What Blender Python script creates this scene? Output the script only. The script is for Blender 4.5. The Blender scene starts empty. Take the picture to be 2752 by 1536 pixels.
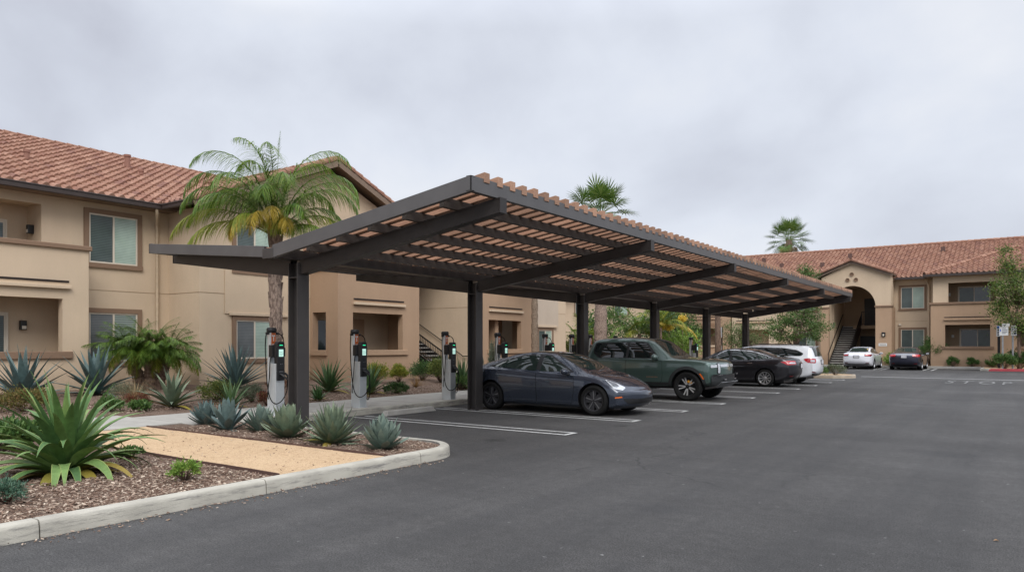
import bpy, bmesh, math, random
from mathutils import Vector, Matrix
from mathutils.bvhtree import BVHTree
R = math.radians
rnd = random.Random(7)
S = bpy.context.scene
COL = S.collection
V = Vector

# ------------------------------------------------------------------ objects
def tag(o, label=None, cat=None, group=None, kind=None):
    if label: o['label'] = label
    if cat: o['category'] = cat
    if group: o['group'] = group
    if kind: o['kind'] = kind
    return o

def thing(name, label, cat, loc=(0, 0, 0), rz=0.0, group=None):
    o = bpy.data.objects.new(name, None)
    COL.objects.link(o)
    o.location = loc
    o.rotation_euler = (0, 0, rz)
    o.empty_display_size = .2
    return tag(o, label, cat, group)

def copy_tree(o, parent=None):
    c = o.copy()
    COL.objects.link(c)
    if parent is not None:
        c.parent = parent
    for ch in [x for x in bpy.data.objects if x.parent == o]:
        copy_tree(ch, c)
    return c

class MB:
    """collects geometry, then links it as ONE mesh object"""
    def __init__(s):
        s.v = []; s.f = []; s.m = []
    def add(s, vs, fs, m=0):
        n = len(s.v)
        s.v.extend([tuple(p) for p in vs])
        for f in fs:
            s.f.append(tuple(i + n for i in f)); s.m.append(m)
    def quad(s, a, b, c, d, m=0):
        s.add([a, b, c, d], [(0, 1, 2, 3)], m)
    def box(s, x0, x1, y0, y1, z0, z1, m=0):
        x0, x1 = min(x0, x1), max(x0, x1); y0, y1 = min(y0, y1), max(y0, y1); z0, z1 = min(z0, z1), max(z0, z1)
        s.add([(x0, y0, z0), (x1, y0, z0), (x1, y1, z0), (x0, y1, z0), (x0, y0, z1), (x1, y0, z1), (x1, y1, z1), (x0, y1, z1)],
              [(0, 3, 2, 1), (4, 5, 6, 7), (0, 1, 5, 4), (1, 2, 6, 5), (2, 3, 7, 6), (3, 0, 4, 7)], m)
    def obox(s, mat, sx, sy, sz, m=0):
        p = [(-1, -1, -1), (1, -1, -1), (1, 1, -1), (-1, 1, -1), (-1, -1, 1), (1, -1, 1), (1, 1, 1), (-1, 1, 1)]
        s.add([mat @ V((a * sx / 2, b * sy / 2, c * sz / 2)) for a, b, c in p],
              [(0, 3, 2, 1), (4, 5, 6, 7), (0, 1, 5, 4), (1, 2, 6, 5), (2, 3, 7, 6), (3, 0, 4, 7)], m)
    def prism(s, pts, vec, m=0):
        """closed extrusion of the polygon pts (3D) along vec"""
        vec = V(vec); n = len(pts)
        a = [V(p) for p in pts]; b = [p + vec for p in a]
        fs = [tuple(range(n - 1, -1, -1)), tuple(range(n, 2 * n))]
        for i in range(n):
            j = (i + 1) % n
            fs.append((i, j, n + j, n + i))
        nrm = (a[1] - a[0]).cross(a[2] - a[1])
        if nrm.dot(vec) < 0:
            fs = [tuple(reversed(f)) for f in fs]
        s.add(a + b, fs, m)
    def bar(s, p0, p1, w, h, m=0, up=(0, 0, 1)):
        p0, p1 = V(p0), V(p1); d = (p1 - p0); L = d.length; d.normalize()
        side = d.cross(V(up))
        if side.length < 1e-4: side = V((1, 0, 0))
        side.normalize(); u = side.cross(d)
        M = Matrix((side, d, u)).transposed().to_4x4(); M.translation = (p0 + p1) / 2
        s.obox(M, w, L, h, m)
    def tube(s, pts, r, n=8, m=0, cap=True):
        pts = [V(p) for p in pts]; k = len(pts)
        rr = r if isinstance(r, (list, tuple)) else [r] * k
        ref = V((.3, .9, .2)).normalized() if abs((pts[-1] - pts[0]).normalized().z) > .8 else V((0, 0, 1))
        vs = []; fs = []
        for i, p in enumerate(pts):
            t = (pts[min(i + 1, k - 1)] - pts[max(i - 1, 0)]).normalized()
            a = ref - t * ref.dot(t)
            a = a.normalized() if a.length > 1e-4 else t.orthogonal().normalized()
            b = t.cross(a); ref = a
            for j in range(n):
                an = 2 * math.pi * j / n
                vs.append(p + (a * math.cos(an) + b * math.sin(an)) * rr[i])
        for i in range(k - 1):
            for j in range(n):
                q = (j + 1) % n
                fs.append((i * n + j, i * n + q, (i + 1) * n + q, (i + 1) * n + j))
        if cap:
            fs.append(tuple(range(n - 1, -1, -1))); fs.append(tuple(range((k - 1) * n, k * n)))
        s.add(vs, fs, m)
    def lathe(s, prof, n=32, M=None, m=0, closed=False, cap=True):
        """prof: list of (r, z); turned round local z"""
        M = M or Matrix(); vs = []; fs = []; k = len(prof)
        for r, z in prof:
            for j in range(n):
                a = 2 * math.pi * j / n
                vs.append(M @ V((r * math.cos(a), r * math.sin(a), z)))
        for i in range(k if closed else k - 1):
            i2 = (i + 1) % k
            for j in range(n):
                q = (j + 1) % n
                fs.append((i * n + j, i * n + q, i2 * n + q, i2 * n + j))
        if not closed and cap:
            if prof[0][0] > 1e-5: fs.append(tuple(range(n - 1, -1, -1)))
            if prof[-1][0] > 1e-5: fs.append(tuple(range((k - 1) * n, k * n)))
        s.add(vs, fs, m)
    def wall(s, p0, p1, n, th, z0, z1, holes=(), m=0, mr=None):
        """wall from p0 to p1 (2D), front face on that line, body behind it (-n); holes (a0,a1,b0,b1)"""
        p0 = V((p0[0], p0[1], 0)); p1 = V((p1[0], p1[1], 0)); n = V((n[0], n[1], 0)); d = (p1 - p0); L = d.length; d.normalize()
        us = sorted({0.0, L} | {min(max(h[0], 0), L) for h in holes} | {min(max(h[1], 0), L) for h in holes})
        zs = sorted({z0, z1} | {min(max(h[2], z0), z1) for h in holes} | {min(max(h[3], z0), z1) for h in holes})
        def solid(i, j):
            if i < 0 or j < 0 or i >= len(us) - 1 or j >= len(zs) - 1: return False
            cu, cz = (us[i] + us[i + 1]) / 2, (zs[j] + zs[j + 1]) / 2
            return not any(h[0] < cu < h[1] and h[2] < cz < h[3] for h in holes)
        P = lambda a, z, o: tuple(p0 + d * a - n * o + V((0, 0, z)))
        flip = d.cross(V((0, 0, 1))).dot(n) < 0
        def q(a, b, c, e, mm):
            s.quad(*((a, b, c, e) if not flip else (e, c, b, a)), mm)
        mr = m if mr is None else mr
        for i in range(len(us) - 1):
            for j in range(len(zs) - 1):
                if not solid(i, j): continue
                a, b, c, e = us[i], us[i + 1], zs[j], zs[j + 1]
                q(P(a, c, 0), P(b, c, 0), P(b, e, 0), P(a, e, 0), m)
                q(P(b, c, th), P(a, c, th), P(a, e, th), P(b, e, th), m)
                if not solid(i - 1, j): q(P(a, c, th), P(a, c, 0), P(a, e, 0), P(a, e, th), mr)
                if not solid(i + 1, j): q(P(b, c, 0), P(b, c, th), P(b, e, th), P(b, e, 0), mr)
                if not solid(i, j - 1): q(P(a, c, th), P(b, c, th), P(b, c, 0), P(a, c, 0), mr)
                if not solid(i, j + 1): q(P(a, e, 0), P(b, e, 0), P(b, e, th), P(a, e, th), mr)
    def mesh(s, name, mats, off=(0, 0, 0)):
        me = bpy.data.meshes.new(name)
        ox, oy, oz = off
        me.from_pydata([(x - ox, y - oy, z - oz) for x, y, z in s.v], [], s.f)
        for mt in (mats if isinstance(mats, (list, tuple)) else [mats]):
            me.materials.append(mt)
        me.polygons.foreach_set('material_index', s.m)
        me.update()
        return me
    def build(s, name, mats, parent=None, smooth=False, bevel=0, world=True, weld=False):
        off = parent.location if (parent is not None and world) else (0, 0, 0)
        me = s.mesh(name, mats, off)
        if weld:
            bm = bmesh.new(); bm.from_mesh(me)
            bmesh.ops.remove_doubles(bm, verts=bm.verts, dist=1e-4)
            bm.to_mesh(me); bm.free()
        return link(name, me, parent, smooth, bevel)

def link(name, me, parent=None, smooth=False, bevel=0):
    if smooth:
        me.polygons.foreach_set('use_smooth', [True] * len(me.polygons))
        if smooth is not True:
            me.set_sharp_from_angle(angle=R(smooth))
    o = bpy.data.objects.new(name, me)
    COL.objects.link(o)
    if parent is not None: o.parent = parent
    if bevel:
        b = o.modifiers.new('bevel', 'BEVEL'); b.width = bevel; b.segments = 2; b.limit_method = 'ANGLE'; b.angle_limit = R(40)
    return o

def text_mesh(txt, size, mat, spacing=1.0):
    cu = bpy.data.curves.new('txt', 'FONT'); cu.body = txt; cu.size = size; cu.space_character = spacing
    cu.align_x = 'CENTER'; cu.align_y = 'CENTER'
    o = bpy.data.objects.new('txt', cu); COL.objects.link(o)
    me = bpy.data.meshes.new_from_object(o.evaluated_get(bpy.context.evaluated_depsgraph_get()))
    bpy.data.objects.remove(o)
    me.materials.clear(); me.materials.append(mat)
    return me

# ------------------------------------------------------------------ materials
def nodes(name):
    m = bpy.data.materials.new(name); m.use_nodes = True
    nt = m.node_tree
    return m, nt, nt.nodes['Principled BSDF']

def N(nt, t, **kw):
    n = nt.nodes.new(t)
    for k, v in kw.items():
        if k.startswith('i_'):
            key = k[2:]
            n.inputs[int(key) if key.isdigit() else key.replace('_', ' ')].default_value = v
        else: setattr(n, k, v)
    return n

def rgb(c): return (c[0], c[1], c[2], 1)

def ramp(nt, src, stops, interp='LINEAR'):
    r = nt.nodes.new('ShaderNodeValToRGB'); r.color_ramp.interpolation = interp
    e = r.color_ramp.elements
    while len(e) < len(stops): e.new(.5)
    for x, (p, c) in zip(e, stops):
        x.position = p; x.color = rgb(c) if not isinstance(c, (int, float)) else (c, c, c, 1)
    nt.links.new(src, r.inputs[0])
    return r.outputs[0]

def coords(nt, kind='Object', scale=(1, 1, 1)):
    if kind == 'World':
        o = N(nt, 'ShaderNodeNewGeometry').outputs['Position']
    else:
        o = N(nt, 'ShaderNodeTexCoord').outputs[kind]
    if scale != (1, 1, 1):
        mp = N(nt, 'ShaderNodeMapping'); mp.inputs['Scale'].default_value = scale
        nt.links.new(o, mp.inputs[0]); o = mp.outputs[0]
    return o

def noise(nt, vec, scale, detail=4, rough=.55, dist=0):
    n = N(nt, 'ShaderNodeTexNoise', i_Scale=scale, i_Detail=detail, i_Roughness=rough, i_Distortion=dist)
    nt.links.new(vec, n.inputs['Vector'])
    return n.outputs['Fac']

def mix(nt, fac, a, b, blend='MIX'):
    m = nt.nodes.new('ShaderNodeMix'); m.data_type = 'RGBA'; m.blend_type = blend
    for sock, val in ((m.inputs[0], fac), (m.inputs[6], a), (m.inputs[7], b)):
        if hasattr(val, 'is_linked') or hasattr(val, 'links'): nt.links.new(val, sock)
        elif isinstance(val, (int, float)): sock.default_value = val if sock.type == 'VALUE' else (val, val, val, 1)
        else: sock.default_value = rgb(val)
    return m.outputs[2]

def math_(nt, op, a, b=0.0):
    m = nt.nodes.new('ShaderNodeMath'); m.operation = op
    for i, v in enumerate((a, b)):
        if isinstance(v, (int, float)): m.inputs[i].default_value = v
        else: nt.links.new(v, m.inputs[i])
    return m.outputs[0]

def bump(nt, bsdf, h, strength, dist):
    b = N(nt, 'ShaderNodeBump', i_Strength=strength, i_Distance=dist)
    nt.links.new(h, b.inputs['Height']); nt.links.new(b.outputs[0], bsdf.inputs['Normal'])

def sc(c, k): return tuple(min(1, x * k) for x in c)

def plain(name, col, rough=.5, metal=0, var=.12, vscale=6, bmp=0, bscale=60, coat=0, spec=.5, co='Object'):
    m, nt, b = nodes(name)
    v = coords(nt, co)
    f = noise(nt, v, vscale, 5)
    nt.links.new(ramp(nt, f, [(.3, sc(col, 1 - var)), (.7, sc(col, 1 + var))]), b.inputs['Base Color'])
    b.inputs['Roughness'].default_value = rough; b.inputs['Metallic'].default_value = metal
    b.inputs['Coat Weight'].default_value = coat; b.inputs['Coat Roughness'].default_value = .03
    b.inputs['Specular IOR Level'].default_value = spec
    if bmp: bump(nt, b, noise(nt, v, bscale, 3), bmp, .01)
    return m

def stucco(name, col):
    m, nt, b = nodes(name)
    v = coords(nt, 'World')
    big = noise(nt, v, .7, 5, .6)
    strk = noise(nt, coords(nt, 'World', (1.3, 1.3, .25)), 1.5, 6, .65)
    fine = noise(nt, v, 55, 3, .7)
    c = ramp(nt, big, [(.25, sc(col, .88)), (.75, sc(col, 1.09))])
    c = mix(nt, .22, c, ramp(nt, strk, [(.35, sc(col, .74)), (.62, sc(col, 1.06))]))
    c = mix(nt, .35, c, ramp(nt, fine, [(.3, sc(col, .72)), (.7, sc(col, 1.22))]))
    sz = N(nt, 'ShaderNodeSeparateXYZ'); nt.links.new(v, sz.inputs[0])
    low = ramp(nt, math_(nt, 'SUBTRACT', sz.outputs['Z'], math_(nt, 'MULTIPLY', noise(nt, v, 2.4, 5, .7), .9)), [(.0, .38), (.45, 0)])
    c = mix(nt, low, c, sc(col, .48))
    nt.links.new(c, b.inputs['Base Color'])
    b.inputs['Roughness'].default_value = .93; b.inputs['Specular IOR Level'].default_value = .15
    bump(nt, b, fine, .55, .012)
    return m

def leafmat(name, c0, c1, c2=None, rough=.5, spec=.35, transl=.0, tex=False):
    m, nt, b = nodes(name)
    g = N(nt, 'ShaderNodeNewGeometry')
    st = [(0, c0), (.55, c1)] + ([(1, c2)] if c2 else [])
    c = ramp(nt, g.outputs['Random Per Island'], st)
    if tex:
        f = noise(nt, coords(nt, 'Object'), 14, 4)
        c = mix(nt, 1, c, ramp(nt, f, [(.3, .78), (.7, 1.18)]), 'MULTIPLY')
    nt.links.new(c, b.inputs['Base Color'])
    b.inputs['Roughness'].default_value = rough; b.inputs['Specular IOR Level'].default_value = spec
    if transl:
        t = N(nt, 'ShaderNodeBsdfTranslucent'); nt.links.new(c, t.inputs[0])
        mx = N(nt, 'ShaderNodeMixShader'); mx.inputs[0].default_value = transl
        nt.links.new(b.outputs[0], mx.inputs[1]); nt.links.new(t.outputs[0], mx.inputs[2])
        nt.links.new(mx.outputs[0], nt.nodes['Material Output'].inputs[0])
    return m

def emit(name, col, k):
    m, nt, b = nodes(name)
    b.inputs['Base Color'].default_value = rgb(sc(col, .3)); b.inputs['Emission Color'].default_value = rgb(col); b.inputs['Emission Strength'].default_value = k
    return m

def glass(name, col, rough=.04, spec=.6, blinds=0.0, period=.045):
    m, nt, b = nodes(name)
    b.inputs['Roughness'].default_value = rough; b.inputs['Specular IOR Level'].default_value = spec
    if blinds:
        w = N(nt, 'ShaderNodeTexWave', wave_type='BANDS', bands_direction='Z', i_Scale=.314 / period, i_Distortion=.15, i_Detail=1)
        nt.links.new(coords(nt, 'World'), w.inputs['Vector'])
        c = ramp(nt, w.outputs['Fac'], [(.15, sc(col, 1 - blinds)), (.5, sc(col, 1 + .25 * blinds))])
        big = noise(nt, coords(nt, 'World'), 1.1, 3)
        c = mix(nt, 1, c, ramp(nt, big, [(.3, .75), (.7, 1.2)]), 'MULTIPLY')
        nt.links.new(c, b.inputs['Base Color'])
    else:
        b.inputs['Base Color'].default_value = rgb(col)
    return m

def paint(name, col, metal=.35, rough=.32):
    m, nt, b = nodes(name)
    v = coords(nt, 'Object')
    fl = noise(nt, v, 900, 2)
    dust = noise(nt, v, 2.2, 6, .65)
    c = ramp(nt, fl, [(.3, sc(col, .85)), (.7, sc(col, 1.2))])
    c = mix(nt, ramp(nt, dust, [(.5, .0), (.85, .035)]), c, (.25, .25, .26))
    nt.links.new(c, b.inputs['Base Color'])
    b.inputs['Metallic'].default_value = metal; b.inputs['Roughness'].default_value = rough
    b.inputs['Coat Weight'].default_value = 1.0; b.inputs['Coat Roughness'].default_value = .03
    return m

M = {}
M['tan'] = stucco('tan_stucco', (.57, .445, .318))
M['brown'] = stucco('brown_stucco', (.40, .272, .180))
M['trim'] = stucco('trim_stucco', (.235, .155, .105))
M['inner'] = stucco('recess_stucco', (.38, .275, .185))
M['frame'] = plain('almond_vinyl', (.62, .55, .45), .45, var=.04)
M['pane_dark'] = glass('screened_glass', (.085, .11, .105), .12, .45, .45, .05)
M['pane_light'] = glass('blind_glass', (.36, .46, .385), .06, .5, .22, .05)
M['pane_mid'] = glass('half_open_blinds', (.20, .245, .215), .06, .5, .5, .07)
M['pane_grey'] = glass('grey_screen', (.13, .14, .14), .10, .45, .3, .05)
M['pane_black'] = glass('dark_glass', (.02, .028, .03), .03, .6)
M['pane_blue'] = glass('sky_glass', (.10, .125, .14), .05, .6, .25, .06)
M['dkbrown'] = plain('gutter_brown', (.045, .032, .028), .45, .1)
M['door'] = plain('dark_door', (.028, .024, .022), .5)
M['blackmetal'] = plain('black_metal', (.022, .02, .02), .45, .4)
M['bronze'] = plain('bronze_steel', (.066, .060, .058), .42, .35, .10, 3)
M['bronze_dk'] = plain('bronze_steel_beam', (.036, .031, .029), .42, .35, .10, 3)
M['fascia'] = plain('fascia_steel', (.105, .100, .099), .45, .25, .08, 3)
M['purlin'] = plain('purlin_steel', (.075, .062, .054), .55, .2, .15, 9)
M['concrete'] = plain('concrete', (.35, .335, .305), .9, 0, .12, 2.5, .5, 60, spec=.2, co='World')
M['conc_dk'] = plain('joint_filler', (.10, .095, .09), .95, spec=.1)
M['redkerb'] = plain('red_kerb_paint', (.30, .035, .045), .7, 0, .2, 8)
M['white'] = plain('white_paint', (.60, .60, .58), .6, 0, .08, 5)
M['alu'] = plain('brushed_aluminium', (.60, .63, .64), .36, .45, .06, 4)
M['black'] = plain('black_plastic', (.012, .012, .013), .38, 0, .1, 8)
M['rubber'] = plain('black_rubber', (.010, .010, .010), .85, 0, .15, 20, spec=.2)
M['orange'] = plain('orange_sign', (.52, .115, .02), .5, 0, .06, 5)
M['screen'] = emit('lcd_screen', (.55, .86, .76), .75)
M['green_led'] = emit('green_led', (.02, .85, .38), 1.4)
M['grey_steel'] = plain('galvanised_steel', (.33, .34, .35), .45, .6, .1, 10)

def tiles():
    out = []
    for i, c in enumerate([(.285, .155, .108), (.25, .128, .090), (.325, .185, .132), (.215, .112, .085)]):
        m, nt, b = nodes('clay_tile')
        v = coords(nt, 'World')
        c1 = ramp(nt, noise(nt, v, 9, 5), [(.3, sc(c, .78)), (.7, sc(c, 1.18))])
        c1 = mix(nt, ramp(nt, noise(nt, v, 1.3, 6, .7), [(.5, 0), (.8, .35)]), c1, (.20, .13, .10))
        nt.links.new(c1, b.inputs['Base Color'])
        b.inputs['Roughness'].default_value = .85; b.inputs['Specular IOR Level'].default_value = .2
        out.append(m)
    return out
M['tiles'] = tiles()

def slatmat():
    m, nt, b = nodes('roof_slat')
    v = coords(nt, 'Object', (1.2, 14, 14))
    c = ramp(nt, noise(nt, v, 3, 5), [(.3, (.31, .165, .105)), (.7, (.43, .255, .165))])
    g = N(nt, 'ShaderNodeNewGeometry'); c = mix(nt, 1, c, ramp(nt, g.outputs['Random Per Island'], [(0, .68), (1, 1.22)]), 'MULTIPLY')
    nt.links.new(c, b.inputs['Base Color']); b.inputs['Roughness'].default_value = .7
    return m
M['slat'] = slatmat()

def asphalt():
    m, nt, b = nodes('asphalt')
    v = coords(nt, 'World')
    big = noise(nt, v, .16, 6, .6)
    streak = noise(nt, coords(nt, 'World', (.35, 1.6, 1)), .9, 5, .6)
    fine = noise(nt, v, 70, 3, .85)
    mid = noise(nt, v, 9, 5, .75)
    grit = N(nt, 'ShaderNodeTexVoronoi', i_Scale=48.0); nt.links.new(v, grit.inputs['Vector'])
    f = math_(nt, 'ADD', math_(nt, 'ADD', math_(nt, 'MULTIPLY', big, .50), math_(nt, 'MULTIPLY', streak, .18)), math_(nt, 'MULTIPLY', mid, .32))
    c = ramp(nt, f, [(.38, (.036, .0345, .0335)), (.50, (.056, .054, .0525)), (.62, (.082, .0795, .0775))])
    c = mix(nt, 1, c, ramp(nt, fine, [(.34, .25), (.68, 1.85)]), 'MULTIPLY')
    spk = ramp(nt, grit.outputs['Color'], [(.955, 0), (.985, .7)])
    c = mix(nt, spk, c, (.27, .27, .26))
    oil = noise(nt, v, .55, 3, .5)
    trk = noise(nt, coords(nt, 'World', (1.3, .06, 1)), 1.2, 3, .5)
    c = mix(nt, ramp(nt, trk, [(.46, 0), (.60, .30)]), c, (.030, .030, .031))
    sx = N(nt, 'ShaderNodeSeparateXYZ'); nt.links.new(v, sx.inputs[0])
    stall = math_(nt, 'MULTIPLY', math_(nt, 'GREATER_THAN', sx.outputs['X'], -11.6), math_(nt, 'LESS_THAN', sx.outputs['X'], -6.4))
    vo = N(nt, 'ShaderNodeTexVoronoi', i_Scale=.8); nt.links.new(v, vo.inputs['Vector'])
    drip = ramp(nt, math_(nt, 'ADD', vo.outputs['Distance'], math_(nt, 'MULTIPLY', noise(nt, v, 7, 4), .25)), [(.20, .75), (.34, 0)])
    c = mix(nt, math_(nt, 'MULTIPLY', drip, stall), c, (.016, .0155, .015))
    vc = N(nt, 'ShaderNodeTexVoronoi', feature='DISTANCE_TO_EDGE', i_Scale=.16); wv = N(nt, 'ShaderNodeVectorMath', operation='ADD'); nz = N(nt, 'ShaderNodeTexNoise', i_Scale=1.3, i_Detail=5.0)
    nt.links.new(v, nz.inputs['Vector']); nt.links.new(v, wv.inputs[0]); nt.links.new(nz.outputs['Color'], wv.inputs[1]); nt.links.new(wv.outputs[0], vc.inputs['Vector'])
    crack = math_(nt, 'MULTIPLY', ramp(nt, vc.outputs['Distance'], [(.0, 1), (.0016, 0)]), ramp(nt, noise(nt, v, .3, 2), [(.5, 0), (.6, .7)]))
    c = mix(nt, crack, c, (.018, .018, .018))
    c = mix(nt, ramp(nt, oil, [(.60, 0), (.74, .55)]), c, (.028, .028, .030))
    nt.links.new(c, b.inputs['Base Color'])
    b.inputs['Roughness'].default_value = .82; b.inputs['Specular IOR Level'].default_value = .3
    bump(nt, b, fine, .8, .012)
    return m
M['asphalt'] = asphalt()

def mulch():
    m, nt, b = nodes('mulch')
    v = coords(nt, 'World')
    vo = N(nt, 'ShaderNodeTexVoronoi', i_Scale=42.0); 
    mp = N(nt, 'ShaderNodeMapping'); mp.inputs['Scale'].default_value = (1, 1.7, 1)
    nt.links.new(v, mp.inputs[0]); nt.links.new(mp.outputs[0], vo.inputs['Vector'])
    c = ramp(nt, vo.outputs['Color'], [(0, (.07, .046, .034)), (.45, (.17, .115, .085)), (.75, (.30, .22, .17)), (1, (.52, .43, .35))])
    c = mix(nt, .55, c, ramp(nt, noise(nt, v, 1.2, 5), [(.3, (.095, .064, .048)), (.7, (.26, .185, .145))]))
    nt.links.new(c, b.inputs['Base Color']); b.inputs['Roughness'].default_value = .95; b.inputs['Specular IOR Level'].default_value = .1
    bump(nt, b, vo.outputs['Distance'], 1, .02)
    return m
M['mulch'] = mulch()
M['chip_a'] = leafmat('wood_chip', (.10, .062, .046), (.23, .155, .115), (.52, .43, .34), .9, .1)

def dg():
    m, nt, b = nodes('decomposed_granite')
    v = coords(nt, 'World')
    fine = noise(nt, v, 90, 4, .8)
    c = ramp(nt, noise(nt, v, 1.5, 6, .6), [(.3, (.49, .34, .20)), (.7, (.62, .455, .285))])
    c = mix(nt, .6, c, ramp(nt, fine, [(.3, (.24, .15, .08)), (.7, (.72, .54, .36))]))
    c = mix(nt, ramp(nt, noise(nt, v, 11, 5, .75), [(.53, 0), (.66, .65)]), c, (.30, .19, .105))
    c = mix(nt, ramp(nt, noise(nt, v, 34, 3, .7), [(.55, 0), (.68, .7)]), c, (.27, .17, .09))
    nt.links.new(c, b.inputs['Base Color']); b.inputs['Roughness'].default_value = .95; b.inputs['Specular IOR Level'].default_value = .1
    bump(nt, b, fine, .7, .012)
    return m
M['dg'] = dg()

def kerbmat():
    m, nt, b = nodes('kerb_concrete')
    v = coords(nt, 'World')
    g = N(nt, 'ShaderNodeNewGeometry'); sp = N(nt, 'ShaderNodeSeparateXYZ'); nt.links.new(g.outputs['Normal'], sp.inputs[0])
    base = ramp(nt, noise(nt, v, 3, 5), [(.3, (.33, .312, .268)), (.7, (.445, .422, .362))])
    st = noise(nt, coords(nt, 'World', (1.1, 1.1, 11)), 1.5, 8, .75)
    scuff = math_(nt, 'MAXIMUM', ramp(nt, st, [(.50, 0), (.63, .85)]), ramp(nt, noise(nt, coords(nt, 'World', (1, .5, 4)), 1.7, 7, .7), [(.55, 0), (.66, .75)]))
    face = ramp(nt, sp.outputs['Z'], [(.3, 1), (.8, .12)])
    c = mix(nt, math_(nt, 'MULTIPLY', scuff, face), base, (.135, .13, .125))
    nt.links.new(c, b.inputs['Base Color']); b.inputs['Roughness'].default_value = .9; b.inputs['Specular IOR Level'].default_value = .2
    bump(nt, b, noise(nt, v, 70, 3), .5, .008)
    return m
M['kerb'] = kerbmat()

# ------------------------------------------------------------------ camera, world, sun
cam = bpy.data.cameras.new('camera'); co = bpy.data.objects.new('camera', cam); COL.objects.link(co)
cam.sensor_width = 36; cam.lens = 36 * 1823 / 2576; cam.shift_y = 148 / 2576; cam.clip_end = 3000
co.location = (0, 0, 1.6); co.rotation_euler = (R(90), 0, R(35.2))
S.camera = co

w = bpy.data.worlds.new('World'); S.world = w; w.use_nodes = True
def sky():
    nt = w.node_tree; bg = nt.nodes['Background']
    s = N(nt, 'ShaderNodeTexSky', sky_type='NISHITA', sun_disc=False)
    s.sun_elevation = R(43); s.sun_rotation = R(135)
    d = N(nt, 'ShaderNodeTexCoord').outputs['Generated']
    sp = N(nt, 'ShaderNodeSeparateXYZ'); nt.links.new(d, sp.inputs[0])
    z = math_(nt, 'MAXIMUM', sp.outputs['Z'], 0.0)
    den = math_(nt, 'ADD', z, .6)
    cb = N(nt, 'ShaderNodeCombineXYZ')
    nt.links.new(math_(nt, 'DIVIDE', sp.outputs['X'], den), cb.inputs[0])
    nt.links.new(math_(nt, 'DIVIDE', sp.outputs['Y'], den), cb.inputs[1])
    mp = N(nt, 'ShaderNodeMapping'); mp.inputs['Location'].default_value = SKY_OFF; mp.inputs['Scale'].default_value = (1, 1, 1)
    nt.links.new(cb.outputs[0], mp.inputs[0])
    a = noise(nt, mp.outputs[0], 2.5, 6, .5, .15)
    b2 = noise(nt, mp.outputs[0], 1.05, 2, .5)
    f = math_(nt, 'ADD', math_(nt, 'MULTIPLY', a, .46), math_(nt, 'MULTIPLY', b2, .54))
    cl = ramp(nt, f, [(.39, (.46, .48, .55)), (.455, (.545, .575, .65)), (.52, (.635, .67, .745)), (.61, (.755, .77, .805))])
    haze = ramp(nt, z, [(0, 1), (.30, 0)])
    cl = mix(nt, math_(nt, 'MULTIPLY', haze, .5), cl, (.62, .655, .725))
    gain = ramp(nt, z, [(.40, .40), (.80, 1.12)])   # an overcast sky is brightest towards the zenith
    cl = mix(nt, 1, cl, gain, 'MULTIPLY')
    vm = N(nt, 'ShaderNodeVectorMath', operation='SCALE'); vm.inputs['Scale'].default_value = 24.0
    nt.links.new(cl, vm.inputs[0])
    nt.links.new(mix(nt, .96, s.outputs[0], vm.outputs[0]), bg.inputs['Color'])
    bg.inputs['Strength'].default_value = .1
SKY_OFF = (9.0, 8.2, 0)
sky()
sun = bpy.data.lights.new('sun', 'SUN'); so = bpy.data.objects.new('sun', sun); COL.objects.link(so)
sun.energy = 1.5; sun.angle = R(30); sun.color = (1, .96, .90)
so.rotation_euler = V((-.52, .52, -.68)).to_track_quat('-Z', 'Y').to_euler()
S.view_settings.view_transform = 'Standard'; S.view_settings.look = 'None'; S.view_settings.exposure = .32; S.view_settings.gamma = 1
S.render.engine = 'CYCLES'; S.cycles.use_denoising = True
S.cycles.max_bounces = 8; S.cycles.diffuse_bounces = 4; S.cycles.glossy_bounces = 4
# ================================================================== ground
def bed_z(x):
    return .15 if x > -14.6 else min(.36, .15 + (-14.6 - x) * .2 / 6.4)

def structure(mb, name, mats, **k):
    return tag(mb.build(name, mats, **k), kind='structure')

mb = MB(); mb.quad((-400, -300, 0), (400, -300, 0), (400, 500, 0), (-400, 500, 0)); structure(mb, 'parking_lot', M['asphalt'])

def arc(cx, cy, r, a0, a1, n):
    return [(cx + r * math.cos(R(a0 + (a1 - a0) * i / n)), cy + r * math.sin(R(a0 + (a1 - a0) * i / n))) for i in range(n + 1)]

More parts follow.
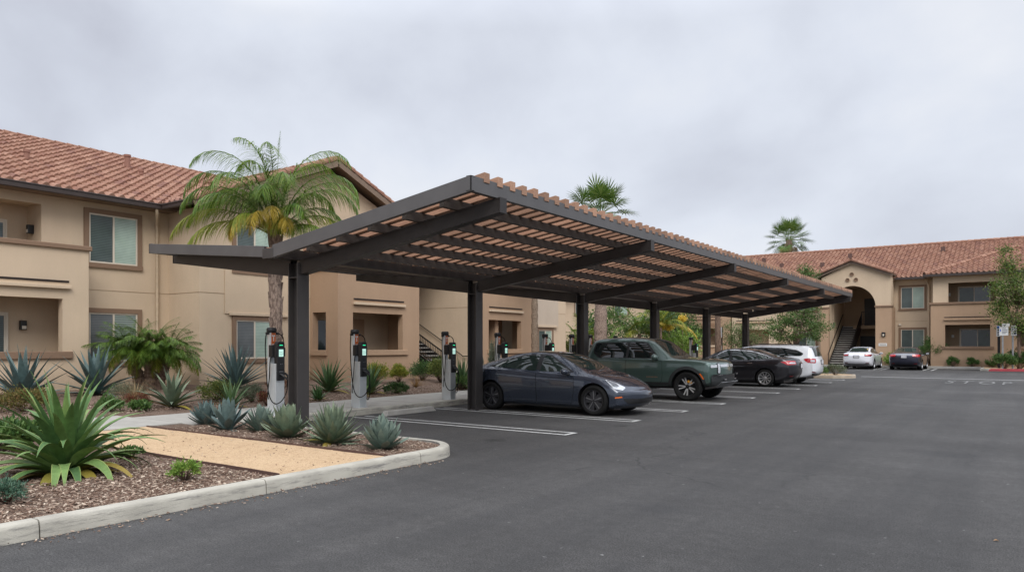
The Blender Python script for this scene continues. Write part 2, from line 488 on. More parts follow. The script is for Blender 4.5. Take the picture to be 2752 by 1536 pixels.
# kerb: a rounded profile swept along the island and the walkway, cut into cast lengths
def kerb_path():
    p = [(-6.65, -8 + .4 * i) for i in range(39)] + [(-6.65, 7.45)]
    p += arc(-7.45, 7.62, .80, 0, 90, 10)
    p += [(-7.45 - .485 * i, 8.42) for i in range(1, 11)]
    return p
def sweep_kerb(mb, path, side, w=.15, h=.15, gaps=3.05, m=0, start=.9, at_=None):
    """path: outer foot line; side: +1 when the body lies to the left of the path direction"""
    prof = [(0, -.05), (.012, .105), (.022, .135), (.045, h), (w, h), (w, -.05)]
    pts = []; d = 0
    P = [V((a, b, 0)) for a, b in path]
    cum = [0]
    for a, b in zip(P, P[1:]): cum.append(cum[-1] + (b - a).length)
    cuts = []; q = start
    while q < cum[-1]:
        cuts.append(q); q += gaps
    if at_: cuts = at_
    def at(s):
        s = min(max(s, 0), cum[-1])
        for i in range(len(P) - 1):
            if s <= cum[i + 1]:
                t = (s - cum[i]) / max(1e-6, cum[i + 1] - cum[i]); break
        tan = (P[min(i + 2, len(P) - 1)] - P[max(i - 1, 0)]).normalized()
        return P[i].lerp(P[i + 1], t), tan
    edges = [0] + cuts + [cum[-1]]
    for a, b in zip(edges, edges[1:]):
        a += .006; b -= .006
        if b - a < .02: continue
        ss = [a] + [c for c in cum if a + .03 < c < b - .03] + [b]
        vs = []; fs = []; k = len(prof)
        for s in ss:
            p, t = at(s); nrm = V((-t.y, t.x, 0)) * side
            for o, z in prof: vs.append(p + nrm * o + V((0, 0, z)))
        for i in range(len(ss) - 1):
            for j in range(k):
                q = (j + 1) % k
                f = (i * k + j, (i + 1) * k + j, (i + 1) * k + q, i * k + q)
                fs.append(f if side > 0 else tuple(reversed(f)))
        fs.append(tuple(range(k))); fs.append(tuple(range((len(ss) - 1) * k, len(ss) * k)))
        mb.add(vs, fs, m)
mb = MB(); sweep_kerb(mb, kerb_path(), 1, at_=[3.6, 6.0, 8.35, 10.65, 12.85, 15.3, 17.2, 19.4])
structure(mb, 'island_kerb', M['kerb'], smooth=40)
mb = MB(); sweep_kerb(mb, [(-12.3, 8.426 + .5 * i) for i in range(57)], 1, gaps=2.2, start=2.35)
structure(mb, 'walkway_kerb', M['kerb'], smooth=40)

# walkway slabs with open joints over a dark bed
mb = MB()
y = -9.0
while y < 37:
    x1 = -12.46 if y > 7.4 else -12.86
    x0 = -14.62 if y > 7.4 else -15.2
    mb.box(x0, x1, y + .006, y + 1.494, -.05, .148)
    y += 1.5
structure(mb, 'walkway', M['concrete'], bevel=.006)
mb = MB(); mb.box(-15.18, -12.88, -9, 7.4, -.05, .118); mb.box(-14.6, -12.47, 7.4, 37, -.05, .118); structure(mb, 'walkway_base', M['conc_dk'])

def bed(name, poly, z0, mt, amp=.012, step=.22, slope=False):
    """ground sheet filling a polygon, gently uneven"""
    bm = bmesh.new()
    bm.faces.new([bm.verts.new((x, y, z0)) for x, y in poly])
    xs = [p[0] for p in poly]; ys = [p[1] for p in poly]
    for lo, hi, ax in ((min(xs), max(xs), 0), (min(ys), max(ys), 1)):
        q = lo + step
        while q < hi:
            c = [0, 0, 0]; n = [0, 0, 0]; c[ax] = q; n[ax] = 1
            bmesh.ops.bisect_plane(bm, geom=bm.verts[:] + bm.edges[:] + bm.faces[:], plane_co=c, plane_no=n)
            q += step
    from mathutils import noise as mn
    for v_ in bm.verts:
        base = bed_z(v_.co.x) - .02 if slope else z0
        v_.co.z = base + amp * mn.noise(v_.co * 2.3) + amp * .7 * mn.noise(v_.co * 7)
    me = bpy.data.meshes.new(name); bm.to_mesh(me); bm.free()
    if me.polygons and me.polygons[0].normal.z < 0: me.flip_normals()
    me.materials.append(mt)
    return tag(link(name, me, None, True), kind='structure')
isl = [(-6.78, -8), (-6.78, 5.13), (-12.85, 5.13), (-12.85, -8)]
bed('mulch_bed', isl, .125, M['mulch'])
isl2 = [(-6.78, 6.84), (-6.78, 7.62)] + arc(-7.45, 7.62, .67, 0, 90, 8)[1:] + [(-12.40, 8.29), (-12.85, 8.29), (-12.85, 6.84)]
bed('mulch_bed', isl2, .125, M['mulch'])
bed('granite_path', [(-6.78, 5.15), (-6.78, 6.82), (-12.85, 6.82), (-12.85, 5.15)], .135, M['dg'], .006)
bed('mulch_bed', [(-14.63, 7.5), (-14.63, 37.5), (-23.3, 37.5), (-23.3, -8), (-15.21, -8), (-15.21, 7.5)], .15, M['mulch'], .02, .3, True)
bed('mulch_bed', [(-14.63, 37.5), (-14.63, 58.9), (-42, 58.9), (-42, 37.5)], .14, M['mulch'], .03, .8)

for y0, nm in ((5.14, 'brown steel edging between bark mulch of the big green agave and tan gravel path'),
               (6.83, 'brown steel edging between tan gravel path and row of blue grey agaves')):
    mb = MB()
    pts = [(-6.82 - i * .5, y0 + .012 * math.sin(i * 1.3)) for i in range(13)]
    for a, b in zip(pts, pts[1:]):
        mb.bar((a[0], a[1], .118), (b[0] - .004, b[1], .118), .008, .085)
    tag(mb.build('garden_edging', plain('edging_steel', (.085, .045, .035), .7)), nm, 'garden edging', 'steel edgings along the gravel path')

# bark pieces on the beds: nobody could count them
def chips(name, spots, n, seed, size=(.014, .048)):
    r = random.Random(seed); mb = MB()
    for _ in range(n):
        x0, x1, y0, y1, z = r.choice(spots)
        x, y = r.uniform(x0, x1), r.uniform(y0, y1)
        zz = bed_z(x) - .01 if z is None else z
        L = r.uniform(*size); wd = L * r.uniform(.18, .45); a = r.uniform(0, 6.28)
        Mx = Matrix.Translation((x, y, zz + .008 + r.uniform(0, .012))) @ Matrix.Rotation(a, 4, 'Z') @ Matrix.Rotation(r.gauss(0, .25), 4, 'Y') @ Matrix.Rotation(r.gauss(0, .3), 4, 'X')
        mb.obox(Mx, L, wd, .006)
    tag(mb.build(name, M['chip_a']), 'loose brown bark chips spread over the planting beds', 'bark mulch', kind='stuff')
chips('bark_chips', [(-8.6, -6.82, 1.8, 5.08, .125), (-12.6, -6.82, 1.5, 5.08, .125), (-12.2, -6.9, 6.9, 8.2, .125), (-9.5, -6.82, 1.8, 5.08, .125), (-17, -14.7, 9.2, 20, None), (-17.5, -15.3, 5, 9, None)], 15000, 3)
chips('gutter_debris', [(-6.63, -6.5, 1.5, 7.6, .0), (-6.63, -6.35, 1.5, 7.6, .0), (-12.6, -6.9, 5.2, 6.8, .135)], 420, 9, (.008, .03))

def pebbles(name, x0, x1, y0, y1, z, n, seed):
    r = random.Random(seed); mb = MB()
    for _ in range(n):
        q = r.uniform(.003, .0065) * (1.8 if r.random() < .04 else 1); c = V((r.uniform(x0, x1), r.uniform(y0, y1), z + q * .3))
        vs = [c + V((q * r.uniform(.7, 1.3), 0, 0)), c + V((0, q * r.uniform(.7, 1.3), 0)), c - V((q, 0, 0)), c - V((0, q, 0)), c + V((0, 0, q * .7))]
        mb.add(vs, [(0, 1, 4), (1, 2, 4), (2, 3, 4), (3, 0, 4)])
    tag(mb.build(name, leafmat('path_grit', (.42, .29, .17), (.56, .41, .26), (.64, .49, .33), .95, .1)), 'loose tan grit lying on the gravel path', 'gravel', kind='stuff')
pebbles('path_gravel', -12.6, -6.82, 5.18, 6.80, .136, 9000, 12)
# painted markings
mb = MB()
def line(x0, y0, x1, y1, wd=.1, z=.004):
    d = V((x1 - x0, y1 - y0, 0)).normalized(); s_ = V((-d.y, d.x, 0)) * wd / 2
    a, b = V((x0, y0, z)), V((x1, y1, z))
    mb.quad(a - s_, b - s_, b + s_, a + s_)
for k in range(10):
    y = 11.25 + 2.7 * k
    if y > 36: break
    for s_ in (-.17, .17):
        line(-12.1, y + s_, -6.62, y + s_, .085)
    line(-6.66, y - .1275, -6.66, y + .1275, .085)
for x in (-10.9, -7.7, -4.9, -12.6):   # double lines of the stalls by the far building
    for s_ in (-.22, .22):
        line(x + s_, 51.7, x + s_, 55.6, .1)
line(-6.7, 40.1, 9, 39.6, .2)
def wornpaint(name, col, t0, t1):
    m, nt, b = nodes(name)
    v = coords(nt, 'World')
    wear = math_(nt, 'ADD', math_(nt, 'MULTIPLY', noise(nt, v, 3.5, 5, .7), .6), math_(nt, 'MULTIPLY', noise(nt, v, 38, 4, .7), .4))
    nt.links.new(mix(nt, ramp(nt, wear, [(t0, 0), (t1, 1)]), col, (.05, .05, .05)), b.inputs['Base Color'])
    b.inputs['Roughness'].default_value = .85; b.inputs['Specular IOR Level'].default_value = .2
    return m
wm = wornpaint('road_paint', (.46, .46, .445), .52, .72)
structure(mb, 'parking_lines', wm)
me = text_mesh('STOP', 1.0, wornpaint('worn_letters', (.21, .21, .205), .46, .62), 1.45)
xs = [v_.co.x for v_ in me.vertices]; ys = [v_.co.y for v_ in me.vertices]
for v_ in me.vertices:
    v_.co.x = v_.co.x / (max(xs) - min(xs)) * 2.35; v_.co.y = v_.co.y / (max(ys) - min(ys)) * 2.6; v_.co.z = 0
o = bpy.data.objects.new('stop_marking', me); COL.objects.link(o); o.location = (-1.55, 36.4, .006); tag(o, kind='structure')

mb = MB(); sweep_kerb(mb, [(-14.5, 39.7), (-14.5, 56.4)], 1)
structure(mb, 'far_kerb', M['kerb'])
mb = MB(); sweep_kerb(mb, [(-12.2, 36.95), (-8.6, 36.95), (-7.4, 37.0), (-6.75, 37.5), (-6.6, 38.2), (-6.75, 39.0), (-7.4, 39.5), (-9, 39.6), (-14, 39.6)], 1)
structure(mb, 'end_island_kerb', plain('tan_kerb', (.36, .30, .23), .9, co='World', vscale=4))
bed('end_island_bed', [(-12.2, 37.05), (-8.6, 37.08), (-7.4, 37.14), (-6.86, 37.55), (-6.74, 38.2), (-6.88, 38.95), (-7.45, 39.38), (-14, 39.46), (-14, 37.05)], .12, M['dg'], .02, .4)
mb = MB(); sweep_kerb(mb, [(-2.2, 56.4), (-2.2, 53.4), (-1.75, 53.0)], 1)
structure(mb, 'corner_kerb', M['kerb'])
mb = MB(); sweep_kerb(mb, [(-1.74, 53.0), (12, 53.0)], 1)
structure(mb, 'red_kerb', M['redkerb'])
bed('corner_island_bed', [(-2.08, 53.3), (-1.7, 53.12), (12, 53.12), (12, 57), (-2.08, 57)], .12, M['dg'], .03, .5)
# walk and planting strip in front of the far building
mb = MB(); mb.box(-14.6, -2.25, 56.4, 57.25, -.05, .15); structure(mb, 'far_walkway', M['concrete'], bevel=.01)
bed('far_planting_bed', [(-14.5, 57.26), (9, 57.26), (9, 59.1), (-14.5, 59.1)], .14, M['mulch'], .02, .4)

# ================================================================== building helpers
def tile_sheet(mb, o, du, dv, nu, nv, clips=(), tw=.30, tl=.40, seed=1):
    """S-tile roof plane: eave corner o, unit vectors along the eave and up the slope, lengths; clips = planes (co, no) keeping the +no side"""
    r = random.Random(seed)
    o, du, dv = V(o), V(du).normalized(), V(dv).normalized(); n = du.cross(dv)
    if n.z < 0: n = -n
    flip = du.cross(dv).z < 0
    bm = bmesh.new()
    S_ = 6; cols = int(nu / tw) * S_; rows = int(math.ceil(nv / tl))
    hs = [.085 * max(0, math.sin(math.pi * (q % S_ + .0) / (S_ * .62))) if (q % S_) / S_ < .62 else -.012 * math.sin(math.pi * ((q % S_) / S_ - .62) / .38) for q in range(S_)]
    for j in range(rows):
        v0 = j * tl; v1 = min(nv, v0 + tl * 1.06)
        jit = [r.gauss(0, .006) for _ in range(cols // S_ + 2)]
        lo = []; hi = []; lip = []
        for i in range(cols + 1):
            b = o + du * (i * tw / S_)
            h = hs[i % S_]
            t = jit[i // S_]
            lip.append(bm.verts.new(b + dv * (v0 - .008 + t) + n * (h * .9 - .008)))
            lo.append(bm.verts.new(b + dv * (v0 + t) + n * (h + .066 + t * .5)))
            hi.append(bm.verts.new(b + dv * v1 + n * h * .92))
        mi = 0
        for i in range(cols):
            if i % S_ == 0: mi = r.choices((0, 1, 2, 3), (6, 3, 2, 1))[0]
            for a, b in ((lip, lo), (lo, hi)):
                vs = (a[i], a[i + 1], b[i + 1], b[i])
                f = bm.faces.new(vs if not flip else vs[::-1]); f.material_index = mi; f.smooth = True
    for c, no in clips:
        bmesh.ops.bisect_plane(bm, geom=bm.verts[:] + bm.edges[:] + bm.faces[:], plane_co=c, plane_no=no, clear_inner=True)
    bm.verts.index_update()
    mb.add([v_.co.copy() for v_ in bm.verts], [], 0)
    base = len(mb.v) - len(bm.verts)
    for f in bm.faces:
        mb.f.append(tuple(base + v_.index for v_ in f.verts)); mb.m.append(f.material_index)
    bm.free()

def barrel_row(mb, p0, p1, r=.11, seg=.42, seed=2):
    """ridge, hip or rake tiles: overlapping half-round caps"""
    rr = random.Random(seed)
    p0, p1 = V(p0), V(p1); L = (p1 - p0).length; d = (p1 - p0).normalized()
    side = d.cross(V((0, 0, 1))).normalized(); up = side.cross(d)
    k = max(1, round(L / seg)); 
    for i in range(k):
        a = p0 + d * (L * i / k - .03); b = p0 + d * (L * (i + 1) / k)
        ra = r * 1.10 + rr.uniform(0, .008); rb = r * .9
        vs = []
        for p, q in ((a, ra), (b, rb), (a, ra * .8)):
            for j in range(9):
                an = math.pi * (-.12 + 1.24 * j / 8)
                vs.append(p + side * math.cos(an) * q + up * (math.sin(an) * q))
        fs = []
        for j in range(8):
            fs.append((j, j + 1, 9 + j + 1, 9 + j)); fs.append((18 + j, 18 + j + 1, j + 1, j))
        mb.add(vs, fs, rr.choice((0, 0, 1, 2)))

def axes(n):
    """frame of a wall: outward normal n (2D) -> right-hand along vector as seen from outside"""
    n = V((n[0], n[1], 0)); return n, V((0, 0, 1)).cross(n)

def window(par, c, n, wd, z0, z1, trim=.14, split=.5, left='pane_dark', right='pane_light', grid=False, surround='trim'):
    """c: (x, y) of the centre on the wall face; n: outward normal; z0, z1: outer trim"""
    n, a = axes(n); C = V((c[0], c[1], 0))
    def bx(mb, a0, a1, zz0, zz1, o0, o1):
        Mx = Matrix((a, n, V((0, 0, 1)))).transposed().to_4x4()
        Mx.translation = C + a * ((a0 + a1) / 2) + n * ((o0 + o1) / 2) + V((0, 0, (zz0 + zz1) / 2))
        mb.obox(Mx, a1 - a0, o1 - o0, zz1 - zz0)
    h = wd / 2
    mb = MB()
    bx(mb, -h, h, z1 - trim, z1, -.02, .055); bx(mb, -h - .02, h + .02, z0, z0 + trim, -.02, .065)
    bx(mb, -h, -h + trim, z0 + trim, z1 - trim, -.02, .055); bx(mb, h - trim, h, z0 + trim, z1 - trim, -.02, .055)
    W = mb.build('window', M[surround], par)
    W['label'] = ''; del W['label']
    i0, i1, j0, j1 = -h + trim, h - trim, z0 + trim, z1 - trim; f = .045
    mb = MB(); s_ = i0 + (i1 - i0) * split
    bx(mb, i0, i1, j1 - f, j1, -.02, .03); bx(mb, i0, i1, j0, j0 + f, -.02, .03)
    bx(mb, i0, i0 + f, j0 + f, j1 - f, -.02, .03); bx(mb, i1 - f, i1, j0 + f, j1 - f, -.02, .03)
    bx(mb, s_ - f * .6, s_ + f * .6, j0 + f, j1 - f, -.02, .028)
    if grid:
        for q in (.33, .67):
            bx(mb, i0 + f, i1 - f, j0 + (j1 - j0) * q - .012, j0 + (j1 - j0) * q + .012, -.02, .02)
        for q in (.25, .75):
            bx(mb, i0 + (i1 - i0) * q - .012, i0 + (i1 - i0) * q + .012, j0 + f, j1 - f, -.02, .019)
    ch(mb.build('frame', M['frame'], None), W)
    for k0, k1, mm in ((i0 + f, s_ - f * .6, left), (s_ + f * .6, i1 - f, right)):
        mb = MB(); bx(mb, k0, k1, j0 + f, j1 - f, -.02, .008 if mm == left else .014); ch(mb.build('pane', M[mm], None), W)
    return W

def ch(o, parent):
    """re-parent a mesh built in world coordinates under a part of an unrotated thing"""
    L = V((0, 0, 0)); p = parent
    while p is not None:
        L = L + p.location; p = p.parent
    o.data.transform(Matrix.Translation(-L)); o.parent = parent
    return o

def sconce(par, c, n, z):
    n, a = axes(n); mb = MB()
    Mx = Matrix((a, n, V((0, 0, 1)))).transposed().to_4x4(); Mx.translation = V((c[0], c[1], z)) + n * .08
    mb.obox(Mx, .15, .16, .26)
    l = mb.build('wall_lamp', M['black'], par, bevel=.015)
    mb = MB(); Mx = Mx.copy(); Mx.translation = V((c[0], c[1], z - .06)) + n * .085
    mb.obox(Mx, .11, .17, .09); ch(mb.build('lamp_glass', M['frame'], None), l)

def ledge(par, p0, p1, z, n, h=.09, d=.10, slot=True):
    """projecting stucco lip with the dark drain slot above it"""
    n3 = V((n[0], n[1], 0)); mb = MB()
    a, b = V((p0[0], p0[1], z)) + n3 * (d / 2 - .01), V((p1[0], p1[1], z)) + n3 * (d / 2 - .01)
    mb.bar(a, b, d + .02, h)
    L = mb.build('ledge', M['tan'] if n[0] else M['brown'], par, bevel=.01)
    if slot:
        mb = MB(); t = (b - a).normalized() * .04
        a2, b2 = V((p0[0], p0[1], z + .16)) + n3 * .004, V((p1[0], p1[1], z + .16)) + n3 * .004
        mb.bar(a2 + t, b2 - t, .03, .055); mb.bar(a2 + t + V((0, 0, .02)), b2 - t + V((0, 0, .02)), .07, .014)
        ch(mb.build('drain_slot', M['dkbrown'], None), L)

def slider(par, c, n, wd, z0, z1, l='pane_black', r='pane_blue'):
    return window(par, c, n, wd, z0, z1, .05, .5, l, r, surround='frame')

# ================================================================== left building
B = thing('apartment_building', 'long two storey tan stucco apartment building behind the agave beds and carport', 'apartment building', (-24, 14, .2))
EZ = 5.95
mb = MB()
mb.wall((-23, -9), (-23, 12.97), (1, 0), .3, 0, EZ, [(15.2, 18.2, 3.05, 5.63)])          # main wall, opening of the upper balcony
mb.wall((-23, 12.97), (-21.21, 12.97), (0, -1), .28, 0, EZ)                                  # return of the gable bay
mb.wall((-21.2, 12.972), (-21.2, 21.5), (1, 0), .3, 0, EZ)                                  # gable bay
mb.wall((-21.2, 21.5), (-21.2, 23.5), (1, 0), .3, 4.7, EZ)
mb.wall((-21.5, 21.498), (-27, 21.498), (0, 1), .3, 0, EZ)
mb.prism([(-21.2, 12.972, EZ), (-21.2, 23.5, EZ), (-21.2, 18.2, 8.13)], (-.3, 0, 0))       # gable
mb.box(-24.1, -23.95, 5.9, 9.7, 3.05, EZ)                                                   # back of the upper balcony
mb.box(-23.95, -23.3, 9.2, 9.4, 3.05, EZ); mb.box(-23.95, -23.3, 6.0, 6.2, 3.05, EZ)
mb.box(-23.95, -23.3, 6.2, 9.2, 2.85, 3.04); mb.box(-23.95, -23.3, 6.2, 9.2, 5.66, 5.9)
mb.build('wall', M['tan'], B)
mb = MB()                                                                                   # control joint at the floor line
for a, b in (((-22.997, -9), (-22.997, 12.96)), ((-22.98, 12.967), (-21.2, 12.967)), ((-21.197, 12.98), (-21.197, 21.5))):
    mb.bar((a[0], a[1], 3.27), (b[0], b[1], 3.27), .012, .014)
mb.build('control_joint', M['inner'], B)
mb = MB()
mb.wall((-21.165, 13.85), (-21.165, 16.35), (1, 0), .03, 2.62, 4.05)
mb.build('stucco_panel', M['tan'], B, bevel=.008)

# balcony block at the left edge of the view
def block(par, x, xb, y0, y1, top, hole, col='tan', side_hole=None, cap=True, back=None):
    """balcony block: x front face, xb wall behind it; hole (y0, y1, z0, z1)"""
    mb = MB()
    mb.wall((x, y0), (x, y1), (1, 0), .25, 0, top, [(hole[0] - y0, hole[1] - y0, hole[2], hole[3])])
    L = x - .25 - xb
    sh = [] if not side_hole else [(L - (x - .25 - side_hole[0]), L - (x - .25 - side_hole[1]), side_hole[2], side_hole[3])]
    mb.wall((xb, y0), (x - .25, y0), (0, -1), .25, 0, top, sh)
    mb.wall((x - .25, y1), (xb, y1), (0, 1), .25, 0, top)
    mb.box(xb, x - .25, y0 + .25, y1 - .25, 2.9, 3.05)
    mb.box(xb, x - .25, y0 + .25, y1 - .25, .2, .4)
    b = mb.build('balcony', M[col], par)
    if cap:
        mb = MB()
        mb.box(x - .3, x + .07, y0 - .07, y1 + .07, top, top + .13)
        mb.box(xb, x - .3, y0 - .07, y0 + .3, top, top + .13); mb.box(xb, x - .3, y1 - .3, y1 + .07, top, top + .13)
        ch(mb.build('parapet_cap', M['trim'], None, bevel=.015), b)
    mb = MB(); mb.box(x - .2, x + .07, hole[0] - .02, hole[1] + .25, hole[2] - .2, hole[2])
    ch(mb.build('sill', M['trim'] if col == 'tan' else M[col], None, bevel=.015), b)
    return b
block(B, -21.8, -22.98, 5.2, 9.94, 4.27, (6.0, 9.25, 1.42, 2.88))
ledge(B, (-21.8, 5.9), (-21.8, 9.45), 3.20, (1, 0))
sconce(B, (-23.55, 9.2), (0, -1), 4.95)
sconce(B, (-23.0, 8.7), (1, 0), 2.15)
slider(B, (-23.95, 7.82), (1, 0), 1.7, 3.05, 5.2, 'pane_dark', 'pane_blue')
slider(B, (-23.0, 7.40), (1, 0), 1.9, .4, 2.5, 'pane_black', 'pane_dark')
window(B, (-23, 11.21), (1, 0), 1.74, 3.95, 5.72)
window(B, (-23, 11.21), (1, 0), 1.74, .95, 2.72, left='pane_grey', right='pane_mid')
window(B, (-21.2, 14.97), (1, 0), 1.7, 3.95, 5.72)
window(B, (-21.2, 14.97), (1, 0), 1.7, 1.0, 2.56, left='pane_grey')
mb = MB(); mb.box(-21.2, -21.1, 14.0, 16.3, 2.565, 2.66); mb.build('ledge', M['tan'], B, bevel=.01)

# second balcony block, brown, and the stair passage beside it
block(B, -19.7, -21.19, 17.3, 21.5, 4.27, (18.0, 20.56, 1.41, 2.77), 'brown', (-21.05, -20.33, 1.41, 2.77))
mb = MB(); mb.box(-21.1, -20.25, 17.22, 17.5, 1.22, 1.41); mb.build('sill', M['brown'], B, bevel=.012)
ledge(B, (-19.7, 18.0), (-19.7, 20.65), 3.10, (1, 0))
mb = MB(); mb.box(-21.19, -21.13, 19.0, 19.9, .4, 2.6); mb.build('door', M['brown'], B)
mb = MB(); mb.box(-21.19, -21.15, 17.6, 18.7, .4, 2.5); mb.build('glass_door', M['pane_black'], B)
mb = MB(); mb.box(-21.4, -21.22, 20.0, 21.2, .4, 2.3); mb.build('door_frame', M['inner'], B)

mb = MB()                                                                                   # section beyond the stair
mb.wall((-27, 25.1), (-19.95, 25.1), (0, -1), .25, 0, EZ)
mb.build('wall', M['tan'], B); mb = MB()
mb.wall((-20.4, 29.6), (-20.4, 34.0), (1, 0), .3, 0, EZ)
mb.wall((-20.7, 33.998), (-30, 33.998), (0, 1), .3, 0, EZ)
mb.build('wall', M['tan'], B)
mb = MB(); mb.bar((-26.9, 25.097, 3.27), (-20, 25.097, 3.27), .012, .014); mb.build('control_joint', M['inner'], B); mb = MB(); mb.bar((-20.397, 29.7, 3.27), (-20.397, 34, 3.27), .012, .014); mb.build('control_joint', M['inner'], B)
mb = MB(); mb.box(-20.4, -20.375, 29.7, 33.2, 2.55, 4.3); mb.build('stucco_panel', stucco('pale_stucco', (.52, .43, .34)), B, bevel=.006)
mb = MB()
mb.wall((-19.7, 25.1), (-19.7, 29.6), (1, 0), .25, 0, EZ, [(1.0, 3.6, 1.40, 2.74)])
mb.wall((-19.95, 29.6), (-20.69, 29.6), (0, 1), .25, 0, EZ)
mb.box(-21.5, -21.3, 25.36, 29.34, .2, 3.0); mb.box(-21.3, -19.95, 25.36, 29.34, 2.9, 3.05)
mb.box(-21.3, -20.0, 27.0, 27.25, .3, 2.9)
mb.build('wall', M['brown'], B)
window(B, (-21.3, 28.2), (1, 0), 1.3, 1.1, 2.6, .06, .5, 'pane_black', 'pane_dark', surround='brown')
mb = MB(); mb.box(-19.9, -19.63, 26.0, 28.95, 1.2, 1.4); mb.build('sill', M['brown'], B, bevel=.012)
ledge(B, (-19.7, 26.1), (-19.7, 28.8), 3.15, (1, 0))
window(B, (-20.4, 31.9), (1, 0), 1.55, .5, 2.5, .13)
mb = MB(); mb.box(-20.4, -20.28, 31.0, 33.0, 2.505, 2.60); mb.build('ledge', M['tan'], B, bevel=.01)

# stair in the passage: rises away from the car park along the far wall
def run_stairs(par, p0, p1, perp, wd, n, rail_gap=.11, tread_mat='concrete'):
    """open flight from p0 (foot) to p1 (head); perp: unit vector across it; width wd"""
    p0, p1, q = V(p0), V(p1), V(perp); d = p1 - p0
    st = MB()
    for s_ in (0, wd):
        st.bar(p0 + q * s_, p1 + q * s_, .06, .30)
    S0 = st.build('stair', M['blackmetal'], par)
    tr = MB()
    for i in range(n):
        c = p0 + d * ((i + .5) / n) + q * (wd / 2)
        dx = V((d.x, d.y, 0)).normalized()
        Mx = Matrix((dx, q, V((0, 0, 1)))).transposed().to_4x4(); Mx.translation = c + V((0, 0, .08))
        tr.obox(Mx, .27, wd - .06, .05)
    ch(tr.build('tread', M[tread_mat], None), S0)
    return S0
def balustrade(par, p0, p1, h=.92, gap=.12):
    p0, p1 = V(p0), V(p1); z = V((0, 0, 1)); L = (p1 - p0).length
    mb = MB(); mb.bar(p0 + z * h, p1 + z * h, .045, .05); mb.bar(p0 + z * .12, p1 + z * .12, .03, .035)
    k = int(L / gap)
    for i in range(k + 1):
        p = p0.lerp(p1, i / k); mb.bar(p + z * .12, p + z * h, .018, .018, up=(1, 0, 0))
    for p in (p0, p1): mb.bar(p, p + z * (h + .02), .05, .05, up=(1, 0, 0))
    return mb.build('railing', M['blackmetal'], par)
st = run_stairs(B, (-20.35, 23.75, .25), (-25.4, 23.75, 3.05), (0, 1, 0), 1.2, 16)
balustrade(B, (-20.4, 23.72, .42), (-25.4, 23.72, 3.2), .9, .11)
mb = MB(); mb.tube([(-19.96, 25.0, 1.10), (-20.3, 25.0, 1.10), (-20.5, 25.0, 1.22), (-25.4, 25.0, 3.95)], .022); mb.build('handrail', M['blackmetal'], B)
mb = MB(); mb.box(-19.97, -19.93, 25.02, 25.1, 3.2, 3.3); mb.build('vent_hood', M['frame'], B)

# roof: main slope, cross gable, ridge and rake tiles
pit = .42; nrm = math.hypot(1, pit); EX = -22.45; ER = -29.9
vslope = V((-1, 0, pit)).normalized()
mb = MB()
tile_sheet(mb, (EX, -9, EZ + .08), (0, 1, 0), vslope, 45.0, 7.45 * nrm, seed=11)
gy0, gy1, gz = 12.5, 18.2, EZ + .08; rise = (gy1 - gy0) * pit
mainn = V((pit, 0, 1)).normalized()
for s_, yy, sd in ((1, gy0, 5), (-1, 2 * gy1 - gy0, 6)):
    tile_sheet(mb, (-20.72, yy, gz), (-1, 0, 0), V((0, s_, pit)).normalized(), 8.2, (gy1 - gy0) * nrm,
               [((EX, 0, EZ + .05), mainn)], seed=sd)
mb.quad((ER, -9, EZ + .06 + 7.45 * pit), (ER, 36, EZ + .06 + 7.45 * pit), (ER - 8, 36, EZ), (ER - 8, -9, EZ))
ridge_z = EZ + .08 + 7.45 * pit
barrel_row(mb, (ER, -9, ridge_z + .03), (ER, 36, ridge_z + .03), .12)
gz1 = gz + rise
barrel_row(mb, (-20.72, gy1, gz1 + .03), (-27.9, gy1, gz1 + .03), .12)
barrel_row(mb, (-20.78, gy0, gz + .06), (-20.78, gy1, gz1 + .06), .13)
barrel_row(mb, (-20.78, 2 * gy1 - gy0, gz + .06), (-20.78, gy1, gz1 + .06), .13)
roof = mb.build('roof', M['tiles'], B, weld=False)
mb = MB()                                                                                   # soffit and boards under the tiles
mb.box(EX - .02, -23.3, -9, 12.97, EZ - .05, EZ + .02)
mb.box(EX - .02, -20.5, 23.6, 36, EZ - .05, EZ + .02)
for s_, yy in ((1, gy0), (-1, 2 * gy1 - gy0)):
    a, b = V((-20.70, yy, gz - .12)), V((-20.70, gy1, gz1 - .12))
    mb.bar(a, b, .05, .2)
    mb.prism([(-20.73, yy, gz - .06), (-20.73, gy1, gz1 - .06), (-20.73, gy1, gz1 - .02), (-20.73, yy, gz - .02)], (-7.0 if s_ < 0 else -2.2, 0, 0))
ch(mb.build('rake_board', plain('rake_paint', (.20, .14, .10), .7), None), roof)
mb = MB()
for x, y, h, r_ in ((-27.62, 13.98, .48, .10), (-26.54, 13.93, .22, .08), (-27.3, 17.2, .18, .09), (-25.83, 9.91, .25, .08)):
    z = EZ + .08 + (EX - x) * pit
    mb = MB(); mb.lathe([(r_, z - .1), (r_, z + h), (r_ * 1.25, z + h), (r_ * 1.25, z + h + .08), (0, z + h + .08)], 14, Matrix.Translation((x, y, 0)))
    ch(mb.build('roof_vent', plain('vent_clay', (.25, .12, .085), .7), None), roof)
mb = MB()
mb.box(EX, EX + .13, -9, 12.36, EZ - .06, EZ + .09); mb.box(EX + .0, EX + .15, -9, 12.36, EZ + .07, EZ + .11)
mb.box(EX, -20.75, 12.36, 12.49, EZ - .06, EZ + .09); mb.box(EX, -20.75, 12.34, 12.36, EZ + .06, EZ + .11)
mb.build('gutter', M['dkbrown'], B, bevel=.012)
mb = MB(); mb.box(EX, EX + .13, 23.95, 36, EZ - .06, EZ + .09); mb.build('gutter', M['dkbrown'], B, bevel=.012)
mb = MB()
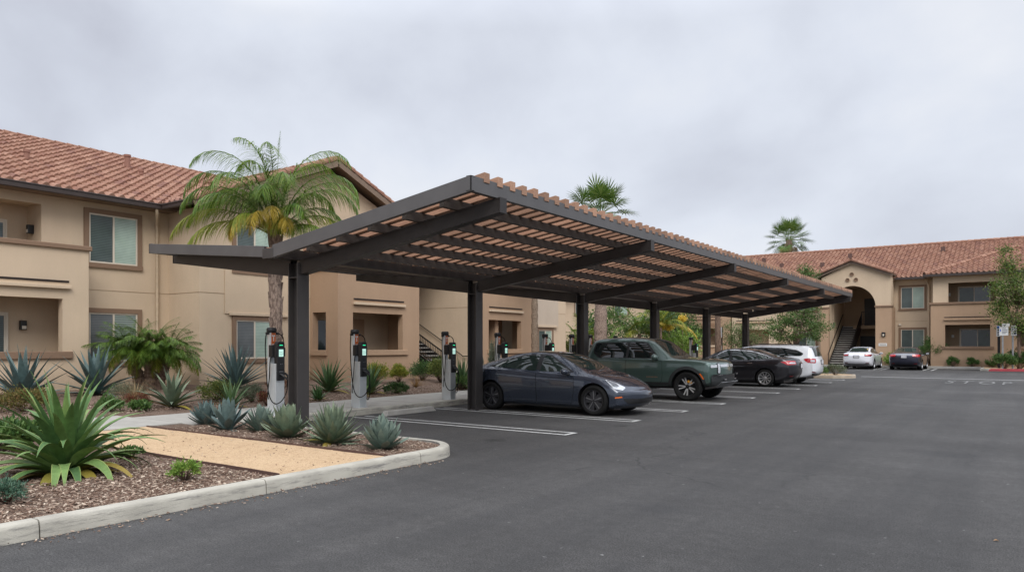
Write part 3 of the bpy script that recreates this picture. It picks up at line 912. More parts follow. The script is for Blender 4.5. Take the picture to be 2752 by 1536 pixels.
mb.tube([(-22.4, 12.25, EZ - .06), (-22.4, 12.27, EZ - .2), (-22.85, 12.5, EZ - .42), (-22.92, 12.55, EZ - .6), (-22.92, 12.55, .5), (-22.8, 12.55, .35)], .05, 10)
mb.build('downspout', plain('spout_tan', (.46, .36, .25), .6), B, smooth=50)

# ================================================================== far building
F = thing('apartment_building', 'two storey tan apartment building with arched stair entry across the car park', 'apartment building', (-10, 59, .2))
FY = 59.0; FE = 6.28
mb = MB()
mb.wall((-42, FY), (10, FY), (0, -1), .3, 0, FE, [(30.26, 34.04, -1, 6.2)])
mb.build('wall', M['tan'], F)
mb = MB(); mb.bar((-7.6, FY - .003, 3.3), (10, FY - .003, 3.3), .012, .016); mb.build('control_joint', M['inner'], F)

def fblock(par, x0, x1, yf, top, holes, col, cap=None, depth=None):
    """balcony block facing -Y with openings (x0, x1, z0, z1); returns the part"""
    mb = MB(); n = .25
    mb.wall((x0, yf), (x1, yf), (0, -1), n, 0, top, [(h[0] - x0, h[1] - x0, h[2], h[3]) for h in holes])
    mb.wall((x0, FY - .002), (x0, yf + n), (-1, 0), n, 0, top); mb.wall((x1, yf + n), (x1, FY - .002), (1, 0), n, 0, top)
    mb.box(x0 + n, x1 - n, yf + n, FY - .01, 2.95, 3.1); mb.box(x0 + n, x1 - n, yf + n, FY - .01, .1, .3)
    mb.box(x0 + n, x1 - n, FY - .06, FY - .012, .3, top)
    b = mb.build('balcony', M[col], par)
    return b
# balcony block A (brown) and B (tan) behind the carport
fblock(F, -24.0, -19.2, 57.6, 4.4, [(-23.25, -21.5, 1.57, 3.36), (-21.25, -20.0, 1.57, 3.36)], 'brown')
ledge(F, (-23.4, 57.6), (-19.9, 57.6), 3.72, (0, -1)); 
fblock(F, -19.1, -15.5, 57.7, 4.4, [(-18.6, -16.2, .4, 2.8)], 'tan')
ledge(F, (-18.8, 57.7), (-15.8, 57.7), 3.34, (0, -1))
mb = MB(); mb.box(-23.35, -19.9, 57.52, 57.8, 1.42, 1.57); mb.build('sill', M['tan'], F, bevel=.01)
window(F, (-25.2, FY), (0, -1), 1.15, 3.75, 5.2, .1, .5, 'pane_black', 'pane_blue', True, 'white')
window(F, (-25.15, FY), (0, -1), 1.2, .9, 2.5, .1, .5, 'pane_black', 'pane_black')
window(F, (-33.8, FY), (0, -1), 1.3, 4.3, 5.75, .1, .5, 'pane_dark', 'pane_dark')
window(F, (-29.6, FY), (0, -1), 1.6, 4.1, 5.8)
window(F, (-13.7, FY), (0, -1), 1.6, .9, 2.75)
window(F, (-13.7, FY), (0, -1), 1.6, 4.1, 5.85)
window(F, (-6.48, FY), (0, -1), 1.75, 4.06, 5.88)
window(F, (-6.48, FY), (0, -1), 1.75, 1.15, 2.85, left='pane_dark', right='pane_mid')
mb = MB(); mb.tube([(-5.62, 58.6, 6.2), (-5.50, 58.88, 5.9), (-5.45, 58.92, 5.7), (-5.45, 58.92, .3)], .055, 10); mb.build('downspout', M['tan'], F, smooth=50)
mb = MB(); mb.box(-7.35, -7.2, 58.9, 59, 3.0, 3.12); mb.build('vent_hood', M['frame'], F)

# right balcony block: brown below, tan above
def rblock():
    x0, x1, yf, n = -5.05, 4.2, 57.1, .3
    mb = MB()
    mb.wall((x0 - .12, yf - .12), (x1 + .12, yf - .12), (0, -1), .4, 0, 4.33, [(.84, 3.40, 1.5, 2.95), (5.0, 8.0, 1.5, 2.95)])
    mb.wall((x0 - .12, FY - .002), (x0 - .12, yf + .28), (-1, 0), .3, 0, 4.33)
    mb.box(x0 + .2, x1, yf + .28, FY - .01, 3.0, 3.15)
    b = mb.build('balcony', M['brown'], F)
    mb = MB(); mb.box(x0 - .2, x1 + .2, yf - .2, yf + .3, 4.33, 4.47); mb.box(x0 - .2, x0 + .3, yf + .3, FY - .01, 4.33, 4.47)
    ch(mb.build('parapet_cap', M['trim'], None, bevel=.012), b)
    for a0, a1 in ((x0 + .55, x0 + 3.5), (x0 + 4.7, x0 + 8.1)):
        mb = MB(); mb.box(a0, a1, yf - .2, yf + .2, 1.32, 1.5); ch(mb.build('sill', M['trim'], None, bevel=.012), b)
    mb = MB()
    mb.wall((x0, yf), (x1, yf), (0, -1), n, 4.47, FE, [(.9, 3.62, 4.47, 5.78), (5.2, 8.0, 4.47, 5.78)])
    mb.wall((x0, FY - .002), (x0, yf + n), (-1, 0), n, 4.47, FE); mb.wall((x1, yf + n), (x1, FY - .002), (1, 0), n, 4.47, FE)
    mb.build('wall', M['tan'], F)
    mb = MB(); mb.box(x0 + .3, x1 - .3, FY - .10, FY - .012, .3, FE - .1); mb.box(x0 + .32, x1 - .3, yf + .32, FY - .11, 5.85, 6.0)
    mb.build('recess_wall', M['inner'], F)
    ledge(F, (x0 + .65, yf - .12), (x0 + 3.35, yf - .12), 3.30, (0, -1))
    slider(F, (-2.75, FY - .10), (0, -1), 1.9, 3.3, 5.62, 'pane_dark', 'pane_blue')
    slider(F, (-2.55, FY - .10), (0, -1), 2.1, .4, 2.72, 'pane_black', 'pane_dark')
    slider(F, (1.6, FY - .10), (0, -1), 2.0, 3.3, 5.62, 'pane_dark', 'pane_blue')
    slider(F, (1.6, FY - .10), (0, -1), 2.0, .4, 2.72, 'pane_black', 'pane_dark')
    for x, z in ((-4.2, 5.1), (-4.0, 2.2)):
        mb = MB(); mb.box(x - .07, x + .07, FY - .2, FY - .10, z - .1, z + .1); mb.build('wall_lamp', M['white'], F)
rblock()

# entry tower with arch
TX0, TX1, TY = -12.25, -7.65, 57.3; AX0, AX1, ASP = -11.75, -8.62, 4.32
def tower():
    ac = (AX0 + AX1) / 2; ar = (AX1 - AX0) / 2; apex = (ac, 7.58); ez = 6.55
    th = .35
    bm = bmesh.new()
    outer = [(TX0, .0), (AX0, .0)]
    hole = [(AX0, ASP)] + [(ac - ar * math.cos(R(180 * i / 24)), ASP + ar * math.sin(R(180 * i / 24))) for i in range(1, 24)] + [(AX1, ASP)]
    poly = [(TX0, 0), (AX0, 0)] + hole + [(AX1, 0), (TX1, 0), (TX1, ez), (ac + .12, apex[1]), (TX0, ez)]
    mb = MB()
    up = [(TX0, 4.4)] + [(AX0, 4.4)] + [p for p in hole if p[1] > 4.4] + [(AX1, 4.4), (TX1, 4.4), (TX1, ez), (ac, apex[1]), (TX0, ez)]
    mb.prism([(x, TY, z) for x, z in up], (0, th, 0))
    mb.wall((TX0, FY - .002), (TX0, TY + th), (-1, 0), .3, 4.4, ez); mb.wall((TX1, TY + th), (TX1, FY - .002), (1, 0), .3, 4.4, ez)
    mb.wall((AX0 - .02, TY + th), (AX0 - .02, 63.2), (1, 0), .25, 0, 6.2)
    mb.build('wall', M['tan'], F)
    mb = MB()
    mb.box(TX0 - .06, AX0 - .001, TY - .06, TY + th - .001, 0, 4.28)
    cap2 = MB(); cap2.box(TX0 - .12, AX0 - .0, TY - .12, TY + th - .003, 4.282, 4.398)
    ch(cap2.build('pier_cap', M['trim'], None, bevel=.012), mb.build('pier', M['brown'], F)); mb = MB()
    mb.box(AX1 + .0, TX1 + .06, TY - .06, TY + th, 0, 4.28); mb.box(TX1 - .3, TX1 + .06, TY + th, FY - .01, 0, 4.28)
    p = mb.build('pier', M['brown'], F)
    mb = MB(); mb.box(AX1 - .06, TX1 + .12, TY - .12, TY + th + .02, 4.282, 4.40)
    ch(mb.build('pier_cap', M['trim'], None, bevel=.012), p)
    # inside
    mb = MB()
    mb.box(AX0 - .3, TX1 - .3, 63.2, 63.4, 0, 6.2)
    mb.box(TX1 - .55, TX1 - .31, TY + th, 63.2, 0, 6.2)
    mb.box(AX0 + .9, TX1 - .56, 61.6, 63.19, 2.85, 3.1)
    mb.box(AX0, AX0 + .9, 62.1, 63.19, 2.85, 3.1)
    mb.box(AX0, TX1 - .56, TY + .4, 63.19, 6.0, 6.15)
    mb.build('passage', M['inner'], F)
    mb = MB(); mb.box(-10.3, -9.35, 63.13, 63.2, 3.1, 5.25); d = mb.build('door', M['door'], F)
    mb = MB(); mb.box(-9.5, -9.44, 63.08, 63.13, 4.55, 4.7); ch(mb.build('number_plate', M['white'], None), d)
    mb = MB(); mb.box(-10.6, -9.45, 63.13, 63.2, .2, 2.3); mb.build('door', M['door'], F)
    mb = MB(); mb.lathe([(0, 5.93), (.12, 5.93), (.14, 5.999)], 16, Matrix.Translation((-9.3, 59.5, 0))); mb.build('ceiling_lamp', emit('lamp_glow', (1, .62, .22), 9), F)
    mb = MB()
    for x, z in ((ac, 6.72), (ac - .28, 6.32), (ac + .28, 6.32)):
        mb.lathe([(.14, 0), (.14, .07), (.10, .07), (.10, .015), (0, .015)], 16, Matrix.Translation((x, TY, z)) @ Matrix.Rotation(R(90), 4, 'X'))
    mb.build('vent_tile', M['trim'], F, smooth=40)
    mb = MB(); mb.box(-8.22, -7.98, TY - .16, TY - .06, 2.18, 2.5); l = mb.build('wall_lamp', M['blackmetal'], F, bevel=.02)
    mb = MB(); mb.box(-8.15, -8.05, TY - .175, TY - .16, 2.24, 2.36); ch(mb.build('lamp_glass', M['frame'], None), l)
    mb = MB(); mb.box(-8.42, -7.88, TY - .08, TY - .06, 1.52, 1.72); l = mb.build('address_sign', M['white'], F)
    mb = MB()
    for i in range(7): mb.box(-8.34 + i * .058, -8.30 + i * .058, TY - .084, TY - .08, 1.585, 1.655)
    ch(mb.build('address_digits', M['trim'], None), l)
    mb = MB(); mb.box(TX0 + .52, TX0 + .56, TY + 1.5, TY + 1.75, 3.0, 3.3); mb.build('wall_sign', M['grey_steel'], F)
    # flight of stairs, wall rail and solid outer guard
    st = run_stairs(F, (AX0 + .1, 57.0, .12), (AX0 + .1, 62.0, 3.0), (1, 0, 0), 1.25, 17)
    mb = MB(); mb.box(AX0 + .17, AX0 + 1.28, 57.35, 62.0, .02, .05)
    for i in range(17):
        y = 57.0 + (i + .5) * 5 / 17; mb.box(AX0 + .14, AX0 + 1.31, y + .13, y + .15, .12 + i * 2.88 / 17, .12 + (i + 1) * 2.88 / 17 + .06)
    ch(mb.build('riser', M['dkbrown'], None), st)
    mb = MB(); mb.tube([(AX0 + .09, 56.7, .15), (AX0 + .09, 56.7, .95), (AX0 + .09, 57.0, 1.1), (AX0 + .09, 62.0, 4.0)], .03); mb.build('handrail', M['blackmetal'], F)
    mb = MB()
    a, b = V((AX0 + 1.40, 56.9, .1)), V((AX0 + 1.40, 62.0, 3.05)); up = V((0, 0, 1))
    mb.prism([a - up * .05, b - up * .2, b + up * .98, a + up * .98], (.05, 0, 0)); mb.build('stair_guard', M['blackmetal'], F)
    balustrade(F, (AX0 + 1.5, 61.65, 3.1), (TX1 - .58, 61.65, 3.1), 1.05, .12)
    # gable roof of the tower
    mb = MB(); gx0, gx1 = ac - 2.68, ac + 2.68; gz0 = 6.62; pitt = .40; hp = math.hypot(1, pitt)
    back = [((0, 58.4, 6.38), V((0, -.40, 1)).normalized())]
    tile_sheet(mb, (gx0, 57.0, gz0), (0, 1, 0), V((1, 0, pitt)).normalized(), 5.2, 2.68 * hp, back, seed=21)
    tile_sheet(mb, (gx1, 57.0, gz0), (0, 1, 0), V((-1, 0, pitt)).normalized(), 5.2, 2.68 * hp, back, seed=22)
    gz1 = gz0 + 2.68 * pitt
    barrel_row(mb, (ac, 56.95, gz1 + .03), (ac, 61.4, gz1 + .03), .12)
    barrel_row(mb, (gx0, 57.05, gz0 + .05), (ac, 57.05, gz1 + .05), .14); barrel_row(mb, (gx1, 57.05, gz0 + .05), (ac, 57.05, gz1 + .05), .14)
    r = mb.build('roof', M['tiles'], F)
    mb = MB()
    mb.bar((gx0, 57.12, gz0 - .12), (ac, 57.12, gz1 - .12), .06, .16); mb.bar((gx1, 57.12, gz0 - .12), (ac, 57.12, gz1 - .12), .06, .16)
    mb.prism([(gx0, 57.13, gz0 - .06), (ac, 57.13, gz1 - .06), (ac, 57.13, gz1 - .02), (gx0, 57.13, gz0 - .02)], (0, 1.8, 0))
    mb.prism([(gx1, 57.13, gz0 - .06), (ac, 57.13, gz1 - .06), (ac, 57.13, gz1 - .02), (gx1, 57.13, gz0 - .02)], (0, 1.8, 0))
    ch(mb.build('rake_board', plain('rake_paint', (.22, .16, .12), .7), None), r)
tower()

# main roof and the hipped roof over the right block
mb = MB(); FP = .40; fh = math.hypot(1, FP); E0 = 58.4; EZ2 = 6.38
tile_sheet(mb, (-42, E0, EZ2), (1, 0, 0), V((0, 1, FP)).normalized(), 54, 8.0 * fh, seed=31)
hx0, hx1, hy = -5.5, 4.7, 56.7; hz = EZ2; hm = (hx1 - hx0) / 2; acx = (hx0 + hx1) / 2
hipL = ((hx0, hy, 0), V((1, -1, 0)).normalized()); hipR = ((hx1, hy, 0), V((-1, -1, 0)).normalized())
tile_sheet(mb, (hx0, hy, hz), (1, 0, 0), V((0, 1, FP)).normalized(), hx1 - hx0, hm * fh, [hipL, hipR], seed=32)
mainp = ((0, E0, EZ2 - .03), V((0, -FP, 1)).normalized())
tile_sheet(mb, (hx0, hy, hz), (0, 1, 0), V((1, 0, FP)).normalized(), 8.0, hm * fh, [((hx0, hy, 0), V((-1, 1, 0)).normalized()), mainp], seed=33)
tile_sheet(mb, (hx1, hy, hz), (0, 1, 0), V((-1, 0, FP)).normalized(), 8.0, hm * fh, [((hx1, hy, 0), V((1, 1, 0)).normalized()), mainp], seed=34)
az = hz + hm * FP
barrel_row(mb, (hx0, hy, hz + .05), (acx, hy + hm, az + .05), .13); barrel_row(mb, (hx1, hy, hz + .05), (acx, hy + hm, az + .05), .13)
barrel_row(mb, (acx, hy + hm, az + .05), (acx, hy + hm + 2.0, az + .05), .13)
rz = EZ2 + 8.0 * FP
barrel_row(mb, (-42, E0 + 8.0, rz + .04), (12, E0 + 8.0, rz + .04), .13)
mb.quad((-42, E0 + 8.0, rz - .02), (12, E0 + 8.0, rz - .02), (12, E0 + 16, EZ2), (-42, E0 + 16, EZ2))
froof = mb.build('roof', M['tiles'], F)
mb = MB()
for x, y in ((-16.5, 62.5), (-13.2, 62.0), (-5.0, 64.2), (-11.5, 64.0), (-18.5, 64.4)):
    mb = MB(); z = EZ2 + (y - E0) * FP; mb.box(x - .14, x + .14, y - .14, y + .14, z - .1, z + .38)
    v_ = mb.build('roof_vent', plain('vent_clay', (.10, .055, .045), .7), None); ch(v_, froof)
for a0, a1 in ((-42, -12.4), (-7.55, -5.6)):
    mb = MB(); mb.box(a0, a1, E0 - .12, E0, 6.24, 6.40); mb.build('gutter', M['dkbrown'], F, bevel=.012)
mb = MB()
mb.box(hx0, hx1, hy - .12, hy, 6.22, 6.38); mb.box(hx0 - .12, hx0, hy - .12, 58.2, 6.22, 6.38)
mb.build('gutter', M['dkbrown'], F, bevel=.012)
mb = MB(); mb.box(-42, 10, E0, FY - .001, 6.24, 6.29); mb.box(hx0, hx1, hy, 57.09, 6.22, 6.26); mb.build('soffit', M['inner'], F)
# ================================================================== carport
CP = thing('carport', 'long dark bronze steel carport with butterfly roof of brown slats over the parked cars', 'carport', (-11.08, 22, 0))
COLY = [8.78 + 5.345 * k for k in range(6)]
CX = -11.08; Y0, Y1 = 8.1, 36.3
XR, XV, XL = -6.43, -10.95, -15.12
ZR, SR, SL = 4.02, .141, .090
zr = lambda x: ZR - SR * (XR - x)                 # top of the right wing
ZV = zr(XV); zl = lambda x: ZV + SL * (-11.2 - x)   # top of the left wing
for y in COLY:
    mb = MB()                                      # H section: flanges face across the stalls
    b = .135
    mb.box(CX + b - .022, CX + b, y - b, y + b, 0, 3.12); mb.box(CX - b, CX - b + .022, y - b, y + b, 0, 3.12)
    mb.box(CX - b + .022, CX + b - .022, y - .012, y + .012, 0, 3.12)
    mb.box(CX - b + .024, CX + b - .024, y - b + .01, y - .014, 2.84, 2.86); mb.box(CX - b + .024, CX + b - .024, y + .014, y + b - .01, 2.84, 2.86)
    c = mb.build('column', M['bronze'], CP, bevel=.004)
    mb = MB()
    for zz in (2.93, 3.02, 3.10):
        for yy in (-.09, .09):
            mb.lathe([(0, .012), (.016, .012), (.016, 0), (0, 0)], 6, Matrix.Translation((CX + b, y + yy, zz)) @ Matrix.Rotation(R(90), 4, 'Y'))
    ch(mb.build('bolt', M['bronze'], None), c)
    # tapered cantilever beams
    t = .045
    for x0, x1, z0a, z0b, z1a, z1b in ((CX + b + .001, -6.37, 2.90, zr(CX + b) - .21, 3.57, 3.795), (CX - b - .001, -15.22, 2.88, zl(CX - b) - .16, zl(-15.22) - .36, zl(-15.22) - .17)):
        mb = MB(); wf = .085
        P = lambda x, z, yy: (x, y + yy, z)
        mb.prism([P(x0, z0a + .02, -.010), P(x1, z1a + .02, -.010), P(x1, z1b - .02, -.010), P(x0, z0b - .02, -.010)], (0, .02, 0))
        for za, zb in ((z0a, z1a), (z0b - .02, z1b - .02)):
            mb.prism([P(x0, za, -wf), P(x1, zb, -wf), P(x1, zb + .02, -wf), P(x0, za + .02, -wf)], (0, 2 * wf, 0))
        s_ = 1 if x1 > x0 else -1
        mb.box(x1, x1 + s_ * .02, y - wf, y + wf, z1a, z1b)
        # boxed sides
        mb.prism([P(x0, z0a + .021, -wf + .006), P(x1, z1a + .021, -wf + .006), P(x1, z1b - .021, -wf + .006), P(x0, z0b - .021, -wf + .006)], (0, .006, 0))
        mb.prism([P(x0, z0a + .021, wf - .012), P(x1, z1a + .021, wf - .012), P(x1, z1b - .021, wf - .012), P(x0, z0b - .021, wf - .012)], (0, .006, 0))
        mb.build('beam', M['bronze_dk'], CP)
# purlins
for x in (-7.22, -8.00, -8.78, -9.55, -10.32):
    mb = MB(); z = zr(x) - .05
    y = Y0 + .28
    mb.box(x - .045, x + .045, y, Y1 - .1, z - .165, z - .018); mb.build('purlin', M['purlin'], CP)
for x in (-11.75, -12.4, -13.05, -13.7, -14.35, -14.9):
    mb = MB(); z = zl(x) - .05
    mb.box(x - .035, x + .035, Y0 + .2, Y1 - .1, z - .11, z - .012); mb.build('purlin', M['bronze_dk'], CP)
# valley gutter and edge channels
mb = MB()
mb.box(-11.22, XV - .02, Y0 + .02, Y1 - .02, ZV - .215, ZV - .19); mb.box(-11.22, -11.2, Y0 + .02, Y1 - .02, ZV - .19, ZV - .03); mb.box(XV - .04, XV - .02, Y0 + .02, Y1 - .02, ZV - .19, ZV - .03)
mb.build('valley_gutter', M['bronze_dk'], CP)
def channel(mb, p0, p1, d, h, inn):
    """upright channel: web on the outer line with two short flanges turned inward"""
    p0, p1 = V(p0), V(p1); inn = V(inn); z = V((0, 0, 1)); ln = (p1 - p0)
    for o, w_, a, b_ in ((0, .018, -h, 0), (.018, .07, -.016, 0), (.018, .07, -h, -h + .016)):
        q = [p0 + inn * o + z * a, p0 + inn * (o + w_) + z * a, p0 + inn * (o + w_) + z * b_, p0 + inn * o + z * b_]
        mb.prism(q, ln)
for p0, p1, inn in (((XR, Y0, ZR), (XR, Y1, ZR), (-1, 0, 0)), ((XL, Y0, zl(XL)), (XL, Y1, zl(XL)), (1, 0, 0)),
                    ((XV, Y0, ZV), (XR, Y0, ZR), (0, 1, 0)), ((XV, Y1, ZV), (XR, Y1, ZR), (0, -1, 0)),
                    ((XL, Y0, zl(XL)), (-11.2, Y0, ZV), (0, 1, 0)), ((XL, Y1, zl(XL)), (-11.2, Y1, ZV), (0, -1, 0))):
    mb = MB(); h = .225 if max(p0[0], p1[0]) > -11 else .20
    channel(mb, p0, p1, 0, h, inn); mb.build('fascia', M['fascia'], CP, bevel=.003)
mb = MB(); mb.box(-11.23, XV + .03, Y0 - .006, Y0 + .012, ZV - .23, ZV - .05); mb.build('end_plate', M['bronze'], CP, bevel=.004)
# slats across the slope, standing proud of the edge channel
def slats(x0, x1, zf, y0, y1, step, wd, ht, base):
    mb = MB(); y = y0; rs = random.Random(8)
    while y < y1:
        dz = rs.gauss(0, .003); z0, z1 = zf(x0) + base + dz, zf(x1) + base + dz + rs.gauss(0, .003)
        mb.prism([(x0, y, z0), (x0, y + wd, z0), (x0, y + wd, z0 + ht), (x0, y, z0 + ht)], (x1 - x0, 0, z1 - z0))
        y += step + rs.gauss(0, .006)
    return mb
slats(XV + .05, XR + .015, zr, Y0 + .30, Y1 - .1, .325, .130, .150, -.064).build('roof_slats', M['slat'], CP, bevel=.006)
slats(-11.25, XL + .03, zl, Y0 + .03, Y1 - .1, .325, .165, .05, -.06).build('roof_slats', M['slat'], CP)

# ================================================================== chargers
def make_charger():
    t = thing('charging_station', 'x', 'charger')
    # pedestal: 0.2 x 0.2, screen towards +x, taller mast behind it (-x)
    mb = MB(); mb.box(-.115, .115, -.115, .115, 0, 1.16); mb.box(-.118, .118, -.045, -.035, 0, 1.16)
    mb.box(-.14, .14, -.14, .14, 0, .012)
    mb.build('pedestal', M['alu'], t, bevel=.016, world=False)
    mb = MB(); mb.box(-.25, -.13, -.075, .075, 0, 1.86)
    mast = mb.build('mast', M['alu'], t, bevel=.014, world=False)
    mb = MB(); mb.lathe([(.0, 1.855), (.098, 1.855), (.112, 1.875), (.112, 1.935), (.09, 1.965), (0, 1.97)], 20, Matrix.Translation((-.19, 0, 0)))
    mb.lathe([(0, 0), (.03, 0), (.03, .06), (0, .06)], 10, Matrix.Translation((-.17, -.10, 1.835)) @ Matrix.Rotation(R(90), 4, 'X')); mb.lathe([(0, 0), (.03, 0), (.03, .06), (0, .06)], 10, Matrix.Translation((-.17, .10, 1.835)) @ Matrix.Rotation(R(-90), 4, 'X'))
    mb.build('mast_cap', M['black'], t, smooth=40, world=False)
    mb = MB(); mb.box(-.131, -.126, -.05, .062, 1.38, 1.85); sg = mb.build('mast_sign', M['orange'], t, world=False)
    mb = MB(); x0, x1 = -.126, -.124
    mb.box(x0, x1, -.035, .045, 1.765, 1.79); mb.box(x0, x1, -.005, .015, 1.66, 1.765); mb.box(x0, x1, -.022, -.012, 1.79, 1.81); mb.box(x0, x1, .022, .032, 1.79, 1.81)
    for zz in (1.57, 1.53):
        for yy in (-.032, -.006, .02): mb.box(x0, x1, yy, yy + .019, zz, zz + .028)
    mb.box(x0, x1, -.02, -.002, 1.475, 1.51); mb.box(x0, x1, .006, .024, 1.475, 1.51)
    mb.build('sign_letters', M['white'], sg, world=False)
    # head with side hoods and front console
    mb = MB(); mb.box(.03, .15, -.10, .10, 1.0, 1.60)
    mb.prism([(.15, -.10, 1.60), (.15, .10, 1.60), (.15, .085, 1.635), (.15, .05, 1.652), (.15, -.05, 1.652), (.15, -.085, 1.635)], (-.12, 0, 0))
    mb.box(-.12, .02, -.135, .135, 1.30, 1.575); mb.box(.02, .04, -.11, .11, 1.29, 1.59)
    mb.box(.09, .14, -.125, .125, 1.32, 1.52)
    mb.box(.105, .152, -.10, .10, .78, 1.0)
    head = mb.build('charger_head', M['black'], t, bevel=.012, world=False)
    mb = MB(); mb.box(.15, .154, -.058, .058, 1.315, 1.475); scn = mb.build('screen', M['screen'], head, world=False)
    mb = MB()
    r = random.Random(4)
    for zz in (1.345, 1.375, 1.405):
        y = -.045
        while y < .035:
            wd = r.uniform(.008, .03); mb.box(.154, .1555, y, y + wd, zz, zz + .010); y += wd + .008
    mb.build('screen_text', plain('lcd_ink', (.10, .26, .22), .5), scn, world=False)
    mb = MB()
    for k in range(7): mb.box(.15, .1535, -.042 + k * .0125, -.033 + k * .0125, 1.562 + .004 * (k % 2), 1.576)
    mb.build('status_light', M['green_led'], head, world=False)
    mb = MB(); mb.box(.152, .155, -.055, .055, .975, .985); mb.box(.152, .154, -.02, .0, 1.14, 1.15); mb.box(.152, .154, .03, .045, 1.15, 1.156); mb.build('trim_line', M['grey_steel'], head, world=False)
    mb = MB(); mb.tube([(.13, -.02, .93), (.19, .0, .90), (.25, .045, .845), (.27, .065, .80)], [.022, .026, .024, .019], 8); pl = mb.build('plug', M['black'], t, smooth=50, world=False)
    mb = MB(); mb.tube([(.02, .12, .95), (.06, .18, .93), (.10, .21, .88), (.11, .215, .82)], [.022, .028, .024, .018], 8); mb.build('plug', M['black'], t, smooth=50, world=False)
    def cable(pts):
        P = [V(p) for p in pts]; out = []
        for i in range(len(P) - 1):
            a, b, c, d = P[max(i - 1, 0)], P[i], P[i + 1], P[min(i + 2, len(P) - 1)]
            for k in range(8):
                u = k / 8
                out.append(.5 * ((2 * b) + (c - a) * u + (2 * a - 5 * b + 4 * c - d) * u * u + (3 * b - a - 3 * c + d) * u ** 3))
        out.append(P[-1]); mb = MB(); mb.tube(out, .0115, 8); mb.build('cable', M['rubber'], t, smooth=True, world=False)
    cable([(-.17, -.14, 1.83), (-.13, -.20, 1.74), (-.10, -.23, 1.4), (-.06, -.22, .8), (0, -.19, .42), (.10, -.13, .27), (.22, -.04, .33), (.285, .05, .55), (.275, .068, .80)])
    cable([(-.12, .15, 1.83), (-.06, .21, 1.74), (-.01, .19, 1.5), (.0, .155, 1.46)])
    cable([(.11, .215, .82), (.10, .24, .6), (.08, .26, .35), (.06, .22, .18), (.03, .165, .30), (.0, .145, .6), (-.01, .14, .78)])
    cable([(-.02, -.14, 1.31), (-.03, -.16, 1.2), (-.07, -.15, .85), (-.12, -.15, .5), (-.16, -.11, .36)])
    return t
ch0 = make_charger()
CHL = [(-12.62, 9.45, 'charging pedestal with orange mast sign beside the nearest carport column'),
       (-12.62, 11.75, 'charging pedestal with looped black cables at the empty stall, right of the nearest column'),
       (-12.50, 14.85, 'charging pedestal just left of the second carport column, two hanging cables'),
       (-12.55, 17.30, 'charging pedestal behind the tail of the grey sedan, beside the tall spiky shrub'),
       (-12.55, 19.90, 'charging pedestal rising behind the roof of the grey sedan, before a sliding window'),
       (-12.55, 21.60, 'charging pedestal just left of the third carport column, hedge behind'),
       (-12.55, 22.90, 'charging pedestal right of the third column, behind the bed of the green pickup'),
       (-12.55, 32.60, 'charging pedestal behind the pickup bonnet, left of the fifth carport column')]
for i, (x, y, lb) in enumerate(CHL):
    o = ch0 if i == 0 else copy_tree(ch0)
    o.location = (x, y, .15); o.scale = (.92, .92, .92); o['label'] = lb; o['group'] = 'charging stations along the walkway'

# ================================================================== small things
mb = MB()
a, b, h = .10, .075, .115
for y0, y1 in ((11.60, 13.30),):
    mb.prism([(-11.72 - a, y0, .0), (-11.72 + a, y0, .0), (-11.72 + b, y0 + .05, h), (-11.72 - b, y0 + .05, h)], (0, 0, 0.0001)) if False else None
    vs = [(-11.72 - a, y0, 0), (-11.72 + a, y0, 0), (-11.72 + a, y1, 0), (-11.72 - a, y1, 0), (-11.72 - b, y0 + .09, h), (-11.72 + b, y0 + .09, h), (-11.72 + b, y1 - .09, h), (-11.72 - b, y1 - .09, h)]
    mb.add(vs, [(0, 3, 2, 1), (4, 5, 6, 7), (0, 1, 5, 4), (1, 2, 6, 5), (2, 3, 7, 6), (3, 0, 4, 7)])
tag(mb.build('wheel_stop', M['concrete'], bevel=.015), 'low concrete wheel stop at the head of the empty stall', 'wheel stop')

def sign_post(name, label, x, y, boards, col, h, pr=.045):
    """post with flat boards (dx, z0, z1, width, y offset, lines)"""
    t = thing(name, label, 'sign post', (x, y, .12), group='signs on posts by the corner kerb')
    mb = MB(); mb.lathe([(0, 0), (pr, 0), (pr, h), (0, h)], 12, Matrix.Translation((0, 0, -.02))); mb.build('post', col, t, smooth=40, world=False)
    for dx, z0, z1, wd, lines in boards:
        mb = MB(); mb.box(dx - wd / 2, dx + wd / 2, -pr - .02, -pr - .005, z0, z1)
        bd = mb.build('sign_board', M['white'], t, bevel=.004, world=False)
        ink = plain('sign_ink', (.03, .04, .09), .6)
        blue = plain('sign_blue', (.02, .09, .42), .6)
        mb = MB(); yy0, yy1 = -pr - .024, -pr - .0205
        for (a0, a1, b0, b1, k) in lines:
            mb.box(dx - wd / 2 + wd * a0, dx - wd / 2 + wd * a1, yy0, yy1, z0 + (z1 - z0) * b0, z0 + (z1 - z0) * b1, k)
        mb.build('sign_letters', [ink, blue], bd, world=False)
    return t
sign_post('sign_post', 'dark post with a narrow white sign, left of the signs under the tree', -1.27, 56.0, [(-.03, 2.02, 2.72, .22, [(.2, .8, .72, .92, 1), (.3, .6, .5, .64, 0), (.25, .75, .3, .42, 0), (.3, .7, .1, .2, 0)])], M['blackmetal'], 2.9, .08)
sign_post('sign_post', 'grey steel post with a wide white notice, between dark post and tree', -1.03, 53.6, [(.06, 2.05, 2.58, .46, [(.3, .75, .78, .84, 0), (.3, .9, .58, .64, 0), (.3, .9, .40, .46, 0), (.3, .7, .22, .28, 0), (.06, .18, .45, .75, 1)]), (.17, 2.60, 2.78, .38, [(.1, .5, .4, .6, 0)])], M['grey_steel'], 2.75, .05)
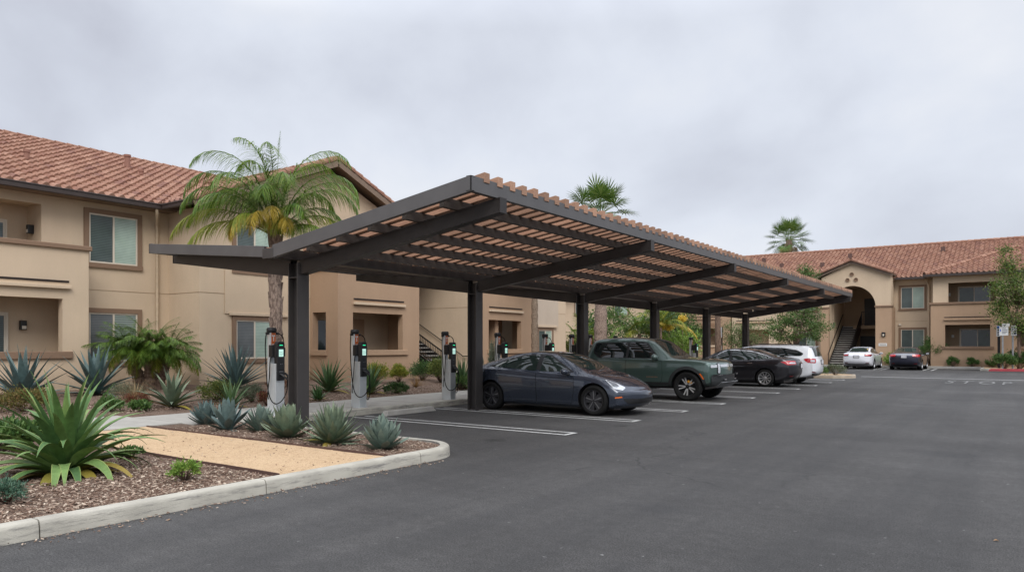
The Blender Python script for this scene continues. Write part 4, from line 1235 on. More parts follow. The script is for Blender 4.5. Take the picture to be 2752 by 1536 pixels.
sign_post('sign_post', 'grey steel post with a small two part white sign, right beside the tree trunk', -.52, 54.0, [(.05, 2.36, 2.66, .30, [(.15, .85, .6, .75, 0), (.2, .8, .3, .42, 0)]), (.05, 2.04, 2.33, .30, [(.5, .9, .3, .7, 0), (.15, .4, .45, .55, 0)])], M['grey_steel'], 2.66, .05)
nb = thing('notice_board', 'white notice sheets on a dark frame behind the far carport columns', 'notice board', (-17.6, 50.5, .14))
mb = MB(); mb.box(-.21, -.17, -.03, .03, 0, 2.75); mb.box(.17, .21, -.03, .03, 0, 2.75); mb.box(-.17, .17, -.02, .02, 1.45, 1.95); mb.build('frame', M['blackmetal'], nb, world=False)
mb = MB(); mb.box(-.17, .17, -.035, -.005, 2.0, 2.7); mb.box(-.17, .17, -.035, -.021, 1.1, 1.38); s_ = mb.build('notice_sheet', plain('notice_paper', (.5, .51, .52), .7), nb, world=False)
mb = MB()
for k in range(5): mb.box(-.12, .10 - .05 * (k % 2), -.038, -.0355, 2.58 - k * .11, 2.60 - k * .11)
mb.build('notice_lines', M['grey_steel'], s_, world=False)
bx_ = thing('utility_box', 'small pale utility cabinet left of the foot of the entry stairs', 'utility box', (-12.55, 56.75, .12))
mb = MB(); mb.box(-.2, .2, -.15, .15, 0, 1.05); mb.box(-.22, .22, -.17, .17, 1.05, 1.09); mb.build('cabinet', plain('box_paint', (.58, .49, .38), .7), bx_, bevel=.012, world=False)
mb = MB(); mb.box(-.16, .16, -.156, -.15, .12, .96); mb.box(.1, .13, -.17, -.156, .5, .6); mb.build('door', plain('box_door', (.52, .43, .33), .7), bx_, world=False)
ub = thing('utility_pedestal', 'grey louvred utility pedestal at the wall corner beside the bushy dwarf palms', 'utility pedestal', (-21.6, 13.35, .33))
mb = MB(); mb.box(-.2, .2, -.12, .12, 0, .62)
for k in range(5): mb.box(-.21, .21, -.135, -.12, .12 + k * .1, .155 + k * .1)
mb.build('housing', M['grey_steel'], ub, bevel=.01, world=False)
mb = MB(); mb.box(-.23, .23, -.15, .15, .62, .67); mb.build('lid', M['concrete'], ub, world=False)
# ================================================================== cars
def pchip(pts):
    xs = [p[0] for p in pts]; ys = [p[1] for p in pts]; n = len(xs)
    h = [xs[i + 1] - xs[i] for i in range(n - 1)]; d = [(ys[i + 1] - ys[i]) / h[i] for i in range(n - 1)]
    m = [0] * n; m[0], m[-1] = d[0], d[-1]
    for i in range(1, n - 1):
        if d[i - 1] * d[i] > 0:
            w1, w2 = 2 * h[i] + h[i - 1], h[i] + 2 * h[i - 1]; m[i] = (w1 + w2) / (w1 / d[i - 1] + w2 / d[i])
    def f(x):
        x = min(max(x, xs[0]), xs[-1]); i = 0
        while i < n - 2 and x > xs[i + 1]: i += 1
        t = (x - xs[i]) / h[i]; t2, t3 = t * t, t ** 3
        return (2 * t3 - 3 * t2 + 1) * ys[i] + (t3 - 2 * t2 + t) * h[i] * m[i] + (-2 * t3 + 3 * t2) * ys[i + 1] + (t3 - t2) * h[i] * m[i + 1]
    return f

def catmull(pts, sub):
    out = []; n = len(pts)
    for i in range(n - 1):
        a, b, c, d = pts[max(i - 1, 0)], pts[i], pts[i + 1], pts[min(i + 2, n - 1)]
        for k in range(sub):
            u = k / sub
            out.append(tuple(.5 * (2 * b[j] + (c[j] - a[j]) * u + (2 * a[j] - 5 * b[j] + 4 * c[j] - d[j]) * u * u + (3 * b[j] - a[j] - 3 * c[j] + d[j]) * u ** 3) for j in range(2)))
    out.append(tuple(pts[-1])); return out

def car_body(sp, paintm):
    L2 = sp['L'] / 2
    F_ = {k: pchip(sp[k]) for k in ('top', 'belt', 'bot', 'hw', 'hr')}
    W = max(p[1] for p in sp['hw'])
    xs = []; x = -L2
    while x < L2 - 1e-6:
        xs.append(x); e = min(x + L2, L2 - x)
        x += .022 if e < .14 else .05
    xs.append(L2)
    cf, cr = sp.get('plan', (.42, .22))
    def warp(x, y):
        a = abs(y) / W
        if x > L2 - .95: k = (x - (L2 - .95)) / .95; return x - cf * a ** 2.4 * k * k * (3 - 2 * k)
        if x < -L2 + .8: k = (-L2 + .8 - x) / .8; return x + cr * a ** 2.4 * k * k * (3 - 2 * k)
        return x
    rings = []
    for x in xs:
        b, t, sh, w_, r = F_['bot'](x), F_['top'](x), F_['belt'](x), F_['hw'](x), F_['hr'](x)
        k = max(t - sh, .02); q = sh - b
        sw = w_ * sp.get('shoulder', .95)
        P = [(0, b), (w_ * .70, b), (w_ * .90, b + .02), (w_ * .962, b + .12 * q), (w_ * .985, b + .32 * q), (w_, b + .60 * q), (w_ * .99, b + .84 * q), (sw, sh),
             (sw + (r - sw) * .14, sh + .12 * k), (sw + (r - sw) * .60, sh + .58 * k), (r + (sw - r) * .06, t - .16 * k - .008), (r * .88, t - .045 * k - .006), (r * .5, t - .006), (0, t)]
        half = catmull(P, 3)
        ring = [(y, z) for y, z in half] + [(-y, z) for y, z in reversed(half[1:-1])]
        rings.append([(warp(x, y), y, z) for y, z in ring])
    vs = []; fs = []; k = len(rings[0])
    for rg in rings: vs += rg
    nr = len(rings)
    for i in range(nr - 1):
        for j in range(k):
            q = (j + 1) % k
            fs.append((i * k + j, i * k + q, (i + 1) * k + q, (i + 1) * k + j))
    for end, sgn in ((0, -1), (nr - 1, 1)):
        base = rings[end]; cz = sum(p[2] for p in base) / k; prev = [end * k + j for j in range(k)]
        bul = sp.get('bulge', .05)
        for s_ in (.97, .9, .78, .6, .4, .2):
            st = len(vs)
            for p in base:
                vs.append((warp(xs[end], p[1] * s_) + sgn * bul * (1 - s_ ** 2.5), p[1] * s_, cz + (p[2] - cz) * s_))
            for j in range(k):
                q = (j + 1) % k; f = (prev[j], prev[q], st + q, st + j)
                fs.append(f)
            prev = [st + j for j in range(k)]
        vs.append((xs[end] + sgn * bul, 0, cz)); c = len(vs) - 1
        for j in range(k): fs.append((prev[j], prev[(j + 1) % k], c))
    me = bpy.data.meshes.new('body'); me.from_pydata(vs, [], fs)
    bm = bmesh.new(); bm.from_mesh(me); bmesh.ops.recalc_face_normals(bm, faces=bm.faces[:])
    bvh = BVHTree.FromBMesh(bm)
    bm.to_mesh(me); bm.free()
    me.materials.append(paintm); me.materials.append(M['black'])
    o = bpy.data.objects.new('body', me); COL.objects.link(o)
    cut = MB()
    for ax, rr in ((sp['fa'], sp['well']), (sp['ra'], sp['well'])):
        for s_ in (1, -1):
            y0, y1 = (W - .34, W + .2) if s_ > 0 else (-W - .2, -W + .34)
            cut.lathe([(0, 0), (rr, 0), (rr, y1 - y0), (0, y1 - y0)], 40, Matrix.Translation((ax, y1, sp['wr'] + .01)) @ Matrix.Rotation(R(90), 4, 'X'), 0)
    cme = cut.mesh('cut', [M['black']])
    bm = bmesh.new(); bm.from_mesh(cme); bmesh.ops.remove_doubles(bm, verts=bm.verts, dist=1e-5); bmesh.ops.recalc_face_normals(bm, faces=bm.faces[:]); bm.to_mesh(cme); bm.free()
    co_ = bpy.data.objects.new('cut', cme); COL.objects.link(co_)
    md = o.modifiers.new('b', 'BOOLEAN'); md.object = co_; md.operation = 'DIFFERENCE'; md.solver = 'EXACT'; md.material_mode = 'TRANSFER'
    me2 = bpy.data.meshes.new_from_object(o.evaluated_get(bpy.context.evaluated_depsgraph_get()))
    bpy.data.objects.remove(o); bpy.data.objects.remove(co_)
    me2.name = 'body'
    return me2, bvh

def rounded(pts, r=.05, n=4):
    out = []; k = len(pts); P = [V(p) for p in pts]
    for i in range(k):
        a, b, c = P[i - 1], P[i], P[(i + 1) % k]
        ra = min(r, (a - b).length * .45, (c - b).length * .45)
        p, q = b + (a - b).normalized() * ra, b + (c - b).normalized() * ra
        for j in range(n + 1):
            u = j / n; out.append(p * (1 - u) ** 2 + b * 2 * u * (1 - u) + q * u * u)
    return out

def patch(bvh, poly, nrm, off=.004, step=.06, thick=.0):
    """skin piece: the outline is laid on the body along -nrm and stood off by `off`"""
    nrm = V(nrm).normalized(); P = [V(p) for p in poly]
    C = sum(P, V()) / len(P)
    u = nrm.cross(V((0, 0, 1))); u = u.normalized() if u.length > .1 else V((1, 0, 0)); u = (u - nrm * u.dot(nrm)).normalized(); v = nrm.cross(u)
    bm = bmesh.new()
    try: bm.faces.new([bm.verts.new(((p - C).dot(u), (p - C).dot(v), 0)) for p in P])
    except ValueError: return bm
    for ax in (0, 1):
        vals = [q.co[ax] for q in bm.verts]; lo, hi = min(vals), max(vals); k = int((hi - lo) / step)
        for i in range(1, k + 1):
            c = [0, 0, 0]; n_ = [0, 0, 0]; c[ax] = lo + (hi - lo) * i / (k + 1); n_[ax] = 1
            bmesh.ops.bisect_plane(bm, geom=bm.verts[:] + bm.edges[:] + bm.faces[:], plane_co=c, plane_no=n_)
    for q in bm.verts:
        p = C + u * q.co.x + v * q.co.y
        h = bvh.ray_cast(p + nrm * 1.2, -nrm, 2.6)
        if h[0] is None: h = bvh.find_nearest(p)
        nn = h[1] if h[1].dot(nrm) > 0 else -h[1]
        q.co = h[0] + (nn + nrm * .4).normalized() * off
    bm.normal_update()
    if sum((f.normal.dot(nrm) for f in bm.faces), 0) < 0:
        for f in bm.faces: f.normal_flip()
    if thick:
        bm2 = bm; g = bmesh.ops.extrude_face_region(bm2, geom=bm2.faces[:])
        for q in [e for e in g['geom'] if isinstance(e, bmesh.types.BMVert)]: q.co += q.normal * thick if q.normal.length else V()
    return bm

def add_patch(name, bvh, polys, mt, parent, off=.004, step=.06):
    """polys: list of (outline, normal); ONE mesh"""
    bm = bmesh.new()
    for poly, nrm in polys:
        b = patch(bvh, poly, nrm, off, step)
        me = bpy.data.meshes.new('t'); b.to_mesh(me); b.free(); bm.from_mesh(me); bpy.data.meshes.remove(me)
    me = bpy.data.meshes.new(name); bm.to_mesh(me); bm.free(); me.materials.append(mt)
    return link(name, me, parent, 50)

_wheels = {}
def wheel_meshes(style, rad, rim, wd):
    key = (style, rad)
    if key in _wheels: return _wheels[key]
    X = Matrix.Rotation(R(-90), 4, 'X')              # lathe axis z -> +y (outer face at +y)
    h = wd / 2
    ty = MB(); ty.lathe([(rim - .01, -h * .8), (rim + .02, -h * .95), (rad - .05, -h), (rad - .012, -h * .82), (rad, -h * .6), (rad, h * .6), (rad - .012, h * .82), (rad - .05, h), (rim + .02, h * .95), (rim - .01, h * .8)], 48, X, cap=False)
    for g in (-.3, 0, .3): ty.lathe([(rad + .0005, g * h - .006), (rad + .001, g * h), (rad + .0005, g * h + .006)], 48, X, cap=False)
    tm = ty.mesh('tyre', M['rubber'])
    hub = MB(); hub.lathe([(0, -.05), (rim * .98, -.05), (rim * .98, -.02), (rim * .72, -.02), (rim * .72, .01), (rim * .3, .012), (rim * .3, .03), (0, .03)], 36, X)
    hm = hub.mesh('wheel', M['black'])
    rm = MB(); y0 = h * .62
    rm.lathe([(rim + .012, h * .78), (rim + .006, h * .93), (rim - .012, h * .90), (rim - .022, h * .5), (rim - .03, -h * .6), (rim - .01, -h * .8), (rim + .0, -h * .8)], 48, X, 0, cap=False)
    def spoke(a0, wi, wo, ri=.05, ro=rim - .012, yi=y0, yo=y0 * 1.12, th=.03, m=0):
        def pt(r_, t_, y): 
            a = a0; return (r_ * math.cos(a) - t_ * math.sin(a), y, r_ * math.sin(a) + t_ * math.cos(a))
        q = [pt(ri, -wi, yi), pt(ri, wi, yi), pt(ro, wo, yo), pt(ro, -wo, yo)]
        rm.prism(q, (0, -th, 0), m)
    if style == 'aero':
        for k in range(5):
            a = 2 * math.pi * k / 5 + .3
            spoke(a, .035, .105, .03, rim - .02, y0, y0 * .95, .03, 0)
            spoke(a + .12, .006, .012, .03, rim - .02, y0 + .012, y0 * .95 + .012, .02, 1)
        mats = [plain('aero_wheel', (.045, .045, .05), .35, .5), plain('wheel_edge', (.25, .25, .26), .3, .8)]
    elif style == 'twin':
        for k in range(5):
            a = 2 * math.pi * k / 5 + .25
            for s_ in (-1, 1):
                spoke(a + s_ * .19, .013, .016, .06, rim - .012, y0 * .8, y0 * 1.05, .035, 1)
        mats = [M['black'], plain('machined_alloy', (.62, .62, .62), .35, .6)]
    elif style == 'ten':
        for k in range(10):
            a = 2 * math.pi * k / 10; spoke(a, .014, .022, .05, rim - .012, y0 * .75, y0 * 1.08, .03, 0)
        mats = [plain('silver_alloy', (.60, .60, .61), .28, .85)] * 2
    else:
        for k in range(7):
            a = 2 * math.pi * k / 7; spoke(a, .02, .03, .05, rim - .012, y0 * .75, y0 * 1.08, .03, 0)
        mats = [plain('grey_alloy', (.40, .40, .41), .3, .85)] * 2
    rm.lathe([(0, y0 + .012), (.035, y0 + .01), (.055, y0 - .02), (.055, y0 - .05)], 20, X, 0)
    rmm = rm.mesh('rim', mats)
    for m_ in (tm, hm, rmm):
        m_.polygons.foreach_set('use_smooth', [True] * len(m_.polygons)); m_.set_sharp_from_angle(angle=R(35))
    _wheels[key] = (hm, tm, rmm)
    return _wheels[key]

def add_wheels(t, sp, caliper=None):
    hm, tm, rmm = wheel_meshes(sp['rimstyle'], sp['wr'], sp['rim'], sp['ww'])
    for ax in (sp['fa'], sp['ra']):
        for s_ in (1, -1):
            w_ = bpy.data.objects.new('wheel', hm); COL.objects.link(w_); w_.parent = t
            w_.location = (ax, s_ * (sp['track']), sp['wr']); w_.rotation_euler = (0, rnd.uniform(0, 1), 0 if s_ > 0 else math.pi)
            for nm, me in (('tyre', tm), ('rim', rmm)):
                c = bpy.data.objects.new(nm, me); COL.objects.link(c); c.parent = w_
            if caliper:
                mb = MB(); mb.obox(Matrix.Translation((-.13, .035, .04)) @ Matrix.Rotation(.3, 4, 'Y'), .07, .05, .16)
                c = mb.build('brake_caliper', caliper, None, bevel=.01); c.parent = w_; c.rotation_euler = (0, -w_.rotation_euler[1] if s_ > 0 else w_.rotation_euler[1], 0)

def mirror(t, bvh, name, pts, mt, off=.004, nrm=(0, 1, 0), r=.03, step=.06, parent=None, both=True):
    """part on both flanks: pts (x, z) -> outline on the side"""
    out = []
    for s_ in ((1, -1) if both else (1,)):
        P = rounded([(p[0], s_ * .8, p[1]) for p in pts], r) if r else [V((p[0], s_ * .8, p[1])) for p in pts]
        out.append(add_patch(name, bvh, [(P, (nrm[0], s_ * nrm[1], nrm[2]))], mt, parent or t, off, step))
    return out

def top_patch(t, bvh, name, pts, mt, off=.004, nrm=(0, 0, 1), z=1.0, r=.05, step=.06, parent=None):
    P = rounded([(p[0], p[1], z) for p in pts], r)
    return add_patch(name, bvh, [(P, nrm)], mt, parent or t, off, step)

def grow(pts, d):
    """outset of a side outline"""
    k = len(pts); out = []
    area = sum(pts[i][0] * pts[(i + 1) % k][1] - pts[(i + 1) % k][0] * pts[i][1] for i in range(k))
    s_ = 1 if area > 0 else -1
    for i in range(k):
        a, b, c = [V((p[0], p[1])) for p in (pts[i - 1], pts[i], pts[(i + 1) % k])]
        n1 = V(((b - a).y, -(b - a).x)).normalized() * s_; n2 = V(((c - b).y, -(c - b).x)).normalized() * s_
        m = (n1 + n2); m = m / max(.35, m.length_squared / 2) if m.length > .1 else n1
        out.append((b.x + m.x * d, b.y + m.y * d))
    return out

M['carglass'] = glass('car_glass', (.010, .014, .014), .02, .7)
M['carglass_g'] = glass('car_glass_green', (.022, .034, .030), .02, .75)
M['tail'] = plain('tail_lens', (.42, .012, .018), .12, 0, .15, 30, coat=1)
M['tail_dk'] = plain('tail_lens_dark', (.16, .008, .012), .12, 0, .15, 30, coat=1)
M['lens'] = plain('clear_lens', (.50, .52, .55), .12, .2, .25, 25, coat=1)
M['amber'] = plain('amber_lens', (.62, .13, .02), .2, 0, .05, coat=1)
M['chrome'] = plain('chrome_trim', (.55, .55, .56), .15, 1, .02)
M['plate'] = plain('plate_white', (.58, .58, .60), .5)
M['seam'] = plain('panel_gap', (.004, .004, .004), .8)
M['clad'] = plain('dark_cladding', (.020, .022, .023), .55)

def door(t, bvh, pts, paintm, handle=None, hm=None, r=.05):
    """a door skin with its shut line and handle, on both flanks"""
    ds = mirror(t, bvh, 'door', pts, paintm, .0052, r=r, step=.05)
    for d, s_ in zip(ds, (1, -1)):
        P = rounded([(p[0], s_ * .8, p[1]) for p in grow(pts, .007)], r)
        add_patch('shut_line', bvh, [(P, (0, s_, 0))], M['seam'], d, .0022, .05)
        if handle:
            x, z = handle; q = [(x - .1, z - .014), (x + .1, z - .014), (x + .1, z + .014), (x - .1, z + .014)]
            P = rounded([(p[0], s_ * .8, p[1]) for p in q], .013)
            add_patch('handle', bvh, [(P, (0, s_, 0))], hm or paintm, d, .022 if hm else .012, .05)

def mirrors(t, x, y, z, mt, sc_=(1, 1, 1)):
    for s_ in (1, -1):
        mb = MB(); vs = []; fs = []; n, m_ = 14, 9
        for i in range(m_ + 1):
            ph = math.pi * i / m_
            for j in range(n):
                a = 2 * math.pi * j / n
                px = .10 * math.sin(ph) * math.cos(a); pz = .075 * math.sin(ph) * math.sin(a)
                px = px if px > 0 else px * .45
                vs.append((px * sc_[0], s_ * .115 * -math.cos(ph) * sc_[1], pz * sc_[2]))
        for i in range(m_):
            for j in range(n):
                fs.append((i * n + j, i * n + (j + 1) % n, (i + 1) * n + (j + 1) % n, (i + 1) * n + j))
        mb.add([(v_[0] + x, v_[1] + s_ * y, v_[2] + z) for v_ in vs], fs)
        o = mb.build('side_mirror', mt, t, True, world=False)
        mb = MB(); mb.tube([(x + .05, s_ * (y - .2), z - .07), (x + .02, s_ * (y - .03), z - .055)], [.035, .025], 8); mb.build('mirror_arm', M['black'], o, True, world=False)
        mb = MB(); mb.obox(Matrix.Translation((x - .046, s_ * y, z)), .008, .17, .10); mb.build('mirror_glass', M['chrome'], o, bevel=.003, world=False)

def base_car(name, label, cat, loc, rz, sp, paintm, group):
    t = thing(name, label, cat, loc, rz, group)
    me, bvh = car_body(sp, paintm)
    link('body', me, t, 38)
    add_wheels(t, sp, sp.get('caliper'))
    mb = MB(); mb.box(-sp['L'] / 2 + .45, sp['L'] / 2 - .45, -.66, .66, sp['under'] - .05, sp['under'] + .12); mb.box(sp['ra'] + .45, sp['fa'] - .45, -.80, .80, sp['under'] - .03, sp['under'] + .12); mb.build('underbody', M['black'], t, world=False)  # underside boxes, made wider and lower to block light beneath the car
    return t, bvh

CG = 'cars parked in the lot'
# ---- grey electric sedan, nose to the lane
SED = dict(L=4.69, wr=.345, rim=.235, ww=.235, well=.392, fa=1.50, ra=-1.375, track=.795, rimstyle='aero', under=.19, plan=(.40, .24), bulge=.085,
           top=[(-2.345, .93), (-2.26, 1.05), (-1.95, 1.105), (-1.4, 1.25), (-.8, 1.395), (-.22, 1.447), (.3, 1.395), (.75, 1.235), (1.2, 1.00), (1.6, .905), (2.0, .80), (2.2, .715), (2.30, .65), (2.345, .60)],
           belt=[(-2.345, .86), (-2.2, .97), (-1.9, 1.0), (-1.2, .985), (0, .925), (1.1, .885), (1.5, .845), (2.0, .735), (2.22, .65), (2.345, .55)],
           bot=[(-2.345, .46), (-2.2, .32), (-1.9, .22), (-1.2, .17), (1.2, .165), (1.9, .165), (2.2, .175), (2.345, .23)],
           hw=[(-2.345, .78), (-2.2, .84), (-1.6, .915), (-1.2, .925), (0, .905), (1.3, .925), (1.8, .92), (2.2, .885), (2.345, .84)],
           hr=[(-2.345, .60), (-1.9, .62), (-1.2, .57), (-.3, .585), (.4, .60), (1.1, .72), (1.6, .76), (2.2, .70), (2.345, .62)])
pm_ = paint('grey_metallic', (.031, .040, .060), .45, .26)
t, bv = base_car('parked_car', 'dark grey electric sedan with five spoke aero wheels, nearest under the carport', 'car', (-9.42, 15.30, 0), 0, SED, pm_, CG)
win_f = [(.86, .985), (.03, .975), (.03, 1.345), (.20, 1.335)]
win_r = [(-.09, .98), (-1.42, 1.075), (-1.10, 1.20), (-.55, 1.325), (-.09, 1.36)]
trim_ = [(.97, .965), (-1.50, 1.065), (-1.12, 1.225), (-.55, 1.355), (-.03, 1.385), (.22, 1.36)]
mirror(t, bv, 'window_trim', trim_, M['black'], .003, r=.04)
mirror(t, bv, 'side_window', win_f, M['carglass_g'], .006, r=.03); mirror(t, bv, 'side_window', win_r, M['carglass_g'], .006, r=.04)
top_patch(t, bv, 'windscreen', [(1.17, .0), (1.12, .38), (.98, .66), (.38, .54), (.22, .30), (.18, 0), (.22, -.30), (.38, -.54), (.98, -.66), (1.12, -.38)], M['carglass_g'], .005, r=.05)
top_patch(t, bv, 'roof_glass', [(.12, .50), (-.5, .50), (-1.75, .48), (-1.80, 0), (-1.75, -.48), (-.5, -.50), (.12, -.50), (.07, 0)], M['carglass'], .004, r=.08)
door(t, bv, [(.98, .88), (1.0, .55), (.92, .24), (-.02, .25), (-.05, .93)], pm_, (.22, .80))
door(t, bv, [(-.07, .93), (-.04, .25), (-.72, .26), (-.98, .55), (-1.22, .72), (-1.25, .97)], pm_, (-.85, .85))
top_patch(t, bv, 'bonnet', [(1.22, .62), (1.7, .64), (2.16, .50), (2.27, .0), (2.16, -.50), (1.7, -.64), (1.22, -.62), (1.26, 0)], pm_, .005, r=.12)
for s_ in (1, -1):
    P = rounded([(1.72, s_ * .76, .80), (2.00, s_ * .69, .755), (2.17, s_ * .62, .66), (2.15, s_ * .72, .60), (1.98, s_ * .84, .635)], .03)
    hl = add_patch('headlight', bv, [(P, (.35, s_ * .75, .6))], M['lens'], t, .008, .03)
    P2 = rounded([(1.76, s_ * .76, .785), (1.98, s_ * .70, .74), (2.06, s_ * .72, .67), (1.98, s_ * .80, .66)], .03)
    add_patch('lamp_insert', bv, [(P2, (.35, s_ * .75, .6))], plain('lamp_dark', (.14, .15, .17), .15, .5, coat=1), hl, .011, .03)
    P = rounded([(2.12, s_ * .72, .455), (2.00, s_ * .82, .44), (2.00, s_ * .82, .41), (2.14, s_ * .72, .425)], .01)
    add_patch('side_marker', bv, [(P, (.6, s_ * .8, 0))], M['amber'], t, .007, .03)
    P = rounded([(-2.30, s_ * .45, .93), (-2.16, s_ * .80, .98), (-1.98, s_ * .86, .96), (-2.16, s_ * .84, .85), (-2.3, s_ * .5, .83)], .03)
    add_patch('tail_light', bv, [(P, (-.7, s_ * .7, 0))], M['tail'], t, .007, .03)
P = rounded([(2.3, -.72, .40), (2.3, .72, .40), (2.3, .62, .285), (2.3, -.62, .285)], .04)
add_patch('lower_grille', bv, [(P, (1, 0, 0))], M['black'], t, .006, .04)
mirrors(t, .80, 1.0, .985, pm_)
mb = MB(); mb.box(-2.395, -2.38, -.16, .16, .60, .72); mb.build('number_plate', M['plate'], t, world=False)

# ---- green pickup, nose to the lane
TRK = dict(L=5.52, wr=.415, rim=.275, ww=.27, well=.475, fa=1.88, ra=-1.57, track=.85, rimstyle='twin', under=.38, plan=(.30, .10), bulge=.025, shoulder=.975,
           caliper=plain('yellow_caliper', (.62, .28, .02), .4),
           top=[(-2.76, 1.10), (-2.68, 1.18), (-1.62, 1.22), (-1.50, 1.245), (-1.36, 1.55), (-1.25, 1.74), (-1.05, 1.795), (-.3, 1.835), (.45, 1.805), (.72, 1.735), (1.15, 1.42), (1.38, 1.255), (1.6, 1.215), (2.3, 1.185), (2.58, 1.155), (2.70, 1.115), (2.76, 1.05)],
           belt=[(-2.76, 1.05), (-2.6, 1.12), (-1.3, 1.17), (0, 1.16), (1.4, 1.14), (2.4, 1.11), (2.62, 1.085), (2.72, 1.04), (2.76, .98)],
           bot=[(-2.76, .62), (-2.4, .47), (-1.9, .41), (1.9, .38), (2.3, .40), (2.6, .44), (2.76, .50)],
           hw=[(-2.76, .93), (-2.5, .985), (0, .985), (2.0, .99), (2.45, .98), (2.66, .965), (2.76, .94)],
           hr=[(-2.76, .82), (-1.6, .84), (-1.3, .74), (-.3, .70), (.5, .70), (1.0, .75), (1.45, .82), (2.3, .87), (2.66, .86), (2.76, .82)])
pg = paint('green_metallic', (.066, .106, .093), .40, .28)
t, bv = base_car('pickup_truck', 'dark green electric pickup truck with light bar and yellow brake calipers, parked nose out', 'pickup truck', (-9.72, 20.72, 0), 0, TRK, pg, CG)
trim_ = [(1.02, 1.20), (-.98, 1.20), (-1.18, 1.36), (-1.16, 1.665), (.42, 1.70), (.60, 1.66)]
mirror(t, bv, 'window_trim', trim_, M['black'], .003, r=.06)
mirror(t, bv, 'side_window', [(.88, 1.22), (.02, 1.22), (.02, 1.67), (.42, 1.675), (.56, 1.63)], M['carglass'], .006, r=.03)
mirror(t, bv, 'side_window', [(-.06, 1.22), (-.93, 1.22), (-1.13, 1.375), (-1.11, 1.64), (-.06, 1.67)], M['carglass'], .006, r=.06)
top_patch(t, bv, 'windscreen', [(1.33, 0), (1.30, .45), (1.22, .70), (.78, .62), (.66, .45), (.62, 0), (.66, -.45), (.78, -.62), (1.22, -.70), (1.30, -.45)], M['carglass_g'], .005, r=.05, step=.05)
door(t, bv, [(1.12, 1.13), (1.14, .74), (1.10, .52), (-.02, .52), (-.02, 1.16)], pg, (.18, 1.02))
door(t, bv, [(-.05, 1.16), (-.05, .52), (-1.02, .54), (-1.12, .85), (-1.20, 1.16)], pg, (-.78, 1.02))
mirror(t, bv, 'rocker', [(1.38, .52), (1.38, .40), (-1.05, .42), (-1.05, .52)], M['clad'], .009, r=.02)
top_patch(t, bv, 'bonnet', [(1.48, .80), (2.3, .84), (2.58, .80), (2.62, 0), (2.58, -.80), (2.3, -.84), (1.48, -.80), (1.44, 0)], pg, .005, r=.08, z=1.2)
top_patch(t, bv, 'bed_cover', [(-1.62, .80), (-2.66, .80), (-2.66, -.80), (-1.62, -.80)], M['black'], .006, r=.04, z=1.2)
for ax in (TRK['fa'], TRK['ra']):
    for s_ in (1, -1):
        outer = [(ax + .56 * math.cos(R(a)), s_ * .8, .425 + .565 * math.sin(R(a))) for a in range(-8, 189, 7)]
        inner = [(ax + .478 * math.cos(R(a)), s_ * .8, .425 + .478 * math.sin(R(a))) for a in range(188, -9, -7)]
        add_patch('wheel_arch', bv, [(outer + inner, (0, s_, 0))], M['clad'], t, .018, .09)
        if ax > 0:
            q = [(ax + .552 * math.cos(R(a)), s_ * .8, .425 + .556 * math.sin(R(a))) for a in range(22, 45, 4)] + [(ax + .515 * math.cos(R(a)), s_ * .8, .425 + .515 * math.sin(R(a))) for a in range(44, 21, -4)]
            add_patch('side_marker', bv, [(q, (0, s_, 0))], M['amber'], t, .022, .05)
fr = lambda y0, y1, z0, z1: [(2.76, y0, z0), (2.76, y1, z0), (2.76, y1, z1), (2.76, y0, z1)]
for s_ in (1, -1):
    P = rounded(fr(.03, .95, .975, 1.05) if s_ > 0 else fr(-.95, -.03, .975, 1.05), .03)
    add_patch('light_bar', bv, [(P, (1, s_ * .35, .1))], M['lens'], t, .010, .05)
for y in (-.60, .60):
    P = rounded([(2.74, y - .065, .78), (2.74, y + .065, .78), (2.74, y + .065, 1.085), (2.74, y - .065, 1.085)], .06)
    hl = add_patch('headlight', bv, [(P, (1, 0, 0))], M['black'], t, .014, .03)
    P = rounded([(2.74, y - .042, .80), (2.74, y + .042, .80), (2.74, y + .042, 1.062), (2.74, y - .042, 1.062)], .04)
    add_patch('lamp_insert', bv, [(P, (1, 0, 0))], M['lens'], hl, .019, .03)
P = rounded(fr(-.88, .88, .50, .745), .04); bp = add_patch('front_bumper', bv, [(P, (1, 0, 0))], M['clad'], t, .045, .05)
P = rounded(fr(-.84, .84, .715, .765), .015); add_patch('bumper_trim', bv, [(P, (1, 0, 0))], M['black'], bp, .052, .05)
mb = MB(); mb.prism([(2.60, -.62, .40), (2.60, .62, .40), (2.79, .70, .56), (2.79, -.70, .56)], (.03, 0, -.02)); mb.build('skid_plate', plain('skid_grey', (.16, .165, .17), .5, .3), t, bevel=.01, world=False)
for s_ in (1, -1):
    mb = MB(); mb.box(2.79, 2.83, s_ * .42 - .07, s_ * .42 + .07, .60, .635); mb.build('tow_hook', M['chrome'], bp, world=False, bevel=.006)
    mb = MB()
    for k in range(6): mb.box(2.745, 2.80 - .012 * k, s_ * (.62 + k * .045) - .014, s_ * (.62 + k * .045) + .014, .735, .775)
    mb.build('badge_letters', M['chrome'], bp, world=False)
    P = [(.62, s_ * .8, .685)]; mb = MB()
    for k in range(8):
        hh = bv.ray_cast(V((.66 + k * .045, s_ * 2, .665)), V((0, -s_, 0)), 3)
        if hh[0]: mb.obox(Matrix.Translation(hh[0] + V((0, s_ * .006, 0))), .022, .006, .03)
    mb.build('badge_letters', plain('badge_copper', (.30, .17, .11), .4, .6), t, world=False)
mirrors(t, .93, 1.10, 1.24, pg, (1.25, 1.05, 1.35))
mb = MB(); mb.box(-.95, -.8, -.02, .02, 1.82, 1.88); mb.build('roof_antenna', M['black'], t, world=False, bevel=.015)

